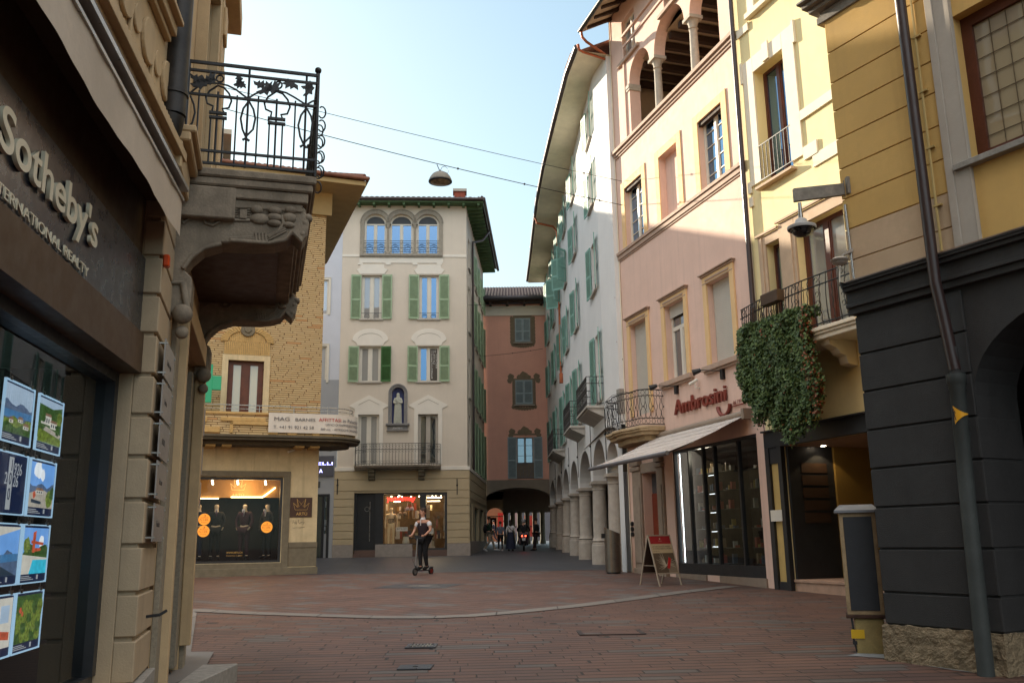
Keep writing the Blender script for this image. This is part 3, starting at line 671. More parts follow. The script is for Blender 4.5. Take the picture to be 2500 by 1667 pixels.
def houseq(x, y, w_, h_):
    o = [poly(WAL, (x, y), (x + w_, y), (x + w_, y + h_), (x, y + h_)), poly(ROF, (x - .02, y + h_), (x + w_ + .02, y + h_), (x + w_ - .03, y + h_ + .06), (x + .03, y + h_ + .06))]
    k = x + .03
    while k < x + w_ - .05: o.append(poly(GLS, (k, y + h_ * .25), (k + .045, y + h_ * .25), (k + .045, y + h_ * .75), (k, y + h_ * .75))); k += .085
    return o
pics = {0: [poly(SKY2, (0, .3), (1, .3), (1, 1), (0, 1)), hill(MTN, .62, .05, 1), poly(WAT, (0, .30), (1, .36), (1, .5), (0, .46)), hill(TR2, .34, .04, 4), hill(TRE, .16, .05, 6)] + houseq(.2, .2, .14, .07) + houseq(.5, .26, .18, .06) + houseq(.7, .14, .2, .07),
        1: [poly(TRE, (0, 0), (1, 0), (1, 1), (0, 1)), hill(SKY2, .1, 0, 1)] + [poly(SKY2, (0, .86), (.6, .82), (1, .92), (1, 1), (0, 1))] + houseq(.12, .42, .42, .2) + houseq(.5, .36, .3, .14) + [poly(TR2, (0, 0), (1, 0), (1, .16), (0, .3)), poly(DECK, (.2, .28), (.9, .18), (1, .26), (.3, .38)), bush(TRE, .15, .6, .12, 3), bush(TR2, .86, .62, .13, 5), bush(TRE, .8, .36, .1, 8)],
        3: [poly(SKY1, (0, .3), (1, .3), (1, 1), (0, 1)), bush(CLD, .3, .84, .16, 2), bush(CLD, .5, .74, .1, 4), hill(MTN, .52, .05, 3), poly(DECK, (0, 0), (1, 0), (1, .3), (.5, .42), (0, .3)), poly(GLS, (.1, .1), (.5, .08), (.5, .14), (.1, .18)), bush(TR2, .82, .2, .14, 6), bush(TRE, .94, .34, .12, 7), bush(RED, .2, .28, .06, 9)] + houseq(.25, .3, .3, .08),
        4: [poly(SKY1, (0, .3), (1, .3), (1, 1), (0, 1)), hill(MTN, .6, .08, 7), poly(WAT, (0, .25), (1, .3), (1, .45), (0, .42)), poly(DECK, (0, .0), (.75, 0), (.0, .38)), poly(WAL, (0, .75), (1, .96), (1, 1), (0, 1)), poly(GLS, (.2, 0), (.95, 0), (.15, .3), (.1, .28))],
        5: [poly(SKY1, (0, .3), (1, .3), (1, 1), (0, 1)), bush(CLD, .72, .7, .1, 5), hill(TRE, .5, .08, 5), poly(WAL, (0, 0), (1, 0), (1, .34), (0, .42)), poly(POOL, (.3, 0), (1, 0), (1, .3), (.42, .3)), poly(RED, (.36, .46), (.46, .46), (.48, .94), (.36, .9)), poly(RED, (.3, .66), (.8, .62), (.8, .68), (.3, .73)), poly(RED, (.46, .48), (.7, .5), (.7, .56), (.46, .56)), bush(TR2, .14, .62, .13, 3), bush(TRE, .9, .5, .1, 4)],
        6: [poly(WAL, (0, 0), (1, 0), (1, 1), (0, 1)), poly(CLD, (.1, .4), (.45, .4), (.45, .9), (.1, .9)), poly(RED, (.5, .2), (.95, .14), (.95, .3), (.55, .36)), poly(SKY2, (.6, .5), (.9, .5), (.9, .85), (.6, .85)), poly(ROF, (0, 0), (.5, 0), (.3, .2), (0, .22))],
        7: [poly(TRE, (0, 0), (1, 0), (1, 1), (0, 1))] + [bush(TR2 if k % 3 else TRE, .12 + .19 * (k % 5), .15 + .2 * (k // 5), .12, k) for k in range(20)] + [bush(RED, .12, .7, .05, 40), bush(RED, .2, .62, .04, 41)]}
cards = [(-1.40, 2.25, 'lit panel with a hazy lake and hills view, top left in the window'), (-.81, 2.25, 'lit panel with a white villa among trees, top right in the window'), (-1.40, 1.81, 'navy panel with the white figures 1926 and 2026'), (-.85, 1.81, 'lit panel with blue sky and clouds above a stone terrace'), (-1.40, 1.375, 'lit panel with a lakeside deck, left of the pool panel'), (-.86, 1.375, 'lit panel with a turquoise swimming pool and red pavilion'), (-1.40, .94, 'lit panel with a pale interior, bottom left in the window'), (-.87, .94, 'lit panel with a dense green garden, bottom right in the window')]
for i, (u, z, lb) in enumerate(cards):
    p = A.W(u, -.55, z); e0 = empty('property_panel', p, math.pi / 2 - A.a); tag(e0, lb, 'display panel', 'property panels in the estate agent window')
    MB().box(.012, W_ - .012, -.002, .002, .012, H_ - .012).build('backing', M_navy, e0)
    if i != 2:
        bym = {}
        for k, (m_, pts) in enumerate(pics[i]): bym.setdefault(m_.name, (m_, MB()))[1].quad(*[(x, -.0025 - .0004 * k, y) for x, y in pts])
        for nm_, (m_, b_) in bym.items(): b_.build('picture', m_, e0, recalc=False)
        for k in range(3): MB().box(.03, .26 - .04 * k, -.0035, -.002, .024 + .011 * k, .029 + .011 * k).build('caption_line', M_txtw, e0)
    MB().box(0, .010, -.008, .008, 0, H_).box(W_ - .008, W_, -.008, .008, 0, H_).box(.010, W_ - .008, -.008, .008, 0, .008).box(.010, W_ - .008, -.008, .008, H_ - .008, H_).build('frame', M_edge, e0)
    mb = MB()
    for a in (.07, W_ - .07): mb.tube([(a, 0, H_), (a, 0, H_ + .05)], .003, 5).box(a - .02, a + .02, -.01, .004, H_ - .005, H_ + .02)
    mb.build('clip', M_steel, e0)
    if i == 2:
        MB().box(.185, .255, -.0065, -.0045, .03, H_ - .03).build('band', M_txtw, e0)
        for s2, ox, oy, mm in (('1', .205, .27, M_navy), ('926', .265, .25, M_txtw), ('2', .125, .185, M_txtw), ('0', .195, .185, M_navy), ('26', .265, .175, M_txtw), ('0', .195, .09, M_navy)):
            text(s2, .105, lambda x, y, d, ox=ox, oy=oy: (x * .85 + ox, -.007 - d, y + oy), mm, parent=e0, ext=.0006)
    else:
        MB().box(.31, .335, -.0065, -.0045, .025, .055).build('band', M_txtw, e0)

# --- balcony on B
U0, U1, WB = .72, 4.3, 1.22
mb = MB(B.L)
mb.box(U0, U1, 0, WB, 4.90, 4.98).box(U0 + .02, U1 - .02, 0, WB - .03, 4.82, 4.90)
sl = mb.build('balcony', M_corbel, root, bevel=.015)
mb = MB(B.L); mb.box(U0 + .10, U1 - .10, 0, WB - .16, 4.56, 4.64).box(U0 + .08, U1 - .08, 0, WB - .12, 4.64, 4.72).box(U0 + .05, U1 - .05, 0, WB - .07, 4.72, 4.82).box(U0, U0 + .35, 0, .50, 4.5, 4.8)
mb.build('moulding', M_corbel, sl, bevel=.01)
def Z3(x, y): return (380 + x / 3.733, 420 + y / 3.733)
def Z2(x, y): return (400 + x / 4.48, 100 + y / 4.48)
def bracket(ub, ue, dz=0):
    out = [(40, 720), (250, 480), (320, 420), (430, 410), (470, 460), (590, 440), (600, 330), (1340, 330), (1385, 400), (1400, 470), (1380, 560), (1330, 640), (1250, 560), (1200, 620), (1080, 650), (900, 655), (600, 640), (430, 690), (320, 780), (250, 880), (330, 900), (320, 1000), (350, 990), (345, 1090), (310, 1150), (300, 1290), (240, 1300), (220, 1380), (120, 1420)]
    pts = [B.perp(*Z3(x, y), U0 + .1) for x, y in out]
    pts = [(max(-.02, w_), z_) for w_, z_ in pts]
    m_ = MB(B.L)
    bx = [p for p in pts]
    # profile lies in the (w, z) plane, extruded along the facade
    c_ = [(w_, z_) for w_, z_ in bx]
    m_.prisma([(-.02, 4.8)] + [q for q in c_[6:20]] + [(.16, 3.95), (.16, 3.72), (.10, 3.62), (-.02, 3.62)], ub, ue)
    b_ = m_.build('bracket', M_corbel, sl, bevel=.012)
    # relief carving on the near cheek: volute boss, ladder, leaves, stalk wraps
    o_ = MB(B.L)
    def q(x, y): return B.perp(*Z3(x, y), U0 + .1)
    def strip(ptsl, r_, t_=.02):
        o_.tube([(ub - t_ * .4, *q(*p)) for p in ptsl], r_, 8)
    w_, z_ = q(515, 420); o_.ball((ub, w_, z_), .045, 8)
    strip([(250, 470), (330, 415), (430, 410), (455, 470), (520, 490), (590, 455)], .014)
    strip([(600, 325), (1340, 325)], .014); strip([(600, 440), (860, 445)], .012); strip([(600, 325), (600, 440)], .014)
    for x in (660, 800): a_, b__ = q(x - 30, 345), q(x + 30, 430); o_.box(ub - .025, ub, a_[0], b__[0], b__[1], a_[1])
    for y in range(345, 435, 22):
        for x in (620, 730, 840): strip([(x - 22, y), (x + 22, y)], .006)
    for cx, cy, rx, ry in ((1080, 415, 55, 32), (1080, 470, 50, 28), (1085, 355, 50, 30), (1220, 420, 50, 40), (1210, 485, 45, 25), (1230, 350, 45, 30), (920, 345, 45, 35), (950, 430, 70, 42)):
        w_, z_ = q(cx, cy); k = .00215; o_.ball((ub - .004, w_, z_), 1, 8, (.04, rx * k / 1.6, ry * k / 1.7))
    strip([(1150, 400), (1165, 470), (1120, 540), (1030, 600)], .017); strip([(1240, 540), (1180, 620), (1030, 650), (680, 625)], .019)
    for y in (560, 580, 600): strip([(680, 605 + (y - 580) * .2), (1010, y + 30), (1190, y - 60)], .010)
    for x in (910, 940, 970, 1000): strip([(x, 560), (x + 8, 655)], .014)
    strip([(250, 880), (330, 770), (450, 690), (600, 655)], .022)
    for cx, cy in ((1330, 350), (1360, 460), (1340, 560), (1390, 410)): w_, z_ = q(cx, cy); o_.ball((ub + .05, w_, z_), .045, 7, (1.4, 1, 1))
    strip([(250, 1010), (270, 1150), (300, 1290)], .03); strip([(100, 1010), (250, 1010)], .02)
    w_, z_ = q(170, 1290); o_.ball((ub, .10, z_), .09, 8); o_.ball((ub + .03, .10, z_ - .16), .06, 8)
    o_.build('carving', M_corbel, b_, smooth=50)
bracket(U0 + .10, U0 + .42); bracket(U1 - .42, U1 - .10)
MB(B.L).box(U0 + .5, U1 - .5, 0, .9, 4.50, 4.56).build('soffit', M_fasc, sl)
# iron railing, traced on its own plane at the balcony's near end
ub = U0 + .02
def q2(x, y): return B.perp(*Z2(x, y), ub)
rl = MB(B.L)
def bar(p, r_=.010, n=6): rl.tube([(ub, *q2(*a)) for a in p], r_, n)
def flat(a, b, h): # rail with rectangular section
    (w0, z0), (w1, z1) = q2(*a), q2(*b); zz = (z0 + z1) / 2; rl.box(ub - .012, ub + .012, min(w0, 0), WB - .02, zz - h, zz + h); return zz
zt = flat((240, 215), (1680, 385), .014); z2_ = flat((240, 300), (1650, 475), .011); zm = flat((220, 565), (1640, 720), .011); zl = flat((365, 1190), (1600, 1305), .011); zb = flat((390, 1330), (1600, 1430), .011)
for x0, y0, x1, y1, r_ in ((290, 215, 215, 1250, .012), (945, 300, 880, 1390, .012), (1570, 380, 1520, 1440, .012), (385, 540, 345, 1300, .009), (600, 560, 545, 1330, .011), (520, 850, 475, 1330, .009), (665, 850, 615, 1340, .009), (805, 600, 760, 1380, .009), (1040, 610, 995, 1390, .009), (1155, 900, 1130, 1410, .009), (1240, 640, 1200, 1410, .011), (1300, 900, 1275, 1420, .009), (1445, 660, 1405, 1420, .009)):
    (w0, z0), (w1, z1) = q2(x0, y0), q2(x1, y1); wm = (w0 + w1) / 2; rl.tube([(ub, wm, z0), (ub, wm, z1)], r_, 6)
def curve(pts, r_=.010): bar(pts, r_)
curve([(300, 560), (360, 510), (440, 475), (530, 462), (610, 468), (700, 490), (790, 535), (860, 590), (910, 625)], .010)
curve([(930, 625), (1000, 580), (1090, 550), (1180, 540), (1250, 545), (1340, 570), (1430, 620), (1540, 690)], .010)
curve([(1560, 700), (1620, 665), (1660, 650)], .010)
for cx, cy, s_ in ((925, 850, 1), (1555, 925, 1)):
    curve([(cx + 5, cy - 190), (cx - 55, cy - 110), (cx - 85, cy), (cx - 65, cy + 120), (cx - 30, cy + 200)], .010); curve([(cx + 5, cy - 190), (cx + 55, cy - 100), (cx + 75, cy), (cx + 50, cy + 120), (cx - 30, cy + 200)], .010)
    curve([(cx - 65, cy + 235), (cx - 30, cy + 215), (cx + 10, cy + 245)], .013)
curve([(290, 600), (330, 700), (340, 790), (310, 900), (230, 985)], .010); curve([(190, 1015), (235, 990), (280, 1025)], .013)
for cx, cy in ((600, 640), (1240, 705)):
    curve([(cx - 70, cy + 120), (cx - 60, cy + 75), (cx - 125, cy + 45), (cx - 140, cy - 20), (cx - 100, cy - 90), (cx - 10, cy - 150), (cx + 60, cy - 125), (cx + 115, cy - 60), (cx + 140, cy + 20), (cx + 110, cy + 95), (cx + 40, cy + 105), (cx + 60, cy + 150)], .010)
    for dy in (145, 195):
        (w0, z0), (w1, z1) = q2(cx - 105, cy + dy), q2(cx + 90, cy + dy + 12); rl.box(ub - .016, ub + .016, w0, w1, (z0 + z1) / 2 - .012, (z0 + z1) / 2 + .012)
for cx, cy in ((615, 415), (1255, 485)):
    curve([(cx + 38 * math.cos(R(a)), cy + 38 * math.sin(R(a))) for a in range(0, 361, 30)], .009)
def leaf(cx, cy, s_, an):
    p = [(0, 0), (.25, .35), (.6, .3), (.55, .55), (1, .5), (.85, .8), (1.1, 1.0), (.7, 1.0), (.5, 1.2), (.3, .95), (-.05, .9), (.1, .6), (-.1, .35)]
    ca, sa = math.cos(R(an)), math.sin(R(an)); s_ *= 1.3; pp = [q2(cx + s_ * (x * ca - y * sa), cy + s_ * (x * sa + y * ca)) for x, y in p]
    rl.prisma(pp, ub - .01, ub + .006)
for cx, cy, s_, an in ((290, 470, 110, -60), (400, 440, 100, -70), (450, 420, 70, -40), (290, 360, 90, -20), (1010, 560, 110, -75), (1080, 520, 110, -60), (980, 440, 80, -30), (900, 520, 70, 150), (840, 480, 60, 200), (760, 480, 60, -80), (800, 420, 60, -10), (1470, 540, 100, 160), (1520, 600, 90, -100), (1500, 500, 80, -60)): leaf(cx, cy, s_, an)
def post(u, w_): rl.tube([(u, w_, 4.98), (u, w_, zt + .02)], .02, 8); rl.ball((u, w_, zt + .055), .033, 8)
post(ub, WB - .02); post(U1 - .02, WB - .02); post((U0 + U1) / 2, WB - .02)
for z_, h in ((zt, .014), (z2_, .011), (zm, .011), (zl, .011), (zb, .011)):
    rl.box(U0, U1, WB - .032, WB - .008, z_ - h, z_ + h).box(U1 - .032, U1 - .008, 0, WB, z_ - h, z_ + h)
i = U0 + .12; k = 0
while i < U1 - .05:
    rl.tube([(i, WB - .02, zb), (i, WB - .02, zt if k % 4 == 0 else zm + .04)], .009, 6)
    if k % 2 == 0: rl.tube([(i + .09 * math.cos(R(a)), WB - .02, (zm + zl) / 2 + .2 + .18 * math.sin(R(a))) for a in range(0, 361, 30)], .009, 5)
    i += .105; k += 1
i = .12
while i < WB - .05: rl.tube([(U1 - .02, i, zb), (U1 - .02, i, zm)], .009, 6); i += .12
# s-scrolls bulging outward on the front
for u in (U0 + .05, U0 + .45):
    for z_ in (5.05, 5.2, 5.36, 5.52, 5.66): rl.tube([(u, WB + .03 + .035 * math.sin(R(a)) , z_ + .06 * math.cos(R(a))) for a in range(-40, 250, 30)], .008, 5)
rl.build('railing', M_iron, sl, smooth=50)
# orange alarm lamp
Bl = Fl(B, .08, .03, 4.0); al = Bl.thing('alarm_lamp', 'small orange-red alarm lamp on the wall under the ornate balcony', 'lamp')
zl_ = B.at(420, 664, .04)[1]; MB(Bl.L).box(.0, .075, .0, .05, zl_ - .05, zl_ + .05).build('lens', mat('orange_lens', (.55, .06, .01), .3, .1, 3, 0), al, bevel=.01)

# ================================================================ dark-based corner house on the right
def prect(F, TL, TR, BL, w=0):
    a, b, c = F.at(*TL, w), F.at(*TR, w), F.at(*BL, w); z1 = (a[1] + b[1]) / 2
    return min(a[0], b[0]), max(a[0], b[0]), c[1], z1
P = Fr(4.21, 10.74, -29.5, 1)
M_pier = mat('anthracite_render', (.037, .036, .036), .75, .15, 2, .4, 90, streak=.2, spec=.35)
M_ochy = mat('ochre_plaster', (.62, .40, .14), .85, .08, 1.3, .25, 80, streak=.2)
M_ochb = mat('bare_pink_plaster', (.56, .41, .27), .85, .1, 1.5, .25, 80, dirt=.25)
M_trim = mat('grey_window_trim', (.42, .38, .33), .8, .08, 2, .2, 60)
M_rough = mat('rough_stone_base', (.30, .23, .145), .95, .35, 7, 1.0, 22, dirt=.4)
_mc['rough_stone_base'].node_tree.nodes['Bump'].inputs['Distance'].default_value = .05
root = P.root('corner_house', 'ochre corner house above a black rusticated ground floor with an arch, nearest on the right', 'building')
gr = [P.at(x, y)[1] for x, y in ((2103, 865), (2109, 957), (2117, 1051), (2125, 1145), (2133, 1239), (2143, 1339), (2155, 1444))]
zb = P.at(2170, 1523)[1]; zc = 4.62
cs = sorted(gr)
UL = -1.41
mb = MB(P.L)
ar = [(-4.2, UL, -.3, 3.95, .75, .9), (-8.0, -5.6, -.3, 3.95, .75, .9)]
wall(mb, P, -9, .0, -.3, zc, -.03, [(a, b, c, d, e, f) for a, b, c, d, e, f in ar])
mb.quad((0, -.03, -.3), (0, -9, -.3), (0, -9, zc), (0, -.03, zc))
mb.quad((-9, -9, -.3), (0, -9, -.3), (0, -9, 9), (-9, -9, 9)); mb.quad((-9, 0, -.3), (-9, -9, -.3), (-9, -9, 9), (-9, 0, 9))
mb.build('wall', M_pier, root)
mb = MB(P.L)
def course(u0, u1, z0, z1): mb.box(u0, u1, -.2, 0, z0 + .012, z1 - .012)
lv = [zb] + cs + [4.22]
for z0, z1 in zip(lv, lv[1:]):
    mb.box(UL, 0, -.03, 0, z0 + .012, z1 - .012)
    mb.box(UL - .012, UL, -.72, -.0, z0 + .012, z1 - .012) if z1 < 3.2 else None
    mb.box(-5.6, -4.2, -.03, 0, z0 + .012, z1 - .012)
mb.build('rusticated_course', M_pier, root, bevel=.012)
mb = MB(P.L); mb.box(UL - .02, .03, -.2, .035, -.25, zb).box(UL - .02, UL + .0, -.75, .03, -.25, zb).box(-5.62, -4.18, -.75, .035, -.25, zb)
o = mb.build('stone_base', M_rough, root)
sb = o.modifiers.new('s', 'SUBSURF'); sb.subdivision_type = 'SIMPLE'; sb.levels = sb.render_levels = 5
tx = bpy.data.textures.new('rough', 'CLOUDS'); tx.noise_scale = .09; dm = o.modifiers.new('d', 'DISPLACE'); dm.texture = tx; dm.strength = .05; dm.mid_level = .5
mb = MB(P.L)
for z0, z1, p in ((4.24, 4.32, .05), (4.32, 4.36, .09), (4.36, 4.52, .06), (4.52, 4.57, .12), (4.57, 4.62, .15)): mb.box(-9, .05, -.1, p, z0, z1)
mb.box(-9, .06, .152, .162, 4.60, 4.635)
mb.build('cornice', M_pier, root, bevel=.006); MB(P.L).box(-9, .05, .0, .165, 4.621, 4.635).build('flashing', mat('zinc_flashing', (.30, .22, .18), .4, .2, 5, .1, 40, metal=.7), root)
# upper wall in grooved courses
gu = sorted(P.at(x, y)[1] for x, y in ((2026, 132), (2034, 205), (2041, 273), (2049, 341), (2057, 414), (2066, 487), (2075, 561), (2086, 635)))
uP0 = P.at(2301, 300)[0]; uP1 = P.at(2361, 300)[0]
wu0, wu1 = -3.15, P.at(2323.5, 43)[0]; wz0, wz1 = P.at(2400, 383)[1], P.at(2323.5, 43)[1]
mb = MB(P.L); wall(mb, P, -9, -.02, zc, 9, 0, [(wu0, wu1, wz0, wz1, .2)]); mb.quad((-.02, 0, zc), (-.02, -9, zc), (-.02, -9, 9), (-.02, 0, 9)); mb.quad((-9, 0, 9), (0, 0, 9), (0, -9, 9), (-9, -9, 9)); mb.build('upper_wall', M_ochy, root)
lv = [zc + .02] + gu + [8.25]
mb = MB(P.L); m2 = MB(P.L)
for i, (z0, z1) in enumerate(zip(lv, lv[1:])):
    (m2 if i < 2 else mb).box(uP0 - .02, 0, .0, .022, z0 + .007, z1 - .007)
mb.build('plaster_course', M_ochy, root, bevel=.004); m2.build('plaster_course', M_ochb, root, bevel=.004)
mb = MB(P.L); mb.box(uP1, uP0, 0, .05, zc, 9).box(uP0 - .09, uP0, .05, .07, zc, 9).box(uP1, uP0 - .28, .05, .062, zc, 9); mb.build('pilaster', M_trim, root, bevel=.005)
window(P, root, wu0, wu1, wz0, wz1, M_woodbr, panem('gridded_blind_pane', .12, (.34, .27, .17)), dep=.2, fw=.13, leaves=1, sill=M_granite, sillw=.1, hole=False, sillproj=.16)
mb = MB(P.L)
u = wu0 + .15
while u < wu1 - .12: mb.box(u, u + .006, -.172, -.165, wz0 + .13, wz1 - .13); u += .19
z = wz0 + .28
while z < wz1 - .1: mb.box(wu0 + .13, wu1 - .13, -.172, -.164, z, z + .006); z += .23
mb.build('blind_grid', mat('grid_line', (.10, .07, .04), .8), root)
mb = MB(P.L)
for z0, z1, p in ((8.22, 8.32, .05), (8.38, 8.44, .14), (8.44, 8.50, .22), (8.50, 8.54, .28)): mb.box(-9, .08 + p * .5, -.1, p, z0, z1)
mb.box(-9, .05, -.1, .04, 8.32, 8.38)
mb.build('roof_cornice', M_granite, root, bevel=.008)
# pipes
pu = P.at(2252, 450, .19)[0]; pl0 = P.at(2200, 30, .19)[0]; pl1 = P.at(2309, 900, .19)[0]
zj = P.at(2330, 915, .10)[1]; g0_ = P.at(2335, 930, .11)[0]
MB(P.L).tube([(pl0, .19, 8.9), (pl1, .19, 4.3), (pl1 - .01, .15, 4.0), (g0_, .11, zj + .05)], .062, 14).build('drainpipe', M_brownpipe, root, smooth=50)
g0 = P.at(2335, 930, .11)[0]; g1 = P.at(2404, 1620, .11)[0]
mb = MB(P.L); mb.tube([(g0, .11, zj), (g0, .11, zj - .09), (g0, .11, zj - .1), (g0, .11, zj - .16), (g0 - .0, .11, zj - .17), ((g0 + g1) / 2, .11, 2), (g1, .11, .1)], [.10, .10, .088, .088, .078, .078, .082], 16)
mb.build('cast_iron_pipe', mat('grey_cast_iron', (.055, .062, .060), .6, .2, 4, .2, 60), root, smooth=50)
MB(P.L).tube([(g0_, .11, zj + .3), (g0_, .11, zj - .02)], .055, 12).build('pipe_joint', M_pier, root, smooth=50)
mb = MB(P.L); cu = P.at(2262, 310, .04)[0]
mb.tube([(P.at(2224, 10, .04)[0], .04, 8.9), (cu, .04, 7), (P.at(2298, 600, .04)[0], .04, 4.68)], .016, 6)
for z in (5.2, 5.9, 6.6, 7.3, 8.0): mb.box(cu - .07, cu + .03, .02, .06, z, z + .02)
mb.build('conduit', mat('painted_conduit', (.50, .36, .14), .6), root)
# portico behind the arches: floor vault, back wall, far opening that shows light
mb = MB(P.L); mb.quad((-9, -.75, 4.3), (0, -.75, 4.3), (0, -4.5, 4.3), (-9, -4.5, 4.3)).quad((-.2, -.75, -.3), (-.2, -4.5, -.3), (-.2, -4.5, 4.3), (-.2, -.75, 4.3)); wall(mb, P, -9, -.2, -.3, 4.3, -4.5, [(-2.6, -1.2, -.3, 3.2, .3), (-5.4, -3.6, -.3, 3.2, .3)])
mb.build('portico', M_pier, root)
# pedestrian sticker on the grey pipe
su = P.at(2335, 1012, .2)[0]; szz = P.at(2335, 1012, .2)[1]
Ps = Fl(P, (g0 + g1) / 2 + .06, .19, szz - .1)
sg = Ps.thing('walking_sticker', 'yellow triangular sticker with a black walking figure on the grey pipe', 'sticker')
uc = su; mb = MB(Ps.L)
N = 8
def cyl(u_, z_): dx = u_ - uc; return (u_, .11 + math.sqrt(max(.0001, .0835 ** 2 - dx * dx)) + .002, z_)
tri = [(-.0, .105), (-.0, -.105)]
for k in range(N):
    a, b = .083 - .166 * k / N, .083 - .166 * (k + 1) / N
    ha, hb = .13 * (1 - k / N) + .004, .13 * (1 - (k + 1) / N) + .004
    mb.quad(cyl(uc + a, szz - ha), cyl(uc + b, szz - hb), cyl(uc + b, szz + hb), cyl(uc + a, szz + ha))
mb.build('triangle', flatm('signal_yellow', (.72, .34, .01), .5), sg)
mb = MB(Ps.L); uf = uc + .035
def fq(x, z_): p = cyl(uf - x, szz + z_); return (p[0], p[1] + .002, p[2])
mb.quad(fq(-.008, .05), fq(.008, .05), fq(.008, .068), fq(-.008, .068)).quad(fq(-.012, .0), fq(.012, .0), fq(.014, .045), fq(-.010, .045)).quad(fq(-.012, .0), fq(.0, .0), fq(-.012, -.055), fq(-.024, -.055)).quad(fq(.0, .0), fq(.012, .0), fq(.026, -.055), fq(.014, -.055)).quad(fq(.012, .04), fq(.026, .012), fq(.03, .016), fq(.016, .045))
mb.build('figure', M_black, sg)
# --- dome camera on its arm
def dome(px, py): pass
tip = P.at(1905, 460, .0)
Pd = Fl(P, .0, 0, 6.3)
cm = Pd.thing('dome_camera', 'grey dome security camera hanging from a flat metal arm on the house corner', 'security camera')
r0 = P.at(2085, 470); zc1 = r0[1]
# arm: runs from the corner plate out along the facade line towards the far end
Dd = 10.9
pa, pb = at_d(2062, 462, 10.7), at_d(1938, 475, 10.7)
def toL(v, F=P, o3=(0, 0, 6.3)):
    dx, dy = v.x - F.W(*o3).x, v.y - F.W(*o3).y; return (dx * F.d[0] + dy * F.d[1], -dx * F.d[1] + dy * F.d[0], v.z - o3[2])
mb = MB(lambda x, y, z: toL(Vector((x, y, z))))
hh = .075
mb.add([(pa.x, 10.68, pa.z - hh), (pb.x, 10.68, pb.z - hh - .02), (pb.x, 10.74, pb.z - hh - .02), (pa.x, 10.74, pa.z - hh), (pa.x, 10.68, pa.z + hh), (pb.x, 10.68, pb.z + hh - .0), (pb.x, 10.74, pb.z + hh), (pa.x, 10.74, pa.z + hh)], [(0, 3, 2, 1), (4, 5, 6, 7), (0, 1, 5, 4), (1, 2, 6, 5), (2, 3, 7, 6), (3, 0, 4, 7)])
mb.build('arm', mat('galvanised_arm', (.22, .19, .155), .5, .25, 14, .1, 60, metal=.2), cm)
mb = MB(lambda x, y, z: toL(Vector((x, y, z)))); mb.box(pa.x, pa.x + .17, 10.60, 10.76, pa.z - .09, pa.z + .13).tube([(pa.x + .02, 10.70, pa.z - .11), (pa.x + .02, 10.70, pa.z + .11)], .035, 12)
mb.build('wall_plate', mat('galvanised_arm', (.16, .15, .14)), cm)
q = at_d(1953, 500, 10.7); mb = MB(lambda x, y, z: toL(Vector((x, y, z))))
zt_ = at_d(1953, 495, 10.7).z; zd = at_d(1953, 533, 10.7).z
mb.lathe([(.024, zd), (.024, zt_)], (q.x, 10.71, 0), 12); mb.lathe([(.03, zd), (.03, zd + .07)], (q.x, 10.71, 0), 12)
mb.build('stem', M_steel, cm, smooth=40)
mb = MB(lambda x, y, z: toL(Vector((x, y, z))))
mb.lathe([(.172, -.145), (.178, -.13), (.175, -.105), (.11, -.075), (.082, -.065), (.07, -.02), (.045, 0)], (q.x, 10.71, zd), 28); mb.build('housing', mat('pale_grey_plastic', (.42, .41, .40), .45, .06, 3, 0), cm, smooth=40)
mb = MB(lambda x, y, z: toL(Vector((x, y, z))))
mb.lathe([(.04, -.235), (.09, -.22), (.115, -.19), (.12, -.17), (.135, -.165), (.14, -.15), (.165, -.145)], (q.x, 10.71, zd), 28); mb.build('lens_dome', flatm('smoked_plastic', (.008, .008, .01), .15, 0, .6), cm, smooth=40)
mb = MB(lambda x, y, z: toL(Vector((x, y, z)))); x0, x1 = at_d(2063, 500, 10.68), at_d(2085, 680, 10.68); mb.tube([tuple(x0), tuple(x1)], .016, 10)
x2 = at_d(2098, 700, 10.68); mb.tube([tuple(x1), tuple(x2)], .022, 8); mb.build('conduit', M_steel, cm, smooth=50)
# --- small antenna or sensor
ob = Vector(at_d(2052, 650, 10.6)); Pz = Fl(P, 0, 0, 4.6)
an = Pz.thing('weather_sensor', 'small ribbed white sensor on a short bar just above the black cornice', 'sensor')
TL_ = lambda x, y, z: toL(Vector((x, y, z)), P, (0, 0, 4.6))
s0, s1, s2 = at_d(2050, 690, 10.6), at_d(2096, 702, 10.7), at_d(2050, 655, 10.6)
mb = MB(TL_); mb.tube([tuple(s0), tuple(s1)], .012, 6); mb.build('bar', M_iron, an)
mb = MB(TL_); mb.tube([tuple(s0), tuple(s2)], .008, 6).tube([tuple(s2), (s2.x, s2.y, s2.z + .10)], .019, 10); mb.build('mast', M_white, an, smooth=50)
t_ = at_d(2050, 640, 10.6); mb = MB(TL_)
mb.lathe([(.02, -.02), (.06, .0), (.085, .012), (.09, .02), (.06, .03), (.09, .04), (.105, .05), (.11, .06), (.07, .085), (.02, .09)], (t_.x, t_.y, t_.z - .03), 18); mb.build('sensor_head', mat('aged_white_plastic', (.45, .41, .37), .5, .1, 4), an, smooth=40)
u_, v_ = at_d(2058, 625, 10.6), at_d(2083, 615, 10.7); mb = MB(TL_); mb.add([tuple(u_ + Vector(k)) for k in ((0, -.04, 0), (0, .04, 0), (0, .04, .03), (0, -.04, .03))] + [tuple(v_ + Vector(k)) for k in ((0, -.04, 0), (0, .04, 0), (0, .04, .05), (0, -.04, .05))], [(0, 1, 2, 3), (4, 5, 6, 7), (0, 1, 5, 4), (1, 2, 6, 5), (2, 3, 7, 6), (3, 0, 4, 7)])
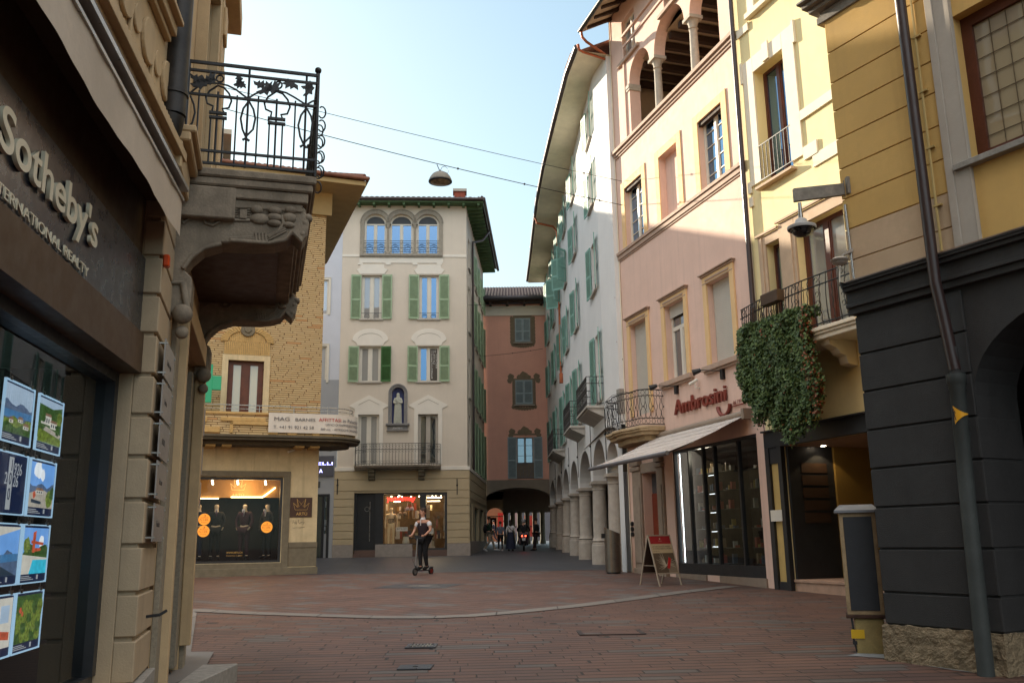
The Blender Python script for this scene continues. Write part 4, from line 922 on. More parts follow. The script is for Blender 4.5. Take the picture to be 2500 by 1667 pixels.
mb.build('shield', mat('aged_white_plastic', (.45, .41, .37)), an); MB(TL_).tube([tuple(s0), tuple(at_d(2060, 715, 10.6)), tuple(at_d(2066, 748, 10.6))], .006, 5).build('cable', M_iron, an)
# --- street cabinet
c = gnd(2133, 1596); cab = empty('utility_cabinet', (c.x, c.y + .15, gz(c.y)), R(-19)); tag(cab, 'tall narrow utility cabinet with rusty cream frame and black door on a short plinth', 'cabinet')
zt_ = at_d(2130, 1250, c.y).z - gz(c.y); zm_ = at_d(2130, 1500, c.y).z - gz(c.y)
wl = .20
M_rust = mat('rusty_cream_paint', (.36, .26, .15), .7, .25, 9, .2, 60, dirt=.8)
MB().box(-wl - .0, wl + .02, -.16, .16, zm_, zt_).build('box', M_rust, cab, bevel=.006)
MB().box(-wl + .045, wl - .03, -.172, -.16, zm_ + .05, zt_ - .05).build('door', mat('black_slate_panel', (.028, .030, .035), .55, .15, 6), cab, bevel=.003)
MB().box(-wl - .02, wl + .04, -.18, .18, zm_ - .04, zm_).build('bottom_rim', mat('rust_brown', (.06, .03, .02), .8, .3, 8), cab, bevel=.006)
mb = MB(); mb.add([(-wl - .05, -.2, zt_), (wl + .06, -.2, zt_), (wl + .06, .2, zt_), (-wl - .05, .2, zt_), (-wl - .05, -.2, zt_ + .03), (wl + .06, -.2, zt_ + .03), (wl, .02, zt_ + .10), (-wl + .02, .02, zt_ + .10), (wl + .06, .2, zt_ + .03), (-wl - .05, .2, zt_ + .03)], [(0, 3, 2, 1), (0, 1, 5, 4), (4, 5, 6, 7), (1, 2, 8, 5), (2, 3, 9, 8), (3, 0, 4, 9), (7, 6, 8, 9), (5, 8, 6), (4, 7, 9)])
mb.build('lid', mat('pale_blue_grey_lid', (.20, .21, .23), .45, .2, 5), cab)
MB().box(-.13, wl, -.14, .14, -.05, zm_ - .04).build('plinth', mat('grimy_cream_plinth', (.34, .26, .11), .8, .25, 6, .2, 60, dirt=.6), cab, bevel=.012)
MB().box(-.18, -.03, -.152, -.14, zm_ - .27, zm_ - .17).build('yellow_tag', flatm('tape_yellow', (.62, .38, .01), .5), cab)
MB().tube([(-.16, -.12, zm_ - .04), (-.15, -.13, .3), (-.16, -.12, .18), (-.13, -.12, .02)], .012, 6).box(-.17, -.12, -.14, -.12, zm_ - .34, zm_ - .30).build('cable', M_iron, cab)

# ================================================================ yellow house
Y = Fr(5.96, 21.27, -20.2, 1)
M_yel = mat('pale_yellow_plaster', (.78, .66, .36), .85, .06, 1.2, .15, 70, streak=.12)
M_cream = mat('cream_trim', (.74, .66, .52), .8, .05, 2, .1, 60)
M_tan = mat('tan_stone_trim', (.48, .35, .24), .8, .1, 3, .2, 60)
root = Y.root('yellow_house', 'bright yellow house with cream window trim between the pink house and the ochre corner', 'building')
HY = 18.0
opn = prect(Y, (1946, 1100), (2098, 1050), (1956, 1430)); zs_ = .78; zt_ = 3.62
wU = prect(Y, (1841, 178), (1912, 120), (1882, 430))
wS = prect(Y, (1872, 598), (1906, 583), (1893, 760)); wB = prect(Y, (1943, 560), (2062, 495), (1975, 760))
zf = Y.at(1900, 870)[1]
ub_ = sorted([wB[0], wB[1]])
hs = [(-4.3, -.66, zs_ - 1.2, zt_, 7.0), (wU[0], wU[1], wU[2] - .15, wU[3], .32), (wS[0], wS[1], 5.85, wS[3], .25), (-3.3, wB[1], 5.85, (Y.at(1972, 543)[1]), .25), (-2.3, -.9, 14.6, 17, .3), (-5.8, -4.6, 5.85, 8.4, .25)]
mb = MB(Y.L); wall(mb, Y, -7.5, -.0, -.3, HY, 0, hs); body(mb, -7.5, 0, -.3, HY, 0, -8); mb.build('wall', M_yel, root)
window(Y, root, wU[0], wU[1], wU[2] - .15, wU[3], M_woodbr, M_paneb, dep=.32, fw=.07, hole=False, sill=M_tan, sillw=.16, sillproj=.12)
mb = MB(Y.L); a, b, c_, d_ = wU[0], wU[1], wU[2] - .15, wU[3]
mb.box(a - .42, a, 0, .045, c_ + .15, d_ + .42).box(b, b + .42, 0, .045, c_ + .15, d_ + .42).box(a, b, 0, .045, d_, d_ + .42).box(a - .5, a - .42, 0, .07, d_ - .1, d_ + .48).box(b + .42, b + .5, 0, .07, d_ - .1, d_ + .48)
mb.box(b + .42, b + .56, 0, .05, c_ + .0, c_ + .3).box(a - .9, a - .42, 0, .05, c_ + .0, c_ + .32)
mb.box((a + b) / 2 - .12, (a + b) / 2 + .12, .045, .09, d_ + .02, d_ + .5).box(-7.5, a - .42, 0, .05, c_ + .98, c_ + 1.22).box(-7.5, a - .7, 0, .035, c_ - .28, c_ + .02).box(b + .4, -.1, 0, .05, c_ - .35, c_ - .1)
mb.build('window_trim', M_cream, root, bevel=.006)
mb = MB(Y.L)
for z in (c_ + .16, c_ + 1.05): mb.box(a - .05, b + .05, .03, .05, z - .01, z + .012)
k = a + .06
while k < b: mb.tube([(k, .04, c_ + .16), (k, .04, c_ + 1.05)], .012, 6); k += .14
mb.build('railing', M_iron, root)
mb = MB(Y.L); mb.box(-2.6, -.6, 0, .14, 14.45, 14.6).box(-2.5, -2.3, 0, .05, 14.6, 17.4).box(-.9, -.62, 0, .05, 14.6, 17.4).box(-2.3, -.9, 0, .05, 17, 17.4).box(-7.5, -2.6, 0, .05, 14.2, 14.42).box(-.6, -.1, 0, .05, 14.2, 14.42); mb.build('window_trim', M_cream, root, bevel=.006)
window(Y, root, -2.3, -.9, 14.6, 17, M_woodbr, M_paneb, dep=.3, hole=False)
zbt = Y.at(1972, 543)[1]
window(Y, root, wS[0], wS[1], 5.85, wS[3], M_woodbr, M_pane, dep=.25, leaves=1, fw=.07, hole=False)
window(Y, root, -3.3, wB[1], 5.85, zbt, M_woodbr, M_panecurt, dep=.25, fw=.10, hole=False)
mb = MB(Y.L); s0, s1 = wS[0], wS[1]
mb.box(s1, s1 + .28, 0, .05, 5.85, wS[3] + .25).box(s1 + .1, s1 + .18, .05, .08, 5.85, wS[3] + .2).box(wB[1], s0, 0, .06, 5.85, zbt + .3).box(wB[1] + .1, s0 - .1, .06, .09, 5.85, zbt + .1).box(s0, s1, 0, .05, wS[3], wS[3] + .25).box(s0, s1 + .32, .05, .11, wS[3] + .25, wS[3] + .31).box(-3.5, wB[1], 0, .06, zbt, zbt + .3).box(-3.6, s0 + .05, .06, .12, zbt + .3, zbt + .36)
mb.build('window_surround', M_tan, root, bevel=.006)
# black shop surround, fascia, yellow side board, recessed passage with spotlights
mb = MB(Y.L); fz = Y.at(2026, 1050)[1]
mb.box(-4.4, -.05, 0, .12, zt_, zt_ + .36).box(-4.4, -.05, .0, .2, zt_ + .36, zt_ + .40).box(-.2, -.05, 0, .12, .2, zt_).box(-.66, -.52, 0, .12, .2, zt_).box(-.66, -.05, 0, .18, -.2, .42).box(-.52, -.2, 0, .09, 3.25, zt_).box(-.52, -.2, 0, .09, .42, .62)
mb.build('shop_surround', M_dark, root, bevel=.006)
MB(Y.L).box(-.52, -.2, .0, .05, .62, 3.25).build('side_board', mat('yellow_wooden_board', (.52, .36, .13), .6, .08, 4), root); MB(Y.L).box(-.56, -.14, .13, .14, 1.95, 2.2).build('notice_board', M_white, root)
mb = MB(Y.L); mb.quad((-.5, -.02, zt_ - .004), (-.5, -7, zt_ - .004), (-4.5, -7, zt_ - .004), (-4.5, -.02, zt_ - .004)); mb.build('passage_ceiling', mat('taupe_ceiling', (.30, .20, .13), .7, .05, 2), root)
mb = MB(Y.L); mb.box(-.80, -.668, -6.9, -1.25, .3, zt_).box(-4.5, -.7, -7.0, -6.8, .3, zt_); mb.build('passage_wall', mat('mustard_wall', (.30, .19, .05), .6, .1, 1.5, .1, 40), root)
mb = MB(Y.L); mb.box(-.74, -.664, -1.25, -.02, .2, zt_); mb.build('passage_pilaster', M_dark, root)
mb = MB(Y.L)
for k in range(5): mb.box(-.755, -.74, -1.05, -.35, 1.9 + k * .28, 2.12 + k * .28)
mb.build('directory_plate', mat('dark_bronze', (.05, .03, .02), .4), root)
mb = MB(Y.L); mb.box(-4.3, -.66, -6.9, .0, -.3, .62).box(-4.3, -.62, -6.9, .03, .62, .68); mb.build('threshold_step', mat('pink_tan_stone', (.42, .27, .19), .7, .15, 6, .2, 60), root, bevel=.006)
for px_, py_ in ((2010, 1088), (2099, 1096), (2135, 1098)):
    r__ = ray(px_, py_); t_ = (zt_ - .004 - CH) / r__[2]; X, Y_ = r__[0] * t_, r__[1] * t_
    uu = (X - Y.ox) * Y.d[0] + (Y_ - Y.oy) * Y.d[1]; ww = ((X - Y.ox) * Y.n[0] + (Y_ - Y.oy) * Y.n[1]); ww = max(-4, min(-.1, ww))
    MB(Y.L).lathe([(.06, zt_ - .012), (.055, zt_ - .004)], (uu, ww, 0), 16).build('spotlight', emis('spot_glow', (1, .82, .6), 9), root)
    ld = bpy.data.lights.new('spot', 'SPOT'); ld.energy = 7; ld.spot_size = R(110); ld.color = (1, .74, .42); ld.shadow_soft_size = .04
    lo = bpy.data.objects.new('spot_lamp', ld); col.objects.link(lo); lo.location = Y.W(uu, ww, zt_ - .03)
# balcony with wrought iron rail
mb = MB(Y.L); bz = 5.62
bu1 = -.35; bu0 = -4.3
pl_ = [(bu0, 0), (bu0, .85), (-2.9, .95), (-2.0, .92), (-1.2, .88), (bu1, .75), (bu1, 0)]
mb.prismc(pl_, bz + .06, bz + .14); mb.prismc([(u, w_ * .95) for u, w_ in pl_], bz, bz + .06); mb.prismc([(u, w_ * .9) for u, w_ in pl_], bz - .1, bz); bs = mb.build('balcony', M_cream, root, bevel=.012)
for uu in (-.9, -3.3):
    mb = MB(Y.L); mb.prisma([(0, bz - .1), (.7, bz - .1), (.68, bz - .2), (.5, bz - .28), (.42, bz - .38), (.3, bz - .42), (.25, bz - .58), (0, bz - .62)], uu, uu + .25); mb.build('bracket', M_cream, bs, bevel=.01)
rl = MB(Y.L); path = [(bu0, .80), (-2.9, .90), (-2.0, .87), (-1.2, .83), (bu1 - .03, .70)]
for z_ in (bz + .2, bz + 1.0, bz + 1.22): rl.tube([(u, w_ + .06 * math.sin((z_ - bz) * 2.4), z_) for u, w_ in path], .016, 6)
for a_, b_ in zip(path, path[1:]):
    n_ = 8
    for k in range(n_):
        t_ = k / n_; u_ = a_[0] + (b_[0] - a_[0]) * t_; w_ = a_[1] + (b_[1] - a_[1]) * t_
        rl.tube([(u_, w_ + .06 * math.sin(q_ * 2.4) + (.012 * math.sin(q_ * 30) if k % 2 else 0), bz + q_) for q_ in [.14 + .06 * j for j in range(19)]], .011, 5)
        if k % 4 == 1:
            for cz in (.45, .62, .8, 1.1): rl.tube([(u_ + .05 + .05 * math.cos(R(g_)), w_ + .08, bz + cz + .05 * math.sin(R(g_))) for g_ in range(0, 300, 40)], .008, 5)
for u_ in (bu1 - .03, bu0):
    for k in range(6): rl.tube([(u_, .1 + .12 * k, bz + .14), (u_, .1 + .12 * k, bz + 1.22)], .011, 5)
rl.build('railing', M_iron, bs, smooth=50)
# --- ivy: window boxes along the rail and hanging foliage
Yi = Fl(Y, -1.3, .8, 3.9); ivy = Yi.thing('ivy', 'thick curtain of green ivy with red tips hanging from the yellow house balcony', 'plant')
fb = Fl(Y, -1.9, .95, 6.6); o_ = fb.thing('planter', 'dark planter box hooked on the balcony rail at the end of the ivy', 'planter'); MB(fb.L).box(-2.35, -1.75, .95, 1.15, 6.55, 6.8).build('box', M_fasc, o_, bevel=.01); MB(fb.L).box(-2.31, -1.79, .97, 1.13, 6.79, 6.81).build('soil', M_black, o_)
def leafm(name, c, tr=.25):
    m = mat(name, c, .55, .3, 3, 0, spec=.35); return m
rng = random.Random(3)
outl = [(1823, 800), (1818, 850), (1817, 930), (1833, 960), (1850, 1010), (1855, 1040), (1872, 1010), (1885, 1035), (1905, 1050), (1912, 1075), (1925, 1085), (1945, 1070), (1965, 1055), (1985, 1030), (1990, 1000), (2000, 1015), (2006, 960), (2010, 915), (1995, 880), (1985, 830), (1980, 790), (1982, 760), (1965, 753), (1930, 765), (1880, 783), (1845, 790)]
def inside(x, y, P_):
    r_ = False
    for i in range(len(P_)):
        (x0, y0), (x1, y1) = P_[i - 1], P_[i]
        if (y0 > y) != (y1 > y) and x < (x1 - x0) * (y - y0) / (y1 - y0) + x0: r_ = not r_
    return r_
mg = [MB(Yi.L) for _ in range(3)]
def put_leaf(mbx, u, w_, z, s_):
    n = Vector((rng.gauss(0, .6), 1.0, rng.gauss(.35, .5))).normalized(); t = Vector((rng.gauss(0, 1), rng.gauss(0, .3), rng.gauss(-.6, .6))).normalized(); x = t.cross(n).normalized(); y = n.cross(x)
    c0 = Vector((u, w_, z)); pts = [(-.1, -.5), (.45, -.35), (.3, 0), (.5, .3), (0, .75), (-.45, .25), (-.3, -.05), (-.5, -.35)]
    mbx.add([tuple(c0 + x * (a_ * s_) + y * (b_ * s_) + n * (.12 * s_ * (abs(a_)))) for a_, b_ in pts], [(0, 1, 2, 3, 4, 5, 6, 7)])
cnt = 0
polyuz = [Y.at(x, y, .9) for x, y in outl]
us_ = [p[0] for p in polyuz]; zs2 = [p[1] for p in polyuz]; zmx, zmn = max(zs2), min(zs2)
for k in range(52000):
    u_ = rng.uniform(min(us_) - .1, max(us_) + .1); z_ = rng.uniform(zmn - .1, zmx)
    if not inside(u_ + rng.gauss(0, .04), z_ + rng.gauss(0, .05), polyuz): continue
    fall = (zmx - z_) / (zmx - zmn)
    clump = .5 + .5 * math.sin(u_ * 7 + math.sin(z_ * 3) * 2) * math.cos(z_ * 2.7 + u_ * 1.3)
    if fall > .55 and rng.random() > .9 - .75 * (fall - .55) / .45 + .35 * (clump - .5): continue
    dep_ = .95 + .12 * clump - .25 * max(0, fall - .5) + rng.uniform(-.16, .10)
    red = rng.random() < (.30 if u_ < min(us_) + .32 else .012)
    mg[2 if red else (1 if rng.random() < .5 else 0)].__class__
    put_leaf(mg[2 if red else (1 if rng.random() < .5 else 0)], u_, dep_, z_, rng.uniform(.035, .068)); cnt += 1
# side face and top of the mass
for k in range(3500):
    z_ = rng.uniform(zmn + 1.1, zmx); w_ = rng.uniform(.1, 1.0); put_leaf(mg[rng.randint(0, 1)], max(us_) - rng.uniform(0, .12), w_, z_, rng.uniform(.045, .08))
for k in range(2500):
    put_leaf(mg[rng.randint(0, 1)], rng.uniform(min(us_) + .2, max(us_)), rng.uniform(.6, 1.05), zmx - .12 + rng.uniform(-.1, .08), rng.uniform(.045, .08))
l0 = mg[0].build('foliage', leafm('ivy_leaf', (.045, .085, .022)), ivy, recalc=False); mg[1].build('foliage', leafm('ivy_leaf_light', (.085, .135, .035)), ivy, recalc=False); mg[2].build('reddish_foliage', leafm('ivy_leaf_red', (.22, .06, .02)), ivy, recalc=False)
for k in range(34):
    u_ = rng.uniform(min(us_) + .05, max(us_) - .05); zb2 = zmn + rng.uniform(-.05, .9)
    zz_ = zb2 + .9
    if not inside(u_, zb2 + .75, polyuz): continue
    du_ = rng.gauss(0, .03)
    while zz_ > zb2: u_ += du_ * .3 + rng.gauss(0, .012); put_leaf(mg[rng.randint(0, 1)], u_, .92 + rng.gauss(0, .03), zz_, rng.uniform(.035, .07)); zz_ -= rng.uniform(.02, .05)
for k in range(60):
    u_ = max(us_) + rng.uniform(-.02, .16); put_leaf(mg[2 if k % 5 == 0 else 0], u_, rng.uniform(.5, .95), rng.uniform(zmn + 1.3, zmx - .2), rng.uniform(.03, .06))
mb = MB(Yi.L)
for k in range(26):
    u_ = rng.uniform(min(us_) + .15, max(us_) - .1); z1_ = rng.uniform(zmn + .0, zmn + 1.2)
    if not inside(u_, z1_ + .3, polyuz): continue
    mb.tube([(u_, .9, 6.7), (u_ + rng.gauss(0, .05), .93, 5.6), (u_ + rng.gauss(0, .08), .88, z1_)], .007, 4)
mb.build('stem', mat('ivy_stem', (.07, .035, .02), .8), ivy)

# ================================================================ pink house
K = Fr(5.96, 21.27, -17.2, 1)
M_pink = mat('pink_plaster', (.71, .50, .41), .85, .06, 1.1, .15, 70, streak=.25, dirt=.12)
M_peach = mat('peach_trim', (.72, .49, .25), .8, .06, 2, .1, 60)
M_stonep = mat('pinkish_stone_moulding', (.42, .30, .23), .8, .12, 4, .2, 60)
M_col = mat('pale_column_stone', (.46, .41, .34), .8, .15, 6, .3, 60, dirt=.25)
M_beam = mat('dark_beam', (.045, .025, .016), .8, .3, 3)
M_blind = mat('roller_blind', (.52, .49, .43), .6, .05, 2, 0)
root = K.root('pink_house', 'tall pink house with an arched loggia, peach window surrounds and a curved iron balcony', 'building')
HK = 19.6; UE = 7.95
uj0 = K.at(1757, 90)[0]; uj1 = K.at(1541, 300)[0]; uc1 = K.at(1594, 200)[0]; uc2 = K.at(1680, 100)[0]
zsl = 14.5; zsp = K.at(1594, 138)[1]
hA = prect(K, (1525, 462.5), (1567, 425.5), (1531.4, 597.7)); hBl = prect(K, (1609, 390), (1652.6, 352), (1615.6, 534)); hC = prect(K, (1703.6, 302), (1761, 247.5), (1712.5, 460))
h1 = prect(K, (1539, 799.5), (1578.6, 779), (1550, 980)); h2 = prect(K, (1623, 749.7), (1670, 724), (1627, 934.7)); h3 = prect(K, (1726.5, 690.8), (1782.6, 659), (1734, 894))
zt1 = (h1[3] + h2[3] + h3[3]) / 3; zb1 = (h2[2] + h3[2]) / 2; zt3 = (hA[3] + hC[3]) / 2; zb3 = 10.9
up = [(hA[0], hA[1]), (hBl[0], hBl[1]), (hC[0], hC[1])]; lo_ = [(h1[0], h1[1], 5.35), (h2[0], h2[1], zb1), (h3[0], h3[1], zb1)]
sh0, sh1, shz0, shz1 = .42, 4.85, .66, 4.04
dr0, dr1, drz = 5.80, 6.86, 3.55
cw = .17
lg = [(uj0, uc2 - cw), (uc2 + cw, uc1 - cw), (uc1 + cw, uj1)]
hs = [(a, b, zsp, zsp + (b - a) / 2, .38, (b - a) / 2, 'bs') for a, b in lg] + [(uj0, uj1, zsl, zsp, .38, 0, 't')]
hs += [(up[0][0], up[0][1], zb3, zt3, .22), (up[1][0], up[1][1], zb3, zt3, .2), (up[2][0], up[2][1], zb3, zt3, .22)] + [(a, b, c_, zt1, .25) for a, b, c_ in lo_]
hs += [(sh0, sh1, shz0, shz1, .2), (dr0, dr1, .2, drz, .35), (5.9, 6.9, 17.5, 18.9, .2), (2.8, 3.8, 17.5, 18.9, .2)]
mb = MB(K.L); wall(mb, K, 0, UE, -.3, HK, 0, hs)
for uc in (uc1, uc2): mb.quad((uc - cw, 0, zsp), (uc + cw, 0, zsp), (uc + cw, -.38, zsp), (uc - cw, -.38, zsp))
mb; body(mb, 0, UE, -.3, HK, 0, -9)
mb.quad((0, -.38, zsl - .1), (UE, -.38, zsl - .1), (UE, -2.6, zsl - .1), (0, -2.6, zsl - .1))
mb.build('wall', M_pink, root)
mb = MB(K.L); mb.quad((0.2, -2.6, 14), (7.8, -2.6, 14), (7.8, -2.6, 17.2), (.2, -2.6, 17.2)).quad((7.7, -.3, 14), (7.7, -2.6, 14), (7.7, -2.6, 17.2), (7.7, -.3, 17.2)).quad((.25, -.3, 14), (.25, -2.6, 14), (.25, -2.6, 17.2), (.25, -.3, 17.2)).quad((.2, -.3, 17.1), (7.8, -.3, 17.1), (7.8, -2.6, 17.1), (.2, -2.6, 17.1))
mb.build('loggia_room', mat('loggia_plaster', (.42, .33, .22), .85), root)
mb = MB(K.L); u = .45
while u < 7.7: mb.box(u, u + .16, -2.55, -.4, 16.85, 17.05); u += .62
mb.build('loggia_beam', M_beam, root)
mb = MB(K.L); mb.box(-.0, UE, 0, .14, zsl - .1, zsl + .02).box(.05, UE - .1, 0, .08, zsl - .2, zsl - .1).box(.1, UE - .15, 0, .04, zsl - .28, zsl - .2); mb.build('loggia_sill', M_stonep, root, bevel=.008)
for uc in (uc1, uc2):
    c = K.L(uc, -.19, 0); mb = MB()
    mb.lathe([(.17, zsl), (.17, zsl + .06), (.14, zsl + .12), (.13, zsl + .2), (.115, zsp - .42), (.12, zsp - .38), (.15, zsp - .36), (.12, zsp - .33), (.14, zsp - .2), (.19, zsp - .1)], (c[0], c[1], -K.g), 20); mb.T = K.L; mb.box(uc - .22, uc + .22, -.40, .03, zsp - .1, zsp); mb.build('column', M_col, root, smooth=35)
mb = MB(K.L)
for a, s_ in ((uj1, 1), (uj0, -1)):
    x0, x1 = sorted((a - .04 * s_, a + .22 * s_)); mb.box(x0, x1, -.4, .05, zsp - .16, zsp - .02).box(x0, x1, -.4, .03, zsp - .24, zsp - .16)
mb.build('impost', M_col, root, bevel=.01)
# raised label moulds round the loggia, string courses
mb = MB(K.L)
for z, p in ((zsp + 1.45, .05), (zsp + 1.85, .07)): mb.box(-.0, uj1 + .35 + (0 if p > .06 else -.0), 0, p, z, z + .09)
mb.box(uj1 + .27, uj1 + .36, 0, .05, zsl + .1, zsp + 1.45)
mb.build('moulding', M_pink, root, bevel=.006)
mb = MB(K.L); mb.box(0, UE + .03, 0, .10, 10.80, 10.90).box(0, UE + .0, 0, .06, 10.66, 10.80).box(0, UE, 0, .03, 10.60, 10.66); mb.build('string_course', M_stonep, root, bevel=.006)
mb = MB(K.L)
for u in (5.6, 2.5): mb.box(u, u + 1.6, 0, .1, 17.3, 17.42)
mb.build('sill', M_stonep, root, bevel=.006)
for u in (5.9, 2.8): window(K, root, u, u + 1.0, 17.5, 18.9, M_white, M_pane, dep=.2, hole=False)
def surr(a, b, c, d, wd, m, pr=.0, grooves=True, top=True):
    s_ = MB(K.L); s_.box(a - wd, a, -.0, .035 + pr, c, d + wd).box(b, b + wd, 0, .035 + pr, c, d + wd)
    if top: s_.box(a, b, 0, .035 + pr, d, d + wd)
    return s_
for (a, b), nm in zip(up, 'ABC'):
    surr(a, b, zb3, zt3, .26, M_peach).build('window_surround', M_peach, root, bevel=.004)
for i in (0, 2):
    a, b = up[i]
    window(K, root, a, b, zb3, zt3, M_white, M_paneb, dep=.22, fw=.07, hole=False, bars=(.2, .4, .6, .8))
    MB(K.L).box(a, b, -.14, -.02, zt3 - .12, zt3).build('blind_box', M_beam, root)
MB(K.L).quad((up[1][0], -.2, zb3), (up[1][1], -.2, zb3), (up[1][1], -.2, zt3), (up[1][0], -.2, zt3)).build('blind_window', M_pink, root)
for i, (a, b, c_) in enumerate(lo_):
    mb = surr(a, b, c_, zt1, .2, M_peach, .02)
    mb.build('window_surround', M_peach, root, bevel=.006)
    mb = MB(K.L)
    mb.box(a - .02, b + .02, .056, .075, zt1 + .06, zt1 + .12).box(a - .24, b + .24, 0, .09, zt1 + .2, zt1 + .25).box(a - .28, b + .28, 0, .14, zt1 + .25, zt1 + .29).box(a - .2, b + .2, .055, .06, zt1 + .0, zt1 + .03)
    if i: mb.box(a - .34, b + .34, 0, .16, c_ - .14, c_).box(a - .3, b + .3, 0, .10, c_ - .2, c_ - .14)
    mb.build('window_cap', M_stonep, root, bevel=.008)
    if i == 1:
        window(K, root, a, b, c_, zt1, M_white, panem('dark_curtain_pane', .12, (.10, .07, .05)), dep=.25, fw=.09, hole=False, transom=c_ + (zt1 - c_) * .66)
        m2 = MB(K.L); z = zt1 - .36
        while z < zt1: m2.box(a + .02, b - .02, -.15, -.135, z, z + .045); z += .05
        m2.build('roller_blind', M_blind, root)
    else:
        m2 = MB(K.L); z = c_; m2.box(a, b, -.2, -.17, c_, zt1)
        while z < zt1 - .03: m2.box(a + .01, b - .01, -.17, -.155, z, z + .043); z += .05
        m2.build('roller_blind', M_blind, root)
# eave of the pink roof
ZG = HK - .55; mb = MB(K.L); mb.prisma([(0, HK - .0), (1.0, ZG), (1.0, ZG + .05), (0, HK + .05)], -.6, UE + .1); mb.build('soffit', mat('eave_boards', (.50, .42, .30), .8, .1, 3), root)
mb = MB(K.L); u = .2
while u < UE: mb.prisma([(0, HK - .14), (.9, ZG - .03), (.9, ZG + .06), (0, HK)], u, u + .12); u += .62
mb.build('rafter', M_beam, root)
mb = MB(K.L); mb.tube([(-.6, 1.06, ZG + .06), (UE + .15, 1.06, ZG + .06)], .08, 10); mb.build('gutter', mat('green_black_gutter', (.025, .035, .033), .35, .2, 5, .05, 40, spec=.5), root, smooth=50)
tiled_roof('roof', root, K, -.3, UE + .1, 1.0, -7, ZG + .12, 24, M_tile)
# shop sign letters, little plate
Ks = Fl(K, 3, .04, 5.0); sg = Ks.thing('shop_sign', 'dark red raised letters Ambrosini on the pink wall above the awning', 'sign')
M_red = mat('oxblood_letters', (.20, .035, .022), .45, .1, 5, 0, spec=.5)
uA, uI = K.at(1652, 1000)[0], K.at(1777, 960)[0]
zb_ = (K.at(1655, 1012)[1] + K.at(1775, 977)[1]) / 2
hA_ = K.at(1661, 975.5)[1] - K.at(1661, 1011)[1]
fit(Ks, 'Ambrosini', uA, uI, zb_, hA_, .06, M_red, parent=sg, ext=.03, off=.008, res=5)
ux = K.at(1772, 990)[0]
mb = MB(Ks.L); mb.tube([(ux + .30 * math.cos(R(a)), .06, zb_ - .12 + .26 * math.sin(R(a))) for a in range(180, 365, 15)], .05, 8); mb.build('smile_mark', M_red, sg, smooth=50)
mb = MB(Ks.L); mb.box(ux - .95, ux - .38, .03, .05, zb_ - .22, zb_ - .19).box(ux - .98, ux - .93, .03, .07, zb_ - .22, zb_ + .02); mb.build('bracket', M_red, sg); fit(Ks, 'dal 1914', ux - .42, ux - .90, zb_ - .17, .10, .045, M_red, parent=sg, ext=.005)
# lamps and camera on the pink wall
for i, (p0_, p1_, lab) in enumerate((((1620, 948), (1655, 950), 'small black wall spotlight on a bent arm left of the red letters'), ((1720, 911), (1768, 913), 'small black wall spotlight on a bent arm right of the white camera'))):
    ub_, zb2 = K.at(*p1_); Kl = Fl(K, ub_, 0, zb2); lt = Kl.thing('wall_spotlight', lab, 'spotlight', 'spotlights on the pink wall')
    MB(Kl.L).box(ub_ - .06, ub_ + .06, 0, .1, zb2 - .14, zb2 + .12).build('base', M_iron, lt, bevel=.01); MB(Kl.L).tube([(ub_, .05, zb2 + .08), (ub_ + .3, .55, zb2 + .14)], .012, 6).build('arm', M_iron, lt)
    mb = MB(Kl.L); mb.tube([(ub_ + .3, .5, zb2 + .14), (ub_ + .42, .68, zb2 + .08)], [.05, .085], 12); mb.build('lamp_head', M_iron, lt, smooth=50)
uq, zq = K.at(1708, 938); Kc = Fl(K, uq, 0, zq); cmr = Kc.thing('bullet_camera', 'small white bullet camera on the pink wall just above the red letters', 'security camera')
mb = MB(Kc.L); mb.tube([(uq - .05, .08, zq + .12), (uq + .10, .26, zq + .0)], .045, 10); mb.build('camera_body', M_white, cmr, smooth=40); MB(Kc.L).tube([(uq, .0, zq - .1), (uq - .0, .12, zq - .1), (uq, .15, zq + .05)], .02, 8).build('arm', M_white, cmr)
mb = MB(K.L)
for px_, y0, y1 in ((1521, 855, 900),):
    u0_, z1_ = K.at(px_, y0); z0_ = K.at(px_ + 2, y1)[1]; mb.box(u0_ - .02, u0_ + .02, 0, .03, z0_, z1_).ball((u0_, .02, (z0_ + z1_) / 2), .05, 6)
mb.build('wall_anchor', M_iron, root)
# shop front
mb = MB(K.L); fr = .07
for u in (sh0, 1.35, 2.55, 3.15, 3.95, sh1 - fr): mb.box(u, u + fr, -.14, -.04, shz0, shz1)
mb.box(sh0, sh1, -.14, -.03, shz0, shz0 + .28).box(sh0, sh1, -.14, -.03, shz1 - .08, shz1)
so_ = mb.build('shop_front', M_dark, root); MB(K.L).quad((sh0, -.09, shz0), (sh1, -.09, shz0), (sh1, -.09, shz1), (sh0, -.09, shz1)).build('pane', glassm('shop_glass_dark', .045, (.75, .8, .78)), so_)
MB(K.L).box(sh0 - .05, 2.5, -.2, .05, .30, shz0).box(3.2, sh1 + .05, -.2, .05, .30, shz0).build('stone_sill', mat('beige_base_stone', (.26, .20, .155), .7, .1, 5, .2, 60), root, bevel=.006)
mb = MB(K.L); mb.quad((.2, -.15, .3), (5.2, -.15, .3), (5.2, -2.6, .3), (.2, -2.6, .3)).quad((.2, -2.6, .3), (5.2, -2.6, .3), (5.2, -2.6, 4.1), (.2, -2.6, 4.1)).quad((.2, -.15, 4.08), (5.2, -.15, 4.08), (5.2, -2.6, 4.08), (.2, -2.6, 4.08)).quad((5.1, -.15, .3), (5.1, -2.6, .3), (5.1, -2.6, 4.1), (5.1, -.15, 4.1)).quad((.25, -.15, .3), (.25, -2.6, .3), (.25, -2.6, 4.1), (.25, -.15, 4.1))
mb.build('shop_room', mat('shop_dark', (.035, .025, .018), .6), root)
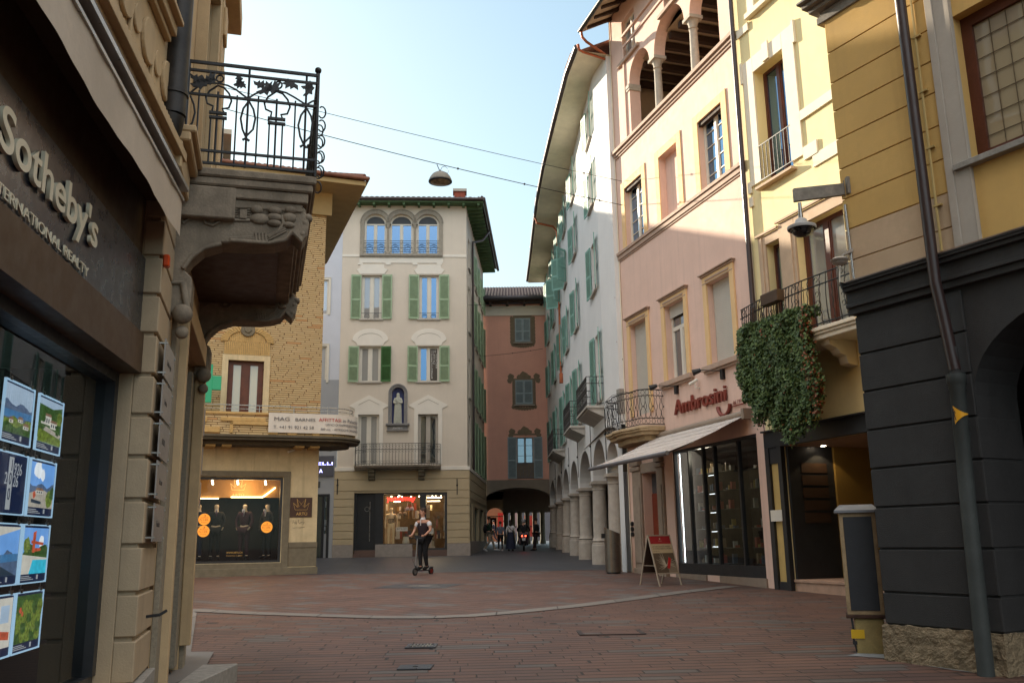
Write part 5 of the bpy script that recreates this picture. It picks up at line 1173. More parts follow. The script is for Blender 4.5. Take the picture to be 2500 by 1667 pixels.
M_led = emis('led_strip', (.9, .95, 1), 3); M_ledw = emis('led_strip_warm', (1, .55, .2), 3)
ul = K.at(1651, 1240)[0]
mb = MB(K.L); mb.box(4.70, 4.72, -.18, -.16, .95, 3.95).build('led_tube', M_led, root)
M_shelf = mat('glass_shelf', (.12, .13, .12), .2, .1, 3, 0, spec=.6)
mbs = MB(K.L); mbl = MB(K.L); rg = random.Random(5)
goods = [MB(K.L) for _ in range(5)]
for (a, b, w_) in ((2.7, 3.1, -.55), (3.3, 3.9, -.5), (4.05, 4.65, -.5), (.55, 1.2, -.5), (1.5, 2.4, -.9)):
    for z in (.95, 1.35, 1.85, 2.35, 2.85, 3.35):
        mbs.box(a, b, w_ - .3, w_, z - .015, z)
        if a == 3.3 and z < 3.2: mbl.box(a + .03, b - .15, w_ - .02, w_ - .01, z + .415, z + .425)
        u = a + .05
        while u < b - .06:
            wd = rg.uniform(.03, .10); ht = rg.uniform(.05, .26)
            if rg.random() < .75: goods[rg.randint(0, 4)].box(u, min(b, u + wd), w_ - .2, w_ - .08, z, z + ht)
            u += wd + rg.uniform(.02, .08)
mbs.build('shelf', M_shelf, root); mbl.build('shelf_light', emis('shelf_led', (.9, .95, 1), 1.6), root)
for g_, c_ in zip(goods, ((.35, .34, .30), (.30, .22, .05), (.28, .05, .03), (.05, .07, .10), (.22, .16, .10))): go = g_.build('shop_goods', flatm('goods_%d' % int(c_[0] * 1000), c_, .4), root); go['kind'] = 'stuff'
mb = MB(K.L); mb.box(.62, .85, -.3, -.29, 1.2, 3.0)
mb.build('hanging_banner', mat('pale_vinyl', (.28, .26, .22), .6), root)
mb = MB(K.L)
for k in range(7): ftext_u = .74
mb.box(1.7, 2.1, -1.2, -1.19, 2.3, 2.33).build('warm_lamp', M_ledw, root)
ld = bpy.data.lights.new('shop', 'POINT'); ld.energy = 10; ld.color = (1, .85, .65); ld.shadow_soft_size = .2; lo = bpy.data.objects.new('shop_lamp', ld); col.objects.link(lo); lo.location = K.W(3.6, -.28, 3.8)
# red door with stone surround
d = MB(K.L).box(dr0, dr1, -.35, -.28, .25, 2.95).build('door', mat('red_brown_door', (.20, .038, .018), .5, .15, 2, .1, 50), root, bevel=.004)
mb = MB(K.L)
for a, b in ((dr0 + .06, (dr0 + dr1) / 2 - .03), ((dr0 + dr1) / 2 + .03, dr1 - .06)):
    for z0, z1 in ((.4, 1.2), (1.3, 2.85)): mb.box(a, b, -.28, -.265, z0, z1)
mb.build('door_panel', mat('red_brown_door', (.2, .04, .02)), d, bevel=.01); MB(K.L).box(dr0, dr1, -.35, -.3, 2.95, drz).build('fanlight', M_pane, root); MB(K.L).tube([(dr0 + .45, -.22, 1.2), (dr0 + .45, -.22, 1.4)], .015).build('handle', M_iron, d)
mb = MB(K.L)
for a, b in ((dr0 - .42, dr0 - .02), (dr1 + .02, dr1 + .62)): mb.box(a, b, 0, .08, .2, drz + .1).box(a + .06, b - .06, .08, .11, .9, drz - .4).box(a - .03, b + .03, 0, .13, .2, .75).box(a - .03, b + .03, 0, .14, drz + .1, drz + .22).box(a, b, 0, .16, drz + .25, drz + .6)
mb.box(dr0 - .02, dr1 + .02, 0, .06, drz, drz + .3).box(dr0 - .5, dr1 + .7, 0, .2, drz + .62, drz + .72)
mb.build('door_surround', mat('grey_tan_stone', (.30, .235, .18), .8, .12, 5, .25, 60, dirt=.3), root, bevel=.012)
MB(K.L).box(dr0 - .5, dr1 + .7, -.3, .35, -.2, .36).build('doorstep', M_granite, root, bevel=.01)
Kn = Fl(K, 6.25, -.27, 1.9); nn = Kn.thing('paper_notice', 'white paper notice with blue lines taped to the red door', 'notice'); MB(Kn.L).box(6.12, 6.42, -.27, -.266, 1.72, 2.22).build('sheet', flatm('paper', (.62, .62, .66), .6), nn)
for k, s_ in enumerate(('ENTRATA', 'DAL RETRO', 'NEGOZIO', 'GRAZIE')): fit(Kn, s_, 6.40, 6.15, 2.1 - k * .1, .05, -.264, flatm('blue_ink', (.03, .05, .3), .6), parent=nn, ext=.0005)
mb = MB(K.L)
for k in range(3): mb.tube([(7.72, 0, 1.75 + k * .16), (7.72, .06, 1.75 + k * .16)], .075, 8)
mb.build('house_bell', M_iron, root)
# curved balcony
bz = K.at(1595, 1062, .8)[1]; bz = 4.62
bu0, bu1 = 5.15, 8.05
pl_ = [(bu0, 0), (bu0, .55), (bu0 + .18, .78), (5.9, .82), (6.2, .95), (6.9, .95), (7.2, .82), (bu1 - .3, .80), (bu1 - .02, .55), (bu1, 0)]
mb = MB(K.L); mb.prismc(pl_, bz + .12, bz + .20); mb.prismc([(u, w_ * .94) for u, w_ in pl_], bz + .06, bz + .12); mb.prismc([((u - 6.6) * .94 + 6.6, w_ * .84) for u, w_ in pl_], bz - .04, bz + .06); mb.prismc([((u - 6.6) * .8 + 6.6, w_ * .6) for u, w_ in pl_], bz - .2, bz - .04)
bs = mb.build('balcony', mat('warm_balcony_stone', (.44, .33, .20), .8, .15, 4, .25, 60, dirt=.35), root, bevel=.012)
rl = MB(K.L); path = [(bu0 + .05, 0), (bu0 + .05, .52), (bu0 + .21, .73), (5.9, .77), (6.2, .90), (6.9, .90), (7.2, .77), (bu1 - .3, .75), (bu1 - .07, .52), (bu1 - .05, .0)]
zt_ = bz + 1.26
for z_ in (bz + .24, bz + .42, bz + 1.08, zt_): rl.tube([(u, w_, z_) for u, w_ in path], .013 if z_ < zt_ else .018, 6)
def walk(path, step):
    out = []; 
    for a_, b_ in zip(path, path[1:]):
        L_ = math.dist(a_, b_); n_ = max(1, round(L_ / step))
        out += [(a_[0] + (b_[0] - a_[0]) * k / n_, a_[1] + (b_[1] - a_[1]) * k / n_, (b_[0] - a_[0]) / L_, (b_[1] - a_[1]) / L_) for k in range(n_)]
    return out
for k, (u_, w_, du, dw) in enumerate(walk(path, .17)):
    for s_ in (-1, 1):
        rl.tube([(u_ + du * s_ * x, w_ + dw * s_ * x, bz + .42 + .66 * t_) for t_, x in ((0, .03), (.12, .075), (.3, .085), (.45, .04), (.55, .03), (.7, .06), (.85, .07), (1, .03))], .008, 5)
    if k % 2 == 0: rl.ball((u_, w_, bz + .76), .024, 5)
    for z_ in (bz + .33, bz + 1.17):
        rl.tube([(u_ + du * .06 * math.cos(R(a)), w_ + dw * .06 * math.cos(R(a)), z_ + .075 * math.sin(R(a))) for a in range(0, 361, 60)], .007, 4)
rl.tube([(bu1 - .3, .75, zt_ + .02), (bu1 - .5, .6, zt_ + .18), (7.0, .4, zt_ + .22), (6.6, .3, zt_ + .1)], .008, 4)
rl.build('railing', M_iron, bs, smooth=50)
# awning
Ka = Fl(K, 3.2, 0, 4.4); aw = Ka.thing('awning', 'open pale sloping awning over the shop window of the pink house', 'awning')
zA = (K.at(1828, 1012)[1]) - .0; wF = 2.25; zF = 3.60; uL_, uR_ = 5.55, .68
mb = MB(Ka.L); n = 24
for k in range(n):
    a = uR_ + (uL_ - uR_) * k / n; b = uR_ + (uL_ - uR_) * (k + 1) / n
    for j in range(6):
        t0, t1 = j / 6, (j + 1) / 6; f_ = lambda t: zA + (zF - zA) * t - .05 * math.sin(math.pi * t)
        mb.quad((a, .08 + (wF - .08) * t0, f_(t0)), (b, .08 + (wF - .08) * t0, f_(t0)), (b, .08 + (wF - .08) * t1, f_(t1)), (a, .08 + (wF - .08) * t1, f_(t1)))
cl = mb.build('cloth', mat('awning_white_cloth', (.60, .545, .50), .8, .05, 2, .1, 60), aw, smooth=60); sm_ = cl.modifiers.new('t', 'SOLIDIFY'); sm_.thickness = .006
mb = MB(Ka.L); mb.tube([(uR_, wF, zF - .03), (uL_, wF, zF - .03)], .055, 12); mb.build('front_bar', mat('grey_aluminium', (.20, .20, .22), .4, .1, 3, 0, metal=.6), aw, smooth=50)
mb = MB(Ka.L); mb.tube([(uR_ - .1, .1, zA + .02), (uL_, .1, zA + .02)], .09, 12); mb.box(uR_ - .16, uR_ - .04, 0, .24, zA - .12, zA + .14); mb.build('roller', mat('taupe_aluminium', (.28, .22, .17), .5), aw, smooth=50)
mb = MB(Ka.L)
for u in (1.3, 4.9): mb.tube([(u, .12, zA - .1), (u + .5, 1.2, (zA + zF) / 2 - .18), (u, wF - .05, zF - .06)], .028, 8)
mb.build('folding_arm', mat('grey_aluminium', (.2, .2, .22)), aw, smooth=50)
# copper downpipe on the joint with the white house, brown pipe on the joint with the yellow one
zj_ = K.at(1470, 152, .12)[1]; mb = MB(K.L); mb.tube([(UE + .02, .12, zj_), (UE + .02, .12, 6.35)], .055, 12)
TWd = mb.T; j0 = K.L(UE + .02, .12, zj_ + .02)
def Kw(px_, py_, d_):
    v = at_d(px_, py_, d_); dx, dy = v.x - K.ox, v.y - K.oy; return (dx * K.d[0] + dy * K.d[1], -dx * K.d[1] + dy * K.d[0], v.z - K.g)
mb.T = lambda a, b, c: (a, b, c)
mb.tube([K.L(UE + .05, 1.04, ZG), K.L(UE + .05, 1.0, ZG - .22), K.L(UE + .04, .85, ZG - .38), j0], .05, 10).tube([Kw(1411, 108, 28.2), Kw(1414, 122, 28.3), Kw(1424, 128, 28.5), (j0[0], j0[1], j0[2] - .15)], .045, 10); mb.T = TWd
for z in (7.9, 9.4, 12.4, 15.5): mb.tube([(UE + .02, .12, z), (UE + .02, .12, z + .03)], .066, 12)
mb.build('drainpipe', M_copper, root, smooth=50)
MB(K.L).box(UE - .10, UE + .14, .02, .22, 5.55, 6.35).build('pipe_shaft', M_granite, root, bevel=.01)
mb = MB(K.L); mb.tube([(UE - .1, .03, HK), (UE - .1, .03, .5)], .02, 8); mb.build('conduit', M_cream, root)
mb = MB(K.L); mb.tube([(-.06, .10, HK - .2), (-.02, .10, 8.0), (-.02, .10, 4.9), (-.06, .12, 4.7), (-.25, .14, 4.55)], .062, 12); mb.build('drainpipe', M_brownpipe, root, smooth=50)

# ================================================================ white arcade house
WP = [(3.45, 28.75), (3.10, 30.2), (2.92, 34.1), (2.74, 38.6), (2.62, 43.0), (2.50, 47.4), (2.38, 52.2), (2.20, 57.0)]
EV = [(2.46, 28.4), (2.22, 30.2), (1.92, 34.1), (1.62, 38.6), (1.42, 43.0), (1.33, 47.4), (1.24, 52.2), (1.12, 57.2)]
M_wh = mat('white_blue_plaster', (.70, .70, .69), .85, .05, 1.0, .15, 70, streak=.08)
M_gsh = mat('blue_green_shutter', (.22, .41, .35), .6, .12, 4, .05, 50)
M_soff = mat('cream_soffit', (.70, .66, .50), .8, .1, 2)
def fr(i, base=None):
    (x0, y0), (x1, y1) = WP[i], WP[i + 1]; an = math.degrees(math.atan2(x1 - x0, y1 - y0))
    f = Fr(x0, y0, an, 1) if base is None else Fx(x0, y0, an, 1, base); f.len = math.dist(WP[i], WP[i + 1]); return f
WF = [fr(0)]; WF += [fr(i, WF[0]) for i in range(1, 7)]
root = WF[0].root('arcade_house', 'long white house with green shutters above a row of columns and round arches', 'building')
HW = 18.2
def wloc(d):
    for i in range(7):
        if WP[i][1] <= d <= WP[i + 1][1] + 1e-6: return i, (d - WP[i][1]) / (WP[i + 1][1] - WP[i][1]) * WF[i].len
rows = [(6.3, 8.75), (10.35, 12.25), (13.6, 15.2), (16.2, 17.7)]
hol = {i: [] for i in range(7)}
wins = []
for ri, (z0, z1) in enumerate(rows):
    for d in (31.6, 38.6 - 1.2, 41.9, 45.6, 50.0, 54.8) if ri else (31.4, 37.3, 40.9, 44.9, 50.0, 54.6):
        i, u = wloc(d); L_ = WF[i].len; u = max(.75, min(L_ - .75, u)); wins.append((i, u, z0, z1, ri)); hol[i].append((u - .55, u + .55, z0, z1, .2))
mb = MB()
for i in range(7):
    F = WF[i]; L_ = F.len; mb.T = F.L
    if i > 0: hol[i].append((.30, L_ - .30, 3.72, 5.08, .5, min(1.36, (L_ - .6) / 2), 'bs')); hol[i].append((.0 if i > 1 else .0, L_, -.3, 3.72, .5, 0, 'st')); mb.T = F.L; mb.quad((0, 0, 3.72), (.3, 0, 3.72), (.3, -.5, 3.72), (0, -.5, 3.72)).quad((L_ - .3, 0, 3.72), (L_, 0, 3.72), (L_, -.5, 3.72), (L_ - .3, -.5, 3.72))
    if i == 0: hol[0] += [(.42, L_, 3.72, 4.75, .5, .62, 'bs'), (.42, L_, -.3, 3.72, .5, 0, 't')]
    wall(mb, F, 0, L_, -.3, HW, 0, hol[i])
F = WF[-1]; mb.T = F.L; mb.quad((F.len, 0, -.3), (F.len, -8, -.3), (F.len, -8, HW), (F.len, 0, HW))
mb.T = WF[0].L; mb.quad((0, 0, 5.2), (0, -8, 5.2), (0, -8, HW), (0, 0, HW))
mb.T = lambda x, y, z: WF[0].L(*((lambda dx, dy: (dx * WF[0].d[0] + dy * WF[0].d[1], dx * WF[0].n[0] + dy * WF[0].n[1]))(x - WF[0].ox, y - WF[0].oy)), z)
TW = mb.T
mb.quad((3.2, 28.8, HW), (11, 28.8, HW), (11, 57, HW), (2.2, 57, HW)); mb.quad((11, 28.8, -.3), (11, 57, -.3), (11, 57, HW), (11, 28.8, HW))
mb.build('wall', M_wh, root)
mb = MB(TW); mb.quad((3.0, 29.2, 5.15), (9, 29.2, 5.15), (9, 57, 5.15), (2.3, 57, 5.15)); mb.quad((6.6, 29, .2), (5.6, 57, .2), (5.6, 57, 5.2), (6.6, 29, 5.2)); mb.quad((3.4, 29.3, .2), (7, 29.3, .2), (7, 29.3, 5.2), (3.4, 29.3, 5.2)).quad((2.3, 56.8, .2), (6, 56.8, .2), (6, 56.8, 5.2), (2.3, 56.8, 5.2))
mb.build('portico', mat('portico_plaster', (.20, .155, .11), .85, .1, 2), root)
mb = MB(TW)
for k in range(7):
    y = 31 + 3.7 * k; mb.box(6.3 - .035 * (y - 29) - .02, 6.3 - .035 * (y - 29) + .1, y, y + 2.6, .9, 3.6)
mb.build('shop_front', M_dark, root)
sill = MB()
for (i, u, z0, z1, ri) in wins:
    F = WF[i]; rnd_ = random.Random(int(u * 100 + i * 7 + ri))
    ang = (8, 8)
    if ri == 2 and i in (3, 4): ang = (40, 52) if i == 3 else (30, 60)
    window(F, root, u - .55, u + .55, z0, z1, M_white, M_pane, dep=.2, hole=False, sill=M_trim, sillw=.10, shut=M_gsh, shw=.62 if F.len < 4 else .72, shang=ang)
# columns
cols = []
for i in range(1, 8):
    if i < 7: F = WF[i]; u = 0.
    else: F = WF[6]; u = F.len
    g_ = gz(F.oy if i < 7 else 57); mb = MB()
    c = F.L(u, -.26, 0); cz = -WF[0].g
    zt_ = 5.08 - 1.36
    mb.lathe([(.36, g_), (.355, g_ + .68), (.33, g_ + .70), (.33, g_ + .76), (.30, g_ + .80), (.345, g_ + .85), (.30, g_ + .90), (.275, g_ + .98), (.28, g_ + 1.6), (.25, zt_ - .34), (.27, zt_ - .32), (.27, zt_ - .28), (.25, zt_ - .26), (.27, zt_ - .16), (.32, zt_ - .10)], (c[0], c[1], cz), 24)
    mb.T = F.L; mb.box(u - .35, u + .35, -.60, .08, zt_ - .1, zt_).box(u - .31, u + .31, -.56, .0, zt_, zt_ + .02)
    mb.build('column', mat('grey_column_stone', (.44, .39, .335), .8, .12, 5, .25, 60, streak=.2, dirt=.25), root, smooth=35)
mb = MB()
for i in range(1, 7):
    F = WF[i]; mb.T = F.L; mb.box(-.02, .02, 0, .025, 4.2, 5.9)
    mb.ball((0, .02, 5.05), .05, 6)
mb.build('wall_anchor', M_iron, root)
# balconies
for d0, d1 in ((30.25, 33.3), (35.7, 38.5), (45.0, 49.2)):
    (i, u0), (j, u1) = wloc(d0), wloc(d1)
    if j != i: u1 = WF[i].len + (u1 if j > i else 0)
    F = WF[i]; bz = 5.95; wB_ = .62
    mb = MB(F.L); mb.box(u0, u1, 0, wB_, bz, bz + .09).box(u0 + .04, u1 - .04, 0, wB_ - .06, bz - .05, bz); bs = mb.build('balcony', mat('balcony_stone', (.42, .40, .36), .8, .15, 4, .2, 60, dirt=.3), root, bevel=.01)
    mb = MB(F.L); mb.prisma([(0, bz - .3), (0, bz - .05), (wB_ - .08, bz - .05)], u0 + .06, u1 - .06); mb.build('corbel', mat('balcony_stone', (.4, .4, .4)), bs)
    rl = MB(F.L); path = [(u0 + .03, 0), (u0 + .03, wB_ - .03), (u1 - .03, wB_ - .03), (u1 - .03, 0)]
    for z_ in (bz + .16, bz + .85, bz + 1.08): rl.tube([(u, w_, z_) for u, w_ in path], .013, 6)
    for k, (u_, w_, du, dw) in enumerate(walk(path, .12)):
        if k % 2: rl.tube([(u_ + du * x, w_ + dw * x, bz + .12 + y) for x, y in ((0, 0), (0, .15), (.05, .2), (.05, .4), (0, .45), (0, .6), (.05, .65), (.05, .8), (0, .85), (0, .96))], .009, 5)
        else: rl.tube([(u_, w_, bz + .09), (u_, w_, bz + 1.08)], .009, 5)
    rl.build('railing', M_iron, bs)
# soffit, gutter, tiles
mb = MB(TW)
for (a, b), (c, d), (e, f), (g_, h) in zip(WP, WP[1:], EV, EV[1:]):
    mb.quad((a + .3, b, HW - .02), (c + .3, d, HW - .02), (g_, h, HW + .0), (e, f, HW + .0)); mb.quad((e, f, HW), (g_, h, HW), (g_, h, HW + .22), (e, f, HW + .22))
mb.quad((EV[-1][0], 57.2, HW), (2.6, 57.2, HW), (2.6, 57.2, HW + .2), (EV[-1][0], 57.2, HW + .2))
mb.build('soffit', M_soff, root, recalc=False)
mb = MB(TW); mb.tube([(x - .06, y, HW + .14) for x, y in EV], .085, 10); mb.build('gutter', M_brownpipe, root, smooth=50)
mb = MB(TW)
for k in range(10, 160):
    t_ = k / 160 * 7; i = int(t_); f_ = t_ - i; x = EV[i][0] + (EV[i + 1][0] - EV[i][0]) * f_; y = EV[i][1] + (EV[i + 1][1] - EV[i][1]) * f_
    mb.tube([(x - .1, y, HW + .26), (x + 3.5, y, HW + 1.6)], .085, 6)
mb.build('roof', M_tile, root)
i, u = wloc(45.2); F = WF[i]; mb = MB(F.L); mb.tube([(u, 1.22, HW + .1), (u, 1.15, HW - .22), (u, .3, HW - .42), (u, .09, HW - .7), (u, .09, 9.9)], .055, 10); mb.box(u - .1, u + .1, .0, .18, 9.4, 9.9); mb.build('drainpipe', M_copper, root, smooth=50)
# shop sign in the portico: the visible start DU
Wq = Fl(WF[1], -.35, -.9, 3.2); sg = Wq.thing('hanging_sign', 'pale blue hanging sign showing the letters DU beside the first column', 'sign'); MB(Wq.L).box(-.45, -.25, -1.4, -.75, 3.05, 3.75).build('board', flatm('pale_blue_board', (.20, .26, .36), .5), sg)
text('DU', .34, lambda x, y, d: Wq.L(-.46, -.76 - x, 3.28 + y), flatm('navy_ink', (.01, .02, .06), .5), parent=sg, ext=.001)

# ================================================================ brick house with the tailor's shop
Rr = Fr(-6.64, 30.81, 70, -1)
M_brick = coursed('yellow_roman_brick', (.55, .415, .225), (.51, .375, .19), .44, .075, .014, (.17, .105, .05), 'xz', .8, rnd=1, jit=.25, varc=(.50, .29, .13), vthr=.955, bump=.8, dist=.012, blotch=.2)
M_trav = mat('travertine', (.60, .49, .30), .7, .14, 2.2, .35, 50, streak=.6, dirt=.35)
M_gst = mat('grey_green_stone', (.17, .145, .10), .75, .15, 6, .25, 60, dirt=.3)
root = Rr.root('brick_house', 'yellow brick house over a travertine ground floor with a tailor shop window', 'building')
HR = 13.9
gl = prect(Rr, (462, 1160), (685.5, 1171), (462, 1366)); wl0, wl1 = -4.6, gl[1]; wz0, wz1 = Rr.at(681, 1368)[1], Rr.at(685, 1171)[1]
dU = prect(Rr, (558, 878), (645, 884), (556, 1015))
hs = [(wl0, wl1 + .08, wz0 - .05, wz1 + .08, .25), (dU[0], dU[1], 5.5, dU[3], .2), (-5.4, -4.2, 8.6, 10.8, .2), (-8.5, -6, .9, 3.7, .2)]
mb = MB(Rr.L); wall(mb, Rr, -12, .0, -.2, 4.9, 0, [hs[0], hs[3]]); mb.quad((0, 0, -.2), (0, -8, -.2), (0, -8, 4.9), (0, 0, 4.9)); mb.build('ground_floor_wall', M_trav, root)
mb = MB(Rr.L); wall(mb, Rr, -12, 0, 4.9, HR, 0, hs[1:3]); body(mb, -12, 0, 4.9, HR, 0, -8); mb.build('wall', M_brick, root)
mb = MB(Rr.L); mb.quad((-12, -8, 0), (0, -8, 0), (0, -8, 4.9), (-12, -8, 4.9)); mb.build('rear_wall', M_trav, root)
fo = wl1 + .32; mb = MB(Rr.L); mb.box(fo, .03, -.1, .03, 1.50, 1.68).box(wl1 + .3, .02, -.1, .012, .9, 1.50).box(-12, .06, -.1, .06, .3, .88); mb.build('stone_base', M_gst, root, bevel=.01)
fo = wl1 + .32
mb = MB(Rr.L); mb.box(-12, fo, 0, .05, wz1 + .1, wz1 + .28).box(wl1 + .1, fo, 0, .05, wz0 - .25, wz1 + .1).box(-12, fo, 0, .04, wz0 - .32, wz0 - .06); mb.build('window_surround', M_gst, root, bevel=.008)
mb = MB(Rr.L); mb.box(wl0, wl1 + .08, -.2, -.06, wz1, wz1 + .08).box(wl1, wl1 + .08, -.2, -.04, wz0 - .05, wz1).box(wl0, wl1, -.2, -.06, wz0 - .05, wz0 + .02)
so_ = mb.build('shop_window', M_dark, root); MB(Rr.L).quad((wl0, -.12, wz0), (wl1, -.12, wz0), (wl1, -.12, wz1), (wl0, -.12, wz1)).build('pane', glassm('shop_glass_artu', .015, (.85, .87, .85)), so_)
mb = MB(Rr.L); a, b, c_, d_, e_ = -8, .0, wz0 - .05, wz1 + .1, -2.6
mb.quad((a, e_, c_), (b, e_, c_), (b, e_, d_), (a, e_, d_)).quad((a, -.2, c_), (b, -.2, c_), (b, e_, c_), (a, e_, c_)).quad((b - .1, -.2, c_), (b - .1, e_, c_), (b - .1, e_, d_), (b - .1, -.2, d_)).quad((a, -.2, c_), (a, e_, c_), (a, e_, d_), (a, -.2, d_))
mb.build('shop_room', mat('navy_room', (.012, .012, .018), .6), root)
mb = MB(Rr.L); mb.box(-6, b - .15, -1.4, -1.3, wz1 - .52, wz1 + .08).box(-6, b, -2.55, -.25, wz1 + .06, wz1 + .08); mb.build('bulkhead', mat('amber_bulkhead', (.36, .20, .07), .6), root)
mb = MB(Rr.L); mb.box(wl1 - 1.5, wl1 - .45, -1.29, -1.27, wz1 - .52, wz1 - .495).box(wl1 - 2.6, wl1 - 1.9, -1.29, -1.27, wz1 - .56, wz1 - .54).box(-4.4, wl1 - 2.8, -1.29, -1.27, wz1 - .56, wz1 - .54); mb.prism([(wl1 - .45, wz1 - .52), (wl1 - .05, wz1 - .2), (wl1 - .05, wz1 - .17), (wl1 - .47, wz1 - .49)], -1.28, -1.26); mb.build('led_strip', emis('led_amber', (1, .68, .28), 10), root)
ld = bpy.data.lights.new('tailor', 'POINT'); ld.energy = 16; ld.color = (1, .65, .3); ld.shadow_soft_size = .3; lo = bpy.data.objects.new('tailor_lamp', ld); col.objects.link(lo); lo.location = Rr.W(-2.3, -.8, wz1 - .25)
ld = bpy.data.lights.new('tailor', 'POINT'); ld.energy = 5; ld.color = (1, .8, .6); ld.shadow_soft_size = .3; lo = bpy.data.objects.new('tailor_lamp', ld); col.objects.link(lo); lo.location = Rr.W(-2.6, -.32, wz1 - .5)  # extra fill added in front to brighten the dummies, no fixture
mb = MB(Rr.L)
for u in (-3.9, -3.4, -2.6, -1.7): mb.tube([(u, -.5, wz1 - .0), (u + .03, -.5, wz1 - .14)], .03, 8)
mb.build('spotlight', emis('small_spot', (1, .85, .6), 5), root)
# crown logo
def crown(F, u0, z0, s_, w_, m, par, r_=.008, name='crown_logo'):
    mb = MB(F.L); P_ = [(.5, 0), (0, .62), (.28, .42), (.3, 1), (.5, .58)]
    L = [[(.12, 0), (0, .6), (.27, .38), (.22, .95), (.5, .5), (.78, .95), (.73, .38), (1, .6), (.88, 0), (.12, 0)], [(.22, .95), (.36, .25), (.5, .5), (.64, .25), (.78, .95)], [(0, .6), (.3, .2), (.27, .38)], [(1, .6), (.7, .2), (.73, .38)]]
    for l in L: mb.tube([(u0 + x * s_, w_, z0 + y * s_ * .72) for x, y in l], r_, 4)
    return mb.build(name, m, par)
M_gold = flatm('gold_print', (.60, .36, .10), .4)
Rw = Fl(Rr, -2, -.1, 2.9); lg_ = Rw.thing('window_logo', 'gold crown and word Artu printed on the tailor shop glass', 'window lettering')
uc = Rr.at(563, 1185)[0]; zc_ = Rr.at(582, 1195)[1]; crown(Rw, uc, zc_, Rr.at(601, 1185)[0] - uc, -.11, emis('gold_glow', (.7, .42, .12), .6), lg_); fit(Rw, 'ARTÙ', uc + .06, uc + .44, zc_ - .22, .10, -.112, emis('gold_glow', (.7, .42, .12), .6), parent=lg_, ext=.0006)
Rw2 = Fl(Rr, -2, -.1, 1.2); l2 = Rw2.thing('web_address', 'small gold web address line near the bottom of the tailor window', 'window lettering'); u_, z_ = Rr.at(553, 1351)
fit(Rw2, 'WWW.ARTU.CH', u_, Rr.at(592, 1352)[0], z_, .06, -.112, M_gold, parent=l2, ext=.0006); fit(Rw2, 'Mendrisio Lugano', u_, Rr.at(592, 1352)[0], z_ - .08, .03, -.112, M_gold, parent=l2, ext=.0006)
Rp = Fl(Rr, -.5, 0, 2.4); pq = Rp.thing('crown_plaque', 'square brown plaque with gold crown on the travertine pillar', 'plaque')
a, b, c_, d_ = prect(Rr, (709, 1214), (762.5, 1214), (709, 1262)); MB(Rp.L).box(a, b, .0, .03, c_, d_).build('board', mat('brown_plaque', (.065, .032, .022), .4, .1, 3, 0), pq, bevel=.004); crown(Rp, a + .1, c_ + .24, b - a - .2, .035, M_gold, pq, .007); fit(Rp, 'ARTÙ', a + .2, b - .16, c_ + .06, .10, .034, M_gold, parent=pq, ext=.001)
mb = MB(Rr.L); rg = random.Random(9)
gz0 = Rr.at(715, 1275)
for k in range(7):
    u_ = gz0[0] + k * .06; mb.tube([(u_ + rg.gauss(0, .02), .004, gz0[1] + rg.gauss(0, .05)) for _ in range(5)], .004, 3)
mb.tube([(gz0[0], .004, gz0[1] - .18), (gz0[0] + .4, .004, gz0[1] - .14), (gz0[0] + .2, .004, gz0[1] - .2)], .004, 3); mb.build('graffiti', mat('graffiti_ink', (.10, .07, .05), .7), root)
# round price stickers
for (px_, py_, ls, lab, s_) in ((499, 1267, ('3', 'CAMICIE', 'Fr.149.-', 'Prezzo'), 'orange round price sticker reading Camicie, upper one of the stacked pair', 1), (497, 1296, ('3', 'POLO', 'Fr.129.-', 'Prezzo'), 'orange round price sticker reading Polo, lower one of the stacked pair', 1), (652, 1286, ('2', 'PANTALONI', 'Fr.149.-', 'Prezzo'), 'round orange price sticker reading Pantaloni, alone on the right of the tailor window', 1)):
    u_, z_ = Rr.at(px_, py_); Rk = Fl(Rr, u_, -.1, z_ - .18); tk = Rk.thing('price_sticker', lab, 'sticker', 'price stickers on the tailor window')
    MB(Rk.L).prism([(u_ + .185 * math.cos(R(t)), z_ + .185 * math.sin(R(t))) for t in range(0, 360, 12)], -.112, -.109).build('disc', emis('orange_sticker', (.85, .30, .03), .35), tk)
    for k, t_ in enumerate(ls): h_ = (.06, .04, .065, .035)[k]; wd = (.03, .12, .15, .09)[k]; fit(Rk, t_, u_ - wd, u_ + wd, z_ + (.09, .035, -.05, -.115)[k], h_, -.107, flatm('red_ink', (.35, .02, .01), .5), parent=tk, ext=.0006)
# upper window, surround, arch with medallion
window(Rr, root, dU[0], dU[1], 5.5, dU[3], M_woodbr, panem('yellow_curtain_pane', .14, (.52, .44, .25)), dep=.2, fw=.12, hole=False)  # pane colour paints in the reflection of the yellow house opposite
sw_ = .2
mb = MB(Rr.L); mb.box(dU[0] - sw_, dU[0], 0, .05, 5.5, dU[3] + sw_).box(dU[1], dU[1] + sw_, 0, .05, 5.5, dU[3] + sw_).box(dU[0], dU[1], 0, .05, dU[3], dU[3] + sw_); mb.build('window_surround', M_trav, root, bevel=.008)
M_bplain = mat('yellow_brick_plain', (.50, .33, .13), .8, .15, 8, .3, 50)
mb = MB(Rr.L); cu_, cz_ = (dU[0] + dU[1]) / 2, dU[3] + sw_ + .45; rx = (dU[1] - dU[0]) / 2 + .05
n = 24
for k in range(n):
    a0_, a1_ = 180 * k / n, 180 * (k + .82) / n
    p = [(cu_ + r_ * math.cos(R(t)), cz_ + r_ * .62 * math.sin(R(t))) for r_, t in ((rx, a0_), (rx + .24, a0_), (rx + .24, a1_), (rx, a1_))]; mb.prism(p, 0, .06)
k = dU[0] - .15
while k < dU[1] + .12: mb.box(k, k + .05, 0, .055, dU[3] + sw_, cz_ - .02); k += .062
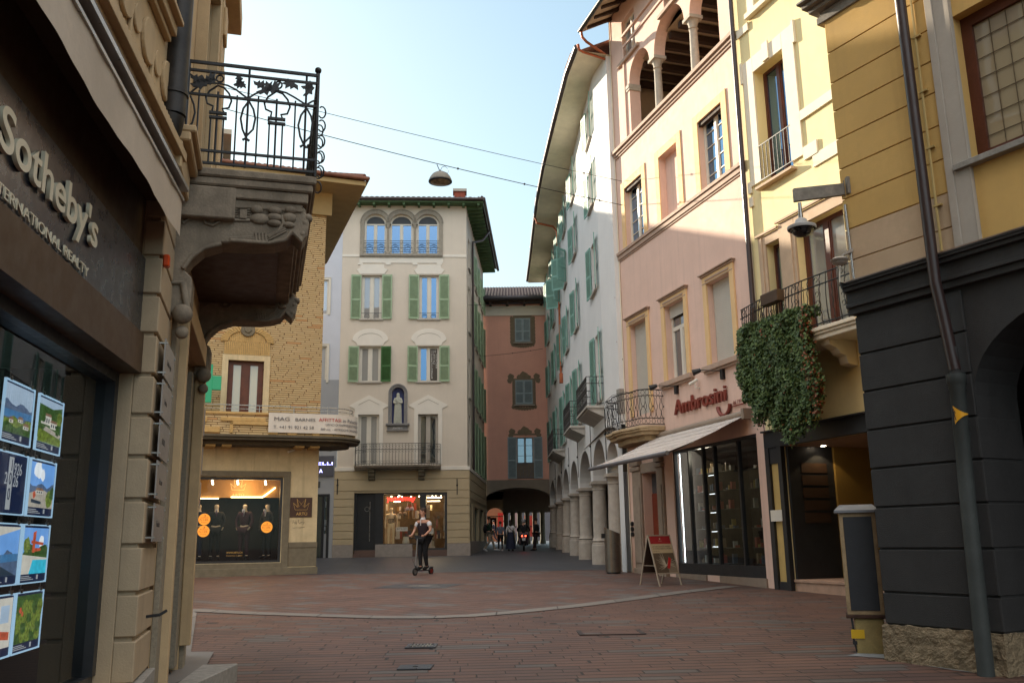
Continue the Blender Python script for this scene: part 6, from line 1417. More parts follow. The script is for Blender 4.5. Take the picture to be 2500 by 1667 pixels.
k = dU[0] + .0
while k < dU[1]: h_ = .6 * math.sqrt(max(0, rx ** 2 - (k + .025 - cu_) ** 2)); mb.box(k, k + .05, 0, .02, cz_, cz_ + h_); k += .062
mb.build('brick_arch', M_bplain, root); mb = MB(Rr.L); mb.tube([(cu_, 0, cz_ + .42), (cu_, .08, cz_ + .42)], .24, 20); mb.tube([(cu_, 0, cz_ + .42), (cu_, .12, cz_ + .42)], .12, 12); mb.build('medallion', M_gst, root, bevel=.02)
# balcony wrapping the corner
mb = MB(Rr.L)
def outl2(r_):
    p = [(-9, 0), (-4.4, 0), (-4.4, r_)]
    p += [(.15 + (r_) * math.sin(R(t)) * .95, r_ * math.cos(R(t))) for t in range(0, 120, 10)] + [(.5, -.8), (0, -.8), (0, 0)]
    return p[1:]
mb.prismc(outl2(1.30), 4.98, 5.06); mb.prismc(outl2(1.24), 4.90, 4.98); mb.prismc(outl2(.9), 4.78, 4.90); bs = mb.build('balcony', M_fasc, root, bevel=.012)
M_slab = mat('weathered_balcony', (.10, .085, .06), .85, .2, 4, .3, 50)
bs.data.materials[0] = M_slab
mb = MB(Rr.L)
for u in (-3.7, -3.2, -.9, -.4): mb.box(u, u + .3, 0, .85, 4.72, 4.80)
mb.build('modillion', M_bplain, bs)
mb = MB(Rr.L); mb.box(-4.3, .15, .93, 1.12, 5.06, 5.72).box(-4.3, -4.1, 0, 1.12, 5.06, 5.72)
for t in range(0, 100, 10):
    mb.prismc([(.15 + r_ * math.sin(R(tt)) * .95, r_ * math.cos(R(tt))) for r_, tt in ((.93, t), (1.12, t), (1.12, t + 10), (.93, t + 10))], 5.06, 5.72)
pp = mb.build('parapet', M_brick, bs)
mb = MB(Rr.L); mb.box(-4.34, .15, .90, 1.16, 5.72, 5.80)
for a, b, z0, z1 in ((-3.9, -3.3, 5.12, 5.3), (-3.3, -1.9, 5.5, 5.62), (-3.0, -2.9, 5.12, 5.5), (-3.0, -1.7, 5.38, 5.5), (-1.8, -1.5, 5.1, 5.6), (-4.2, -3.7, 5.45, 5.6), (-1.2, -.9, 5.08, 5.3), (-.4, -.15, 5.08, 5.3)): mb.box(a, b, 1.10, 1.17, z0, z1)
mb.build('parapet_trim', M_bplain, bs, bevel=.01)
rl = MB(Rr.L); rp = [(-4.3, .1), (-4.3, 1.0), (.15, 1.02)] + [(.15 + 1.02 * math.sin(R(t)) * .95, 1.02 * math.cos(R(t))) for t in range(15, 115, 15)]
for z_ in (6.04, 5.92): rl.tube([(u, w_, z_) for u, w_ in rp], .016 if z_ > 6 else .010, 6)
for (u, w_) in [(-4.3, 1), (-3.2, 1), (-2.1, 1), (-1, 1), (.1, 1), (.9, .7)]: rl.tube([(u, w_, 5.78), (u, w_, 6.04)], .012, 6)
rl.build('railing', M_steel, bs)
# rent banner
Rb = Fl(Rr, -.8, 1.2, 5.2); bn = Rb.thing('rent_banner', 'long white rental banner with red word Affittasi hung round the brick balcony', 'banner')
ba, bb = Rr.at(657, 1000, 1.2)[0], .15
z0_, z1_ = Rr.at(720, 1066, 1.2)[1], Rr.at(720, 1016, 1.2)[1]; z0_, z1_ = 5.16, 5.80
rB = 1.2
def bnp(s_, off=0):
    """arc-length along straight then round the corner"""
    L_ = .15 - ba
    if s_ < L_: return (ba + s_, rB + off)
    t = (s_ - L_) / rB; return (.15 + (rB + off) * math.sin(t), (rB + off) * math.cos(t))
LB = (.15 - ba) + 1.25; mb = MB(Rb.L); n = 44
for k in range(n):
    (u0_, w0_), (u1_, w1_) = bnp(LB * k / n, .006 * math.sin(k * 1.1)), bnp(LB * (k + 1) / n, .006 * math.sin((k + 1) * 1.1)); mb.quad((u0_, w0_, z0_), (u1_, w1_, z0_), (u1_, w1_, z1_), (u0_, w0_, z1_))
cl = mb.build('sheet', mat('white_vinyl', (.60, .56, .50), .6, .05, 2, .1, 20), bn); cl.modifiers.new('t', 'SOLIDIFY').thickness = .004
def btext(s_, a, b, z, h, m, cap=.7):
    cu = bpy.data.curves.new('t', 'FONT'); cu.body = s_; t = bpy.data.objects.new('t', cu); col.objects.link(t); bpy.context.view_layer.update(); wd = t.dimensions.x; bpy.data.objects.remove(t); sz = h / cap; k = (b - a) / (wd * sz)
    return text(s_, sz, lambda x, y, d: Rb.L(*bnp(a + x * k, .022 + d), z + y), m, parent=bn, ext=.001)
M_gr = flatm('dark_grey_ink', (.09, .09, .10), .6); M_rd = flatm('red_ink_banner', (.42, .02, .02), .6)
zz = z1_ - z0_
btext('MAG', LB * .05, LB * .20, z0_ + zz * .60, .12, M_gr); btext('BARNES', LB * .26, LB * .46, z0_ + zz * .60, .10, M_gr); btext('T. +41 91 921 42 58', LB * .05, LB * .45, z0_ + zz * .20, .10, M_gr)
btext('AFFITTASI', LB * .50, LB * .73, z0_ + zz * .62, .11, M_rd); btext('in Palazzo', LB * .75, LB * .97, z0_ + zz * .62, .11, M_gr); btext('UFFICI DI RAPPRESENTANZA', LB * .57, LB * .98, z0_ + zz * .40, .075, M_gr); btext('800 mq  - AFFRESCHI ORIGINALI', LB * .52, LB * .98, z0_ + zz * .16, .075, M_gr)
# bullet camera under the slab
Rc = Fl(Rr, Rr.at(710, 1102)[0], .2, 4.6); cb = Rc.thing('bullet_camera', 'small white bullet camera under the brick house balcony', 'security camera'); u_ = Rc.o3[0]; mb = MB(Rc.L); mb.tube([(u_ + .1, .15, 4.72), (u_ - .12, .3, 4.62)], .04, 8); mb.build('camera_body', M_white, cb, smooth=50); MB(Rc.L).tube([(u_ + .1, .02, 4.72), (u_ + .08, .17, 4.72)], .02, 6).build('arm', M_white, cb)
# pharmacy cross
gp = Rr.at(507, 935, 1.0); Rx = Fl(Rr, gp[0], .4, gp[1] - .6); cx = Rx.thing('pharmacy_cross', 'green pharmacy cross sign sticking out behind the ornate balcony', 'sign')
mb = MB(Rx.L); u_, z_ = gp; mb.box(u_ - .24, u_ + .14, .88, 1.02, z_ - .62, z_ + .62); mb.box(u_ - .5, u_ - .24, .88, 1.02, z_ - .2, z_ + .25).box(u_ + .14, u_ + .42, .88, 1.02, z_ - .2, z_ + .25); mb.build('cross', emis('pharmacy_green', (.02, .36, .17), .12), cx, bevel=.01)
MB(Rx.L).tube([(u_, .0, z_), (u_, .9, z_)], .03, 8).build('bracket', M_iron, cx)
# eaves and roof
mb = MB(Rr.L); mb.box(-12, 1.2, -9, 1.2, HR + .1, HR + .28); mb.box(-12, .18, -8.2, .14, HR - .75, HR + .1); mb.build('soffit', mat('ochre_soffit', (.36, .27, .13), .8, .1, 3), root, bevel=.01)
mb = MB(Rr.L); mb.tube([(-12, 1.26, HR + .36), (1.26, 1.26, HR + .36), (1.26, -9, HR + .36)], .085, 10); mb.build('gutter', mat('dull_copper', (.15, .06, .035), .5, .2, 5, .1, 40, metal=.3), root, smooth=50)
tiled_roof('roof', root, Rr, -12, 1.15, 1.2, -4, HR + .42, 19, M_tile, .2)
mb = MB(Rr.L); n = 30
for k in range(n):
    w_ = 1.1 - k * .34; r_ = min(4.5, 5); mb.tube([(1.2, w_, HR + .45), (-3.5, w_ - 0, HR + .45 + 4.7 * math.tan(R(19)))], .08, 6) if w_ < -3.9 or True else None
mb2 = MB(Rr.L); mb2.quad((1.2, 1.2, HR + .4), (1.2, -9, HR + .4), (-4, -4, HR + 2.0), (-4, -3.9, HR + 2.0)); mb2.build('roof_hip', M_tile, root, recalc=False)
mb = MB(Rr.L); mb.tube([(1.15, 1.15, HR + .46), (-3.9, -3.9, HR + .46 + 5.05 * math.tan(R(19)))], .11, 8); mb.build('ridge_tile', M_tile, root)

# ================================================================ tall house behind, added to shade the ochre corner house, mostly hidden
mbx = Fr(-10.95, 32.0, 72, -1); root = mbx.root('tall_house', 'tall plain plastered house rising behind the brick house', 'building')  # added house, stands here to shade the ochre corner house
M_plain = mat('plain_plaster', (.45, .40, .32), .85)
mb = MB(mbx.L); hs = []
for z in (3, 6.2, 9.4, 12.6):
    for u in (-8.2, -5.4, -2.6): hs.append((u, u + 1, z, z + 1.6, .2))
wall(mb, mbx, -10, 0, -.2, 17.4, -1.2, hs); body(mb, -10, 0, -.2, 17.4, -1.2, -8); mb.box(-10.4, .3, -8.4, -.8, 17.4, 17.6); mb.build('wall', M_plain, root)
for z in (3, 6.2, 9.4, 12.6):
    for u in (-8.2, -5.4, -2.6): MB(mbx.L).quad((u, -1.38, z), (u + 1, -1.38, z), (u + 1, -1.38, z + 1.6), (u, -1.38, z + 1.6)).build('window', M_pane, root)

# ================================================================ grey-blue house
G = Fr(-8.76, 44.8, 86.5, -1); root = G.root('grey_blue_house', 'narrow grey-blue house squeezed between the brick house and the cream house', 'building')
M_gb = mat('grey_blue_plaster', (.54, .56, .62), .85, .05, 1.2, .1, 60); M_gb2 = mat('grey_plaster_lower', (.33, .34, .36), .85, .05, 1.2, .1, 60)
zg = G.at(790, 927)[1]
wn = []
for (xr, y0, y1) in ((806, 560, 616), (803, 683, 768), (798.5, 845, 934)):
    u1_ = G.at(xr, y0)[0]; wn.append((u1_ - 1.1, u1_, G.at(xr, y1)[1], G.at(xr, y0)[1], .12))
mb = MB(G.L); wall(mb, G, -9, 0, zg, 18.8, 0, wn); body(mb, -9, 0, zg, 18.8, 0, -8); mb.box(-9.3, 0, -.1, .7, 18.8, 19.0); mb.build('wall', M_gb, root)
for a, b, c_, d_, _ in wn: window(G, root, a, b, c_, d_, M_white, panem('pale_curtain', .2, (.45, .46, .48)), dep=.12, hole=False, surround=(M_white, .1, .03))
mb = MB(G.L); wall(mb, G, -9, 0, -.2, zg, 0, [(-2.6, -.35, .9, 4.0, .3)]); mb.quad((-9, 0, -.2), (-9, -8, -.2), (-9, -8, zg), (-9, 0, zg)); mb.build('wall', M_gb2, root)
mb = MB(G.L); mb.box(-2.6, -.35, -.3, -.2, .9, 4.0); mb.build('shop_window', M_pane, root); mb = MB(G.L); a0_ = G.at(787, 1300)[0]; mb.box(a0_ - .06, a0_ + .06, -.2, -.02, .9, 4.0).box(-.42, -.3, -.2, .02, .9, 4.0).box(-2.6, -.35, -.2, .0, 3.9, 4.0).box(-2.6, a0_, -.2, .0, .9, 1.0); mb.build('shop_frame', M_dark, root)
MB(G.L).box(a0_ + .06, -.42, -.2, -.06, .9, 2.1).build('shop_base', M_gb2, root)
MB(G.L).box(a0_ + .12, -.55, -.19, -.17, 2.25, 2.45).box(a0_ + .16, -.6, -.19, -.17, 2.5, 2.75).box(a0_ + .12, -.52, -.19, -.17, 3.35, 3.65).build('window_notice', flatm('notice_white', (.5, .52, .54), .5), root)
Gs = Fl(G, -.9, .05, 4.6); sg = Gs.thing('shop_sign', 'dark grey panel with the violet lit letters ELLI and A', 'sign'); a, b, c_, d_ = prect(G, (760, 1118), (815, 1118), (760, 1163)); MB(Gs.L).box(a, b, 0, .08, c_, d_ + .1).build('board', mat('dark_sign_board', (.10, .10, .12), .5), sg)
M_vi = emis('violet_led', (.35, .35, 1.0), 2.5); fit(Gs, 'ELLI', G.at(775, 1130)[0], G.at(811, 1130)[0], G.at(790, 1135)[1], .14, .085, M_vi, parent=sg, ext=.002); fit(Gs, 'A', G.at(780, 1150)[0], G.at(788, 1150)[0], G.at(784, 1154)[1], .18, .085, M_vi, parent=sg, ext=.002)
mb = MB(G.L); u_, z_ = G.at(775, 1182)
for k in range(5): mb.box(u_ - .1, u_ + .14, 0, .03, z_ + .1 - k * .06, z_ + .13 - k * .06)
mb.build('vent_grille', M_dark, root)

# ================================================================ cream house with the Madonna niche
Cc = Fr(-2.32, 45.2, 86.5, -1); CS = Fx(-2.32, 45.2, 2.3, -1, Cc)
M_crm = mat('cream_grey_plaster', (.62, .545, .455), .85, .05, 1.0, .12, 60, streak=.08)
M_ctr = mat('off_white_relief', (.72, .67, .59), .85, .04, 2, .1, 60)
M_olive = mat('olive_brown_plaster', (.45, .36, .23), .85, .06, 1.5, .15, 60)
M_gshu = mat('green_shutter', (.31, .42, .27), .6, .14, 4, .05, 50)
M_dshu = mat('green_shutter_dark', (.06, .15, .05), .6, .14, 4, .05, 50)
M_grn = mat('green_eave_paint', (.085, .15, .07), .7, .2, 5)
M_arst = mat('grey_arch_stone', (.30, .265, .215), .8, .15, 8, .25, 60)
root = Cc.root('cream_house', 'cream four-storey house with green shutters, triple arched window and green eaves', 'building')
HC = 19.0; UL_ = -6.45
ar3 = [prect(Cc, (a, 523), (b, 523), (a, 620)) for a, b in ((890.3, 943.9), (952.4, 1008.7), (1017.4, 1072))]
zsp_ = Cc.at(980, 545.4)[1]
r3 = [prect(Cc, (a, 672), (b, 672), (a, 779)) for a, b in ((883.9, 932.8), (1024, 1071.4))]
r2 = [prect(Cc, (a, 846), (b, 846), (a, 932.5)) for a, b in ((877.5, 930), (1021, 1072))]
zb_ = Cc.at(980, 1134)[1]
r1 = [prect(Cc, (a, 1011.8), (b, 1011.8), (a, 1134)) for a, b in ((875, 926), (1020.8, 1069.9))]
z3b, z3t, z2b, z2t, z1t = r3[0][2], r3[0][3], r2[0][2], r2[0][3], r1[0][3]
atop = ar3[1][3]; abot = ar3[1][2]
hs = [(a, b, abot, atop, .2, atop - zsp_) for a, b, _, _ in ar3] + [(a, b, z3b, z3t, .2) for a, b, _, _ in r3] + [(a, b, z2b, z2t, .2) for a, b, _, _ in r2] + [(a, b, zb_, z1t, .2) for a, b, _, _ in r1]
nc = prect(Cc, (957, 945), (987, 945), (957, 1034)); hs.append((nc[0], nc[1], nc[2], nc[3], .22, (nc[1] - nc[0]) / 2))
zs_ = Cc.at(1100, 1141)[1]
mb = MB(Cc.L); wall(mb, Cc, UL_, 0, zs_, HC, 0, hs); mb.quad((UL_, 0, zs_), (UL_, -9, zs_), (UL_, -9, HC), (UL_, 0, HC)).quad((UL_, -9, zs_), (0, -9, zs_), (0, -9, HC), (UL_, -9, HC)).quad((UL_, 0, HC - .1), (0, 0, HC - .1), (0, -12, HC - .1), (UL_, -12, HC - .1))
sw3 = []
for (z0, z1) in ((15.9, 17.6), (12.4, 14.9), (8.9, 11.0), (5.3, 8.0)):
    for u, s_ in ((1.0, 0), (3.4, 1), (5.6, 1), (7.8, 1), (10.0, 1)): sw3.append((u, u + .9, z0, z1, .15, 0, s_))
mb.T = CS.L; wall(mb, CS, 0, 11.9, zs_, HC, 0, [s_[:5] for s_ in sw3]); mb.build('wall', M_crm, root)
for (a, b, c_, d_, dp, _, s_) in sw3: window(CS, root, a, b, c_, d_, M_white, M_pane, dep=.15, hole=False, sill=M_trim, shut=M_gshu if s_ else None, shang=(12, 12), shw=.5)
# ground floor
zgr = [Cc.at(1100, y)[1] for y in (1332, 1312, 1293, 1274, 1254, 1234, 1215, 1196, 1168)]
sh = prect(Cc, (865, 1202), (1091.7, 1202), (865, 1338)); shb = 1.28
zpl = Cc.at(900, 1329)[1]
mb = MB(Cc.L); mb.T = Cc.L; wall(mb, Cc, UL_ - .1, .1, .2, zs_ - .12, 0, [(sh[0], sh[1], .2, sh[3], 3.2)])
mb.T = CS.L; wall(mb, CS, -.05, 11.9, .2, zs_ - .12, .05, [(1.5, 2.5, .2, 3.6, .3), (3.6, 6.2, .9, 3.4, .3), (7.4, 9.8, .9, 3.4, .3)]); mb.T = CS.L; mb.quad((1.4, -.25, .2), (10, -.25, .2), (10, -.25, 3.7), (1.4, -.25, 3.7)); mb.T = Cc.L; mb.quad((UL_, -8.9, .2), (.1, -8.9, .2), (.1, -8.9, 5.3), (UL_, -8.9, 5.3)).quad((UL_, -.3, .2), (UL_, -9, .2), (UL_, -9, 5.3), (UL_, -.3, 5.3))
mb.build('ground_floor_wall', M_olive, root)
mb = MB(CS.L); mb.box(3.7, 6.1, -.2, -.1, .95, 3.35).box(7.5, 9.7, -.2, -.1, .95, 3.35).box(1.55, 2.45, -.2, -.1, .9, 3.55); mb.build('side_shop_window', M_pane, root)
mb = MB(Cc.L); lv = [zpl] + zgr[1:] + [zs_ - .12]
for z0, z1 in zip(lv, lv[1:]):
    if z0 > sh[3] - .1: mb.box(UL_ - .1, .1, 0, .045, z0 + .012, z1 - .012)
    else: mb.box(UL_ - .1, sh[0], 0, .045, z0 + .012, z1 - .012).box(sh[1], .1, 0, .045, z0 + .012, min(z1, 99) - .012)
mb.T = CS.L
for z0, z1 in zip(lv, lv[1:]):
    mb.box(.0, 1.3, .05, .08, z0 + .012, z1 - .012)
    if z0 > 3.4: mb.box(1.3, 11.9, .05, .08, z0 + .012, z1 - .012)
mb.build('plaster_course', M_olive, root, bevel=.008)
mb = MB(Cc.L); mb.box(UL_ - .1, .12, 0, .07, zs_ - .12, zs_ + .06); mb.T = CS.L; mb.box(0, 11.9, 0, .10, zs_ - .12, zs_ + .06); mb.build('string_course', M_ctr, root, bevel=.006)
ux = Cc.at(916, 1340)[0]; ux2 = Cc.at(1007, 1340)[0]
mb = MB(Cc.L); mb.box(UL_ - .12, sh[0], 0, .07, .2, zpl).box(sh[1], .13, 0, .07, .2, zpl).box(ux, ux2, -.1, .05, .2, zpl - .0); mb.T = CS.L; mb.box(0, 11.9, .02, .12, .2, zpl + .1); mb.build('stone_plinth', mat('pinkish_granite', (.30, .26, .23), .6, .12, 5, .15, 80), root, bevel=.008)
mb = MB(Cc.L); mb.box(sh[0], ux, -.4, .12, .2, 1.1).box(sh[0] + .05, ux, -.4, -.0, 1.1, 1.28).box(ux2, sh[1], -.4, .0, .2, 1.25); mb.build('doorstep', mat('red_brown_step', (.13, .08, .065), .6), root, bevel=.006)
# shop front parts
du0, du1 = Cc.at(868.5, 1300)[0], Cc.at(914, 1300)[0]
d = MB(Cc.L).box(du0, du1, -.28, -.22, 1.28, sh[3]).build('door', M_dark, root); MB(Cc.L).tube([(du1 - .25, -.16, 1.7), (du1 - .25, -.16, 3.6)], .02, 8).build('handle', M_steel, d); mb = MB(Cc.L)
uo, zo = Cc.at(895, 1242); mb.tube([(uo + .11 * math.cos(R(t)), -.215, zo + .11 * math.sin(R(t))) for t in range(0, 361, 20)], .012, 6); mb.build('ring_emblem', M_steel, d)
g1 = (Cc.at(934.8, 1300)[0], Cc.at(1024.7, 1300)[0]); g2 = (Cc.at(1040, 1300)[0], Cc.at(1086, 1300)[0]); zt_g = sh[3] - .02
mb = MB(Cc.L); mb.box(du1, g1[0], -.26, -.06, 1.28, sh[3]).box(g1[1], g2[0], -.26, -.04, 1.28, sh[3]).box(g2[1], sh[1], -.26, -.06, 1.25, sh[3]).box(g1[0], g1[1], -.22, -.06, zt_g - .03, sh[3]).box(g2[0], g2[1], -.22, -.06, zt_g - .14, sh[3]).box(g1[0], g1[1], -.22, -.04, zpl - .02, zpl + .03).box(g2[0], g2[1], -.22, -.04, 1.25, 1.34).box(sh[0], du0, -.26, -.1, 1.28, sh[3])
so_ = mb.build('shop_front', M_dark, root); MB(Cc.L).quad((g1[0], -.12, 1.3), (g1[1], -.12, 1.3), (g1[1], -.12, zt_g), (g1[0], -.12, zt_g)).quad((g2[0], -.12, 1.3), (g2[1], -.12, 1.3), (g2[1], -.12, zt_g), (g2[0], -.12, zt_g)).build('pane', glassm('shop_glass_cream', .05, (.95, .96, .95)), so_)
mb = MB(Cc.L); a, b, c_, d_, e_ = sh[0], sh[1], 1.27, sh[3] - .0, -3.0
mb.quad((a, e_, c_), (b, e_, c_), (b, e_, d_), (a, e_, d_)).quad((a, -.3, c_), (b, -.3, c_), (b, e_, c_), (a, e_, c_)).quad((a, -.3, d_), (b, -.3, d_), (b, e_, d_), (a, e_, d_)).quad((a, -.3, c_), (a, e_, c_), (a, e_, d_), (a, -.3, d_)).quad((b, -.3, c_), (b, e_, c_), (b, e_, d_), (b, -.3, d_)); mb.build('shop_room', mat('warm_shop_room', (.20, .13, .07), .8, .3, 3), root)
rg = random.Random(11); gm = [MB(Cc.L) for _ in range(5)]
for k in range(80):
    u_ = rg.uniform(a + 1.4, b - .1); w_ = rg.uniform(-2.8, -.8); h_ = rg.uniform(.1, .45); z_ = rg.choice((1.3, 1.8, 2.3, 2.8, 3.2)); gm[rg.randint(0, 4)].box(u_, u_ + rg.uniform(.04, .2), w_, w_ + .1, z_, z_ + h_)
for g_, c_2 in zip(gm, ((.45, .38, .25), (.25, .04, .02), (.06, .05, .05), (.5, .45, .38), (.30, .17, .06))): go = g_.build('shop_goods', flatm('wares_%d' % int(c_2[1] * 1000), c_2, .6), root); go['kind'] = 'stuff'
mb = MB(Cc.L); rg = random.Random(4)
for k in range(9): u_ = rg.uniform(g1[0], g2[1]); w_ = rg.uniform(-2.8, -1.6); mb.box(u_, u_ + .05, w_, w_ + .05, sh[3] - .10, sh[3] - .05)
mb.box(g2[0] + .0, g2[0] + .75, -1.2, -1.14, sh[3] - .22, sh[3] - .2).box(g2[0] + .0, g2[0] + .65, -1.5, -1.44, sh[3] - .38, sh[3] - .36).lathe([(.16, 0), (.16, .03)], (g1[0] + .62, -.8, sh[3] - .42), 14); mb.build('ceiling_light', emis('warm_ceiling_light', (1, .80, .5), 7), root)
for u_ in (-4.4, -2.0):
    ld = bpy.data.lights.new('boutique', 'POINT'); ld.energy = 18; ld.color = (1, .72, .38); ld.shadow_soft_size = .25; lo = bpy.data.objects.new('boutique_lamp', ld); col.objects.link(lo); lo.location = Cc.W(u_, -1.1, sh[3] - .35)
Cn = Fl(Cc, -4.3, -.3, 4.0); ne = Cn.thing('neon_sign', 'red lit lowercase lettering yamamay inside the lingerie shop window', 'sign'); fit(Cn, 'yamamay', Cc.at(943.7, 1215)[0], Cc.at(1013, 1215)[0], Cc.at(980, 1221)[1], .24, -.3, emis('red_neon', (1, .02, .015), 2.2), parent=ne, ext=.012, off=.004, cap=.7)
for nm, lab, x0, x1, y0, y1, txt in (('promo_card', 'long white card with black capitals Buy & Get in the lingerie window', 966, 995, 1286, 1296, 'BUY & GET'), ('notice_card', 'small pale notice card on the glass right of the scooter rider', 1040, 1058, 1289, 1302, 'INFO')):
    u0_, u1_, z0_, z1_ = prect(Cc, (x0, y0), (x1, y0), (x0, y1)); Cq = Fl(Cc, u0_, -.14, z0_); nb = Cq.thing(nm, lab, 'card'); MB(Cq.L).box(u0_, u1_, -.16, -.15, z0_, z1_).build('card', flatm('card_white', (.7, .66, .6), .6), nb); fit(Cq, txt, u0_ + .05, u1_ - .05, z0_ + .07, (z1_ - z0_) * .45, -.148, M_black, parent=nb, ext=.001)
# upper windows
for a, b, _, _ in ar3: 
    w_o = window(Cc, root, a, b, abot, atop, M_white, M_paneb, dep=.2, arch=atop - zsp_, hole=False, fw=.07)
    rl = MB(Cc.L); zt_ = Cc.at(980, 589)[1]
    for z in (abot + .1, (abot + zt_) / 2 - .02, zt_, zt_ - .12): rl.box(a, b, .0, .02, z, z + .022)
    for sx in (-1, 1):
        c0 = (a + b) / 2 + sx * (b - a) * .27
        for zc_, r_ in ((abot + .33, .20), (abot + .16, .10), (zt_ - .28, .12)): rl.tube([(c0 + r_ * math.cos(R(t)) * sx, .01, zc_ + r_ * math.sin(R(t)) * .9) for t in range(-60, 240, 30)], .009, 4)
    for k in range(3): rl.tube([((a + b) / 2 + .06 * math.cos(R(t)), .01, abot + .2 + .24 * k + .1 * math.sin(R(t))) for t in range(0, 361, 45)], .008, 4)
    rl.build('railing', M_iron, w_o)
mb = MB(Cc.L); o0, o1 = Cc.at(880, 560)[0], Cc.at(1081, 560)[0]; sw_ = .2
edges = [(o0, ar3[0][0]), (ar3[2][1], o1)]
for a, b in edges: mb.box(a, b, 0, .06, abot - .0, zsp_)
for (a, b, _, _), (c_, d_, _, _) in zip(ar3, ar3[1:]):
    c0 = (b + c_) / 2; loc = Cc.L(c0, -.03, 0); T0 = mb.T; mb.T = lambda x, y, z: (x, y, z); mb.lathe([(.10, abot - Cc.g), (.10, abot + .08 - Cc.g), (.075, abot + .12 - Cc.g), (.07, zsp_ - .3 - Cc.g), (.09, zsp_ - .27 - Cc.g), (.13, zsp_ - .08 - Cc.g)], (loc[0], loc[1], 0), 12); mb.T = T0; mb.box(c0 - .15, c0 + .15, -.15, .09, zsp_ - .08, zsp_)
for a, b, _, _ in ar3:
    c0 = (a + b) / 2; rx, rz = (b - a) / 2, atop - zsp_; ox = .18
    A1 = arc(c0, zsp_, rx, rz, 180, 0, 16); A2 = arc(c0, zsp_, rx + ox, rz + ox + .03, 180, 0, 16); A3 = arc(c0, zsp_, rx + ox + .05, rz + ox + .08, 180, 0, 16)
    for k in range(16): mb.prism([A1[k], A1[k + 1], A2[k + 1], A2[k]], 0, .05); mb.prism([A2[k], A2[k + 1], A3[k + 1], A3[k]], 0, .075)
mb.box(o0, o1, 0, .12, abot - .14, abot).box(o0, o1, 0, .08, abot - .2, abot - .14)
mb.build('triple_arch_surround', M_arst, root, bevel=.006)
mb = MB(Cc.L); zbn = Cc.at(1100, 628)[1]; zbn1 = Cc.at(1100, 622)[1]
mb.box(UL_, o0, 0, .03, zbn, zbn1).box(o1, 0, 0, .03, zbn, zbn1).box(o0 - .02, o1 + .02, 0, .03, abot - .50, abot - .2)
for u in (o0, (ar3[0][1] + ar3[1][0]) / 2, (ar3[1][1] + ar3[2][0]) / 2, o1 - .2): mb.box(u - .1, u + .16, 0, .03, abot - .60, abot - .5)
for a, b, _, _ in r3:
    c0 = (a + b) / 2; mb.prism([(c0 - .62, z3t + .06), (c0 + .62, z3t + .06), (c0 + .80, z3t + .30), (c0 + .72, z3t + .34), (c0 + .62, z3t + .40), (c0 + .60, z3t + .58), (c0 - .60, z3t + .58), (c0 - .62, z3t + .40), (c0 - .72, z3t + .34), (c0 - .80, z3t + .30)], 0, .03)
for a, b, _, _ in r2:
    c0 = (a + b) / 2; P_ = [(c0 - .64, z2t + .05), (c0 + .64, z2t + .05), (c0 + .7, z2t + .2), (c0 + .92, z2t + .35)] + arc(c0, z2t + .36, .90, .58, 0, 180, 14) + [(c0 - .92, z2t + .35), (c0 - .7, z2t + .2)]
    mb.prism(P_, 0, .03); O1 = arc(c0, z2t + .36, .62, .32, 5, 175, 12); O2 = arc(c0, z2t + .36, .60, .30, 5, 175, 12)
for a, b, _, _ in r1:
    c0 = (a + b) / 2; mb.box(a - .2, a, 0, .035, zb_, z1t + .12).box(b, b + .2, 0, .035, zb_, z1t + .12).box(a, b, 0, .035, z1t, z1t + .12)
    mb.prism([(c0 - .70, z1t + .12), (c0 + .70, z1t + .12), (c0 + .70, z1t + .28), (c0 + .98, z1t + .42), (c0 + .92, z1t + .50), (c0, z1t + .98), (c0 - .92, z1t + .50), (c0 - .98, z1t + .42), (c0 - .7, z1t + .28)], 0, .035)
rlf = mb.build('plaster_relief', M_ctr, root)
mb = MB(Cc.L)
for a, b, _, _ in r2:
    c0 = (a + b) / 2; Q = arc(c0, z2t + .36, .62, .34, 8, 172, 14)
    for p, q in zip(Q, Q[1:]): mb.prism([p, q, (q[0], q[1] - .02), (p[0], p[1] - .02)], .03, .036)
for a, b, _, _ in r1:
    c0 = (a + b) / 2
    for s_ in (-1, 1): mb.prism([(c0, z1t + .76), (c0 + s_ * .52, z1t + .50), (c0 + s_ * .52, z1t + .48), (c0, z1t + .74)], .035, .041)
mb.build('relief_line', mat('relief_shadow_line', (.28, .24, .19), .8), root)
for i, (a, b, _, _) in enumerate(r3): window(Cc, root, a, b, z3b, z3t, M_white, M_panecurt if i == 0 else M_paneb, dep=.2, hole=False, fw=.09, sill=M_trim, shut=M_gshu, shw=.52, shang=(6, 6))
for i, (a, b, _, _) in enumerate(r2):
    w_o = window(Cc, root, a, b, z2b, z2t, M_white, M_panecurt if i == 0 else M_paneb, dep=.2, hole=False, fw=.09, sill=M_trim, shut=M_gshu, shw=.52, shang=(6, 6 if i else None))
    if i == 0: 
        ca, sa = math.cos(R(8)), math.sin(R(8)); shutter_mb(lambda x, y, z, b=b: Cc.L(b + .02 + x * ca - y * sa, .03 + x * sa + y * ca, z2b + z), .52, z2t - z2b).build('shutter', M_dshu, w_o)['label'] = 'darker green shutter leaf'
for a, b, _, _ in r3:
    rl = MB(Cc.L)
    rl.box(a, b, .0, .02, z3b + .3, z3b + .32)
    for sx in (-1, 1): rl.tube([((a + b) / 2 + sx * (.22 + .13 * math.cos(R(t))), .01, z3b + .14 + .12 * math.sin(R(t))) for t in range(-30, 300, 30)], .009, 4)
    rl.build('railing', M_iron, root)
for i, (a, b, _, _) in enumerate(r1): window(Cc, root, a, b, zb_, z1t, M_white if i == 0 else M_trim, M_panecurt if i == 0 else M_pane, dep=.2, hole=False, fw=.09)
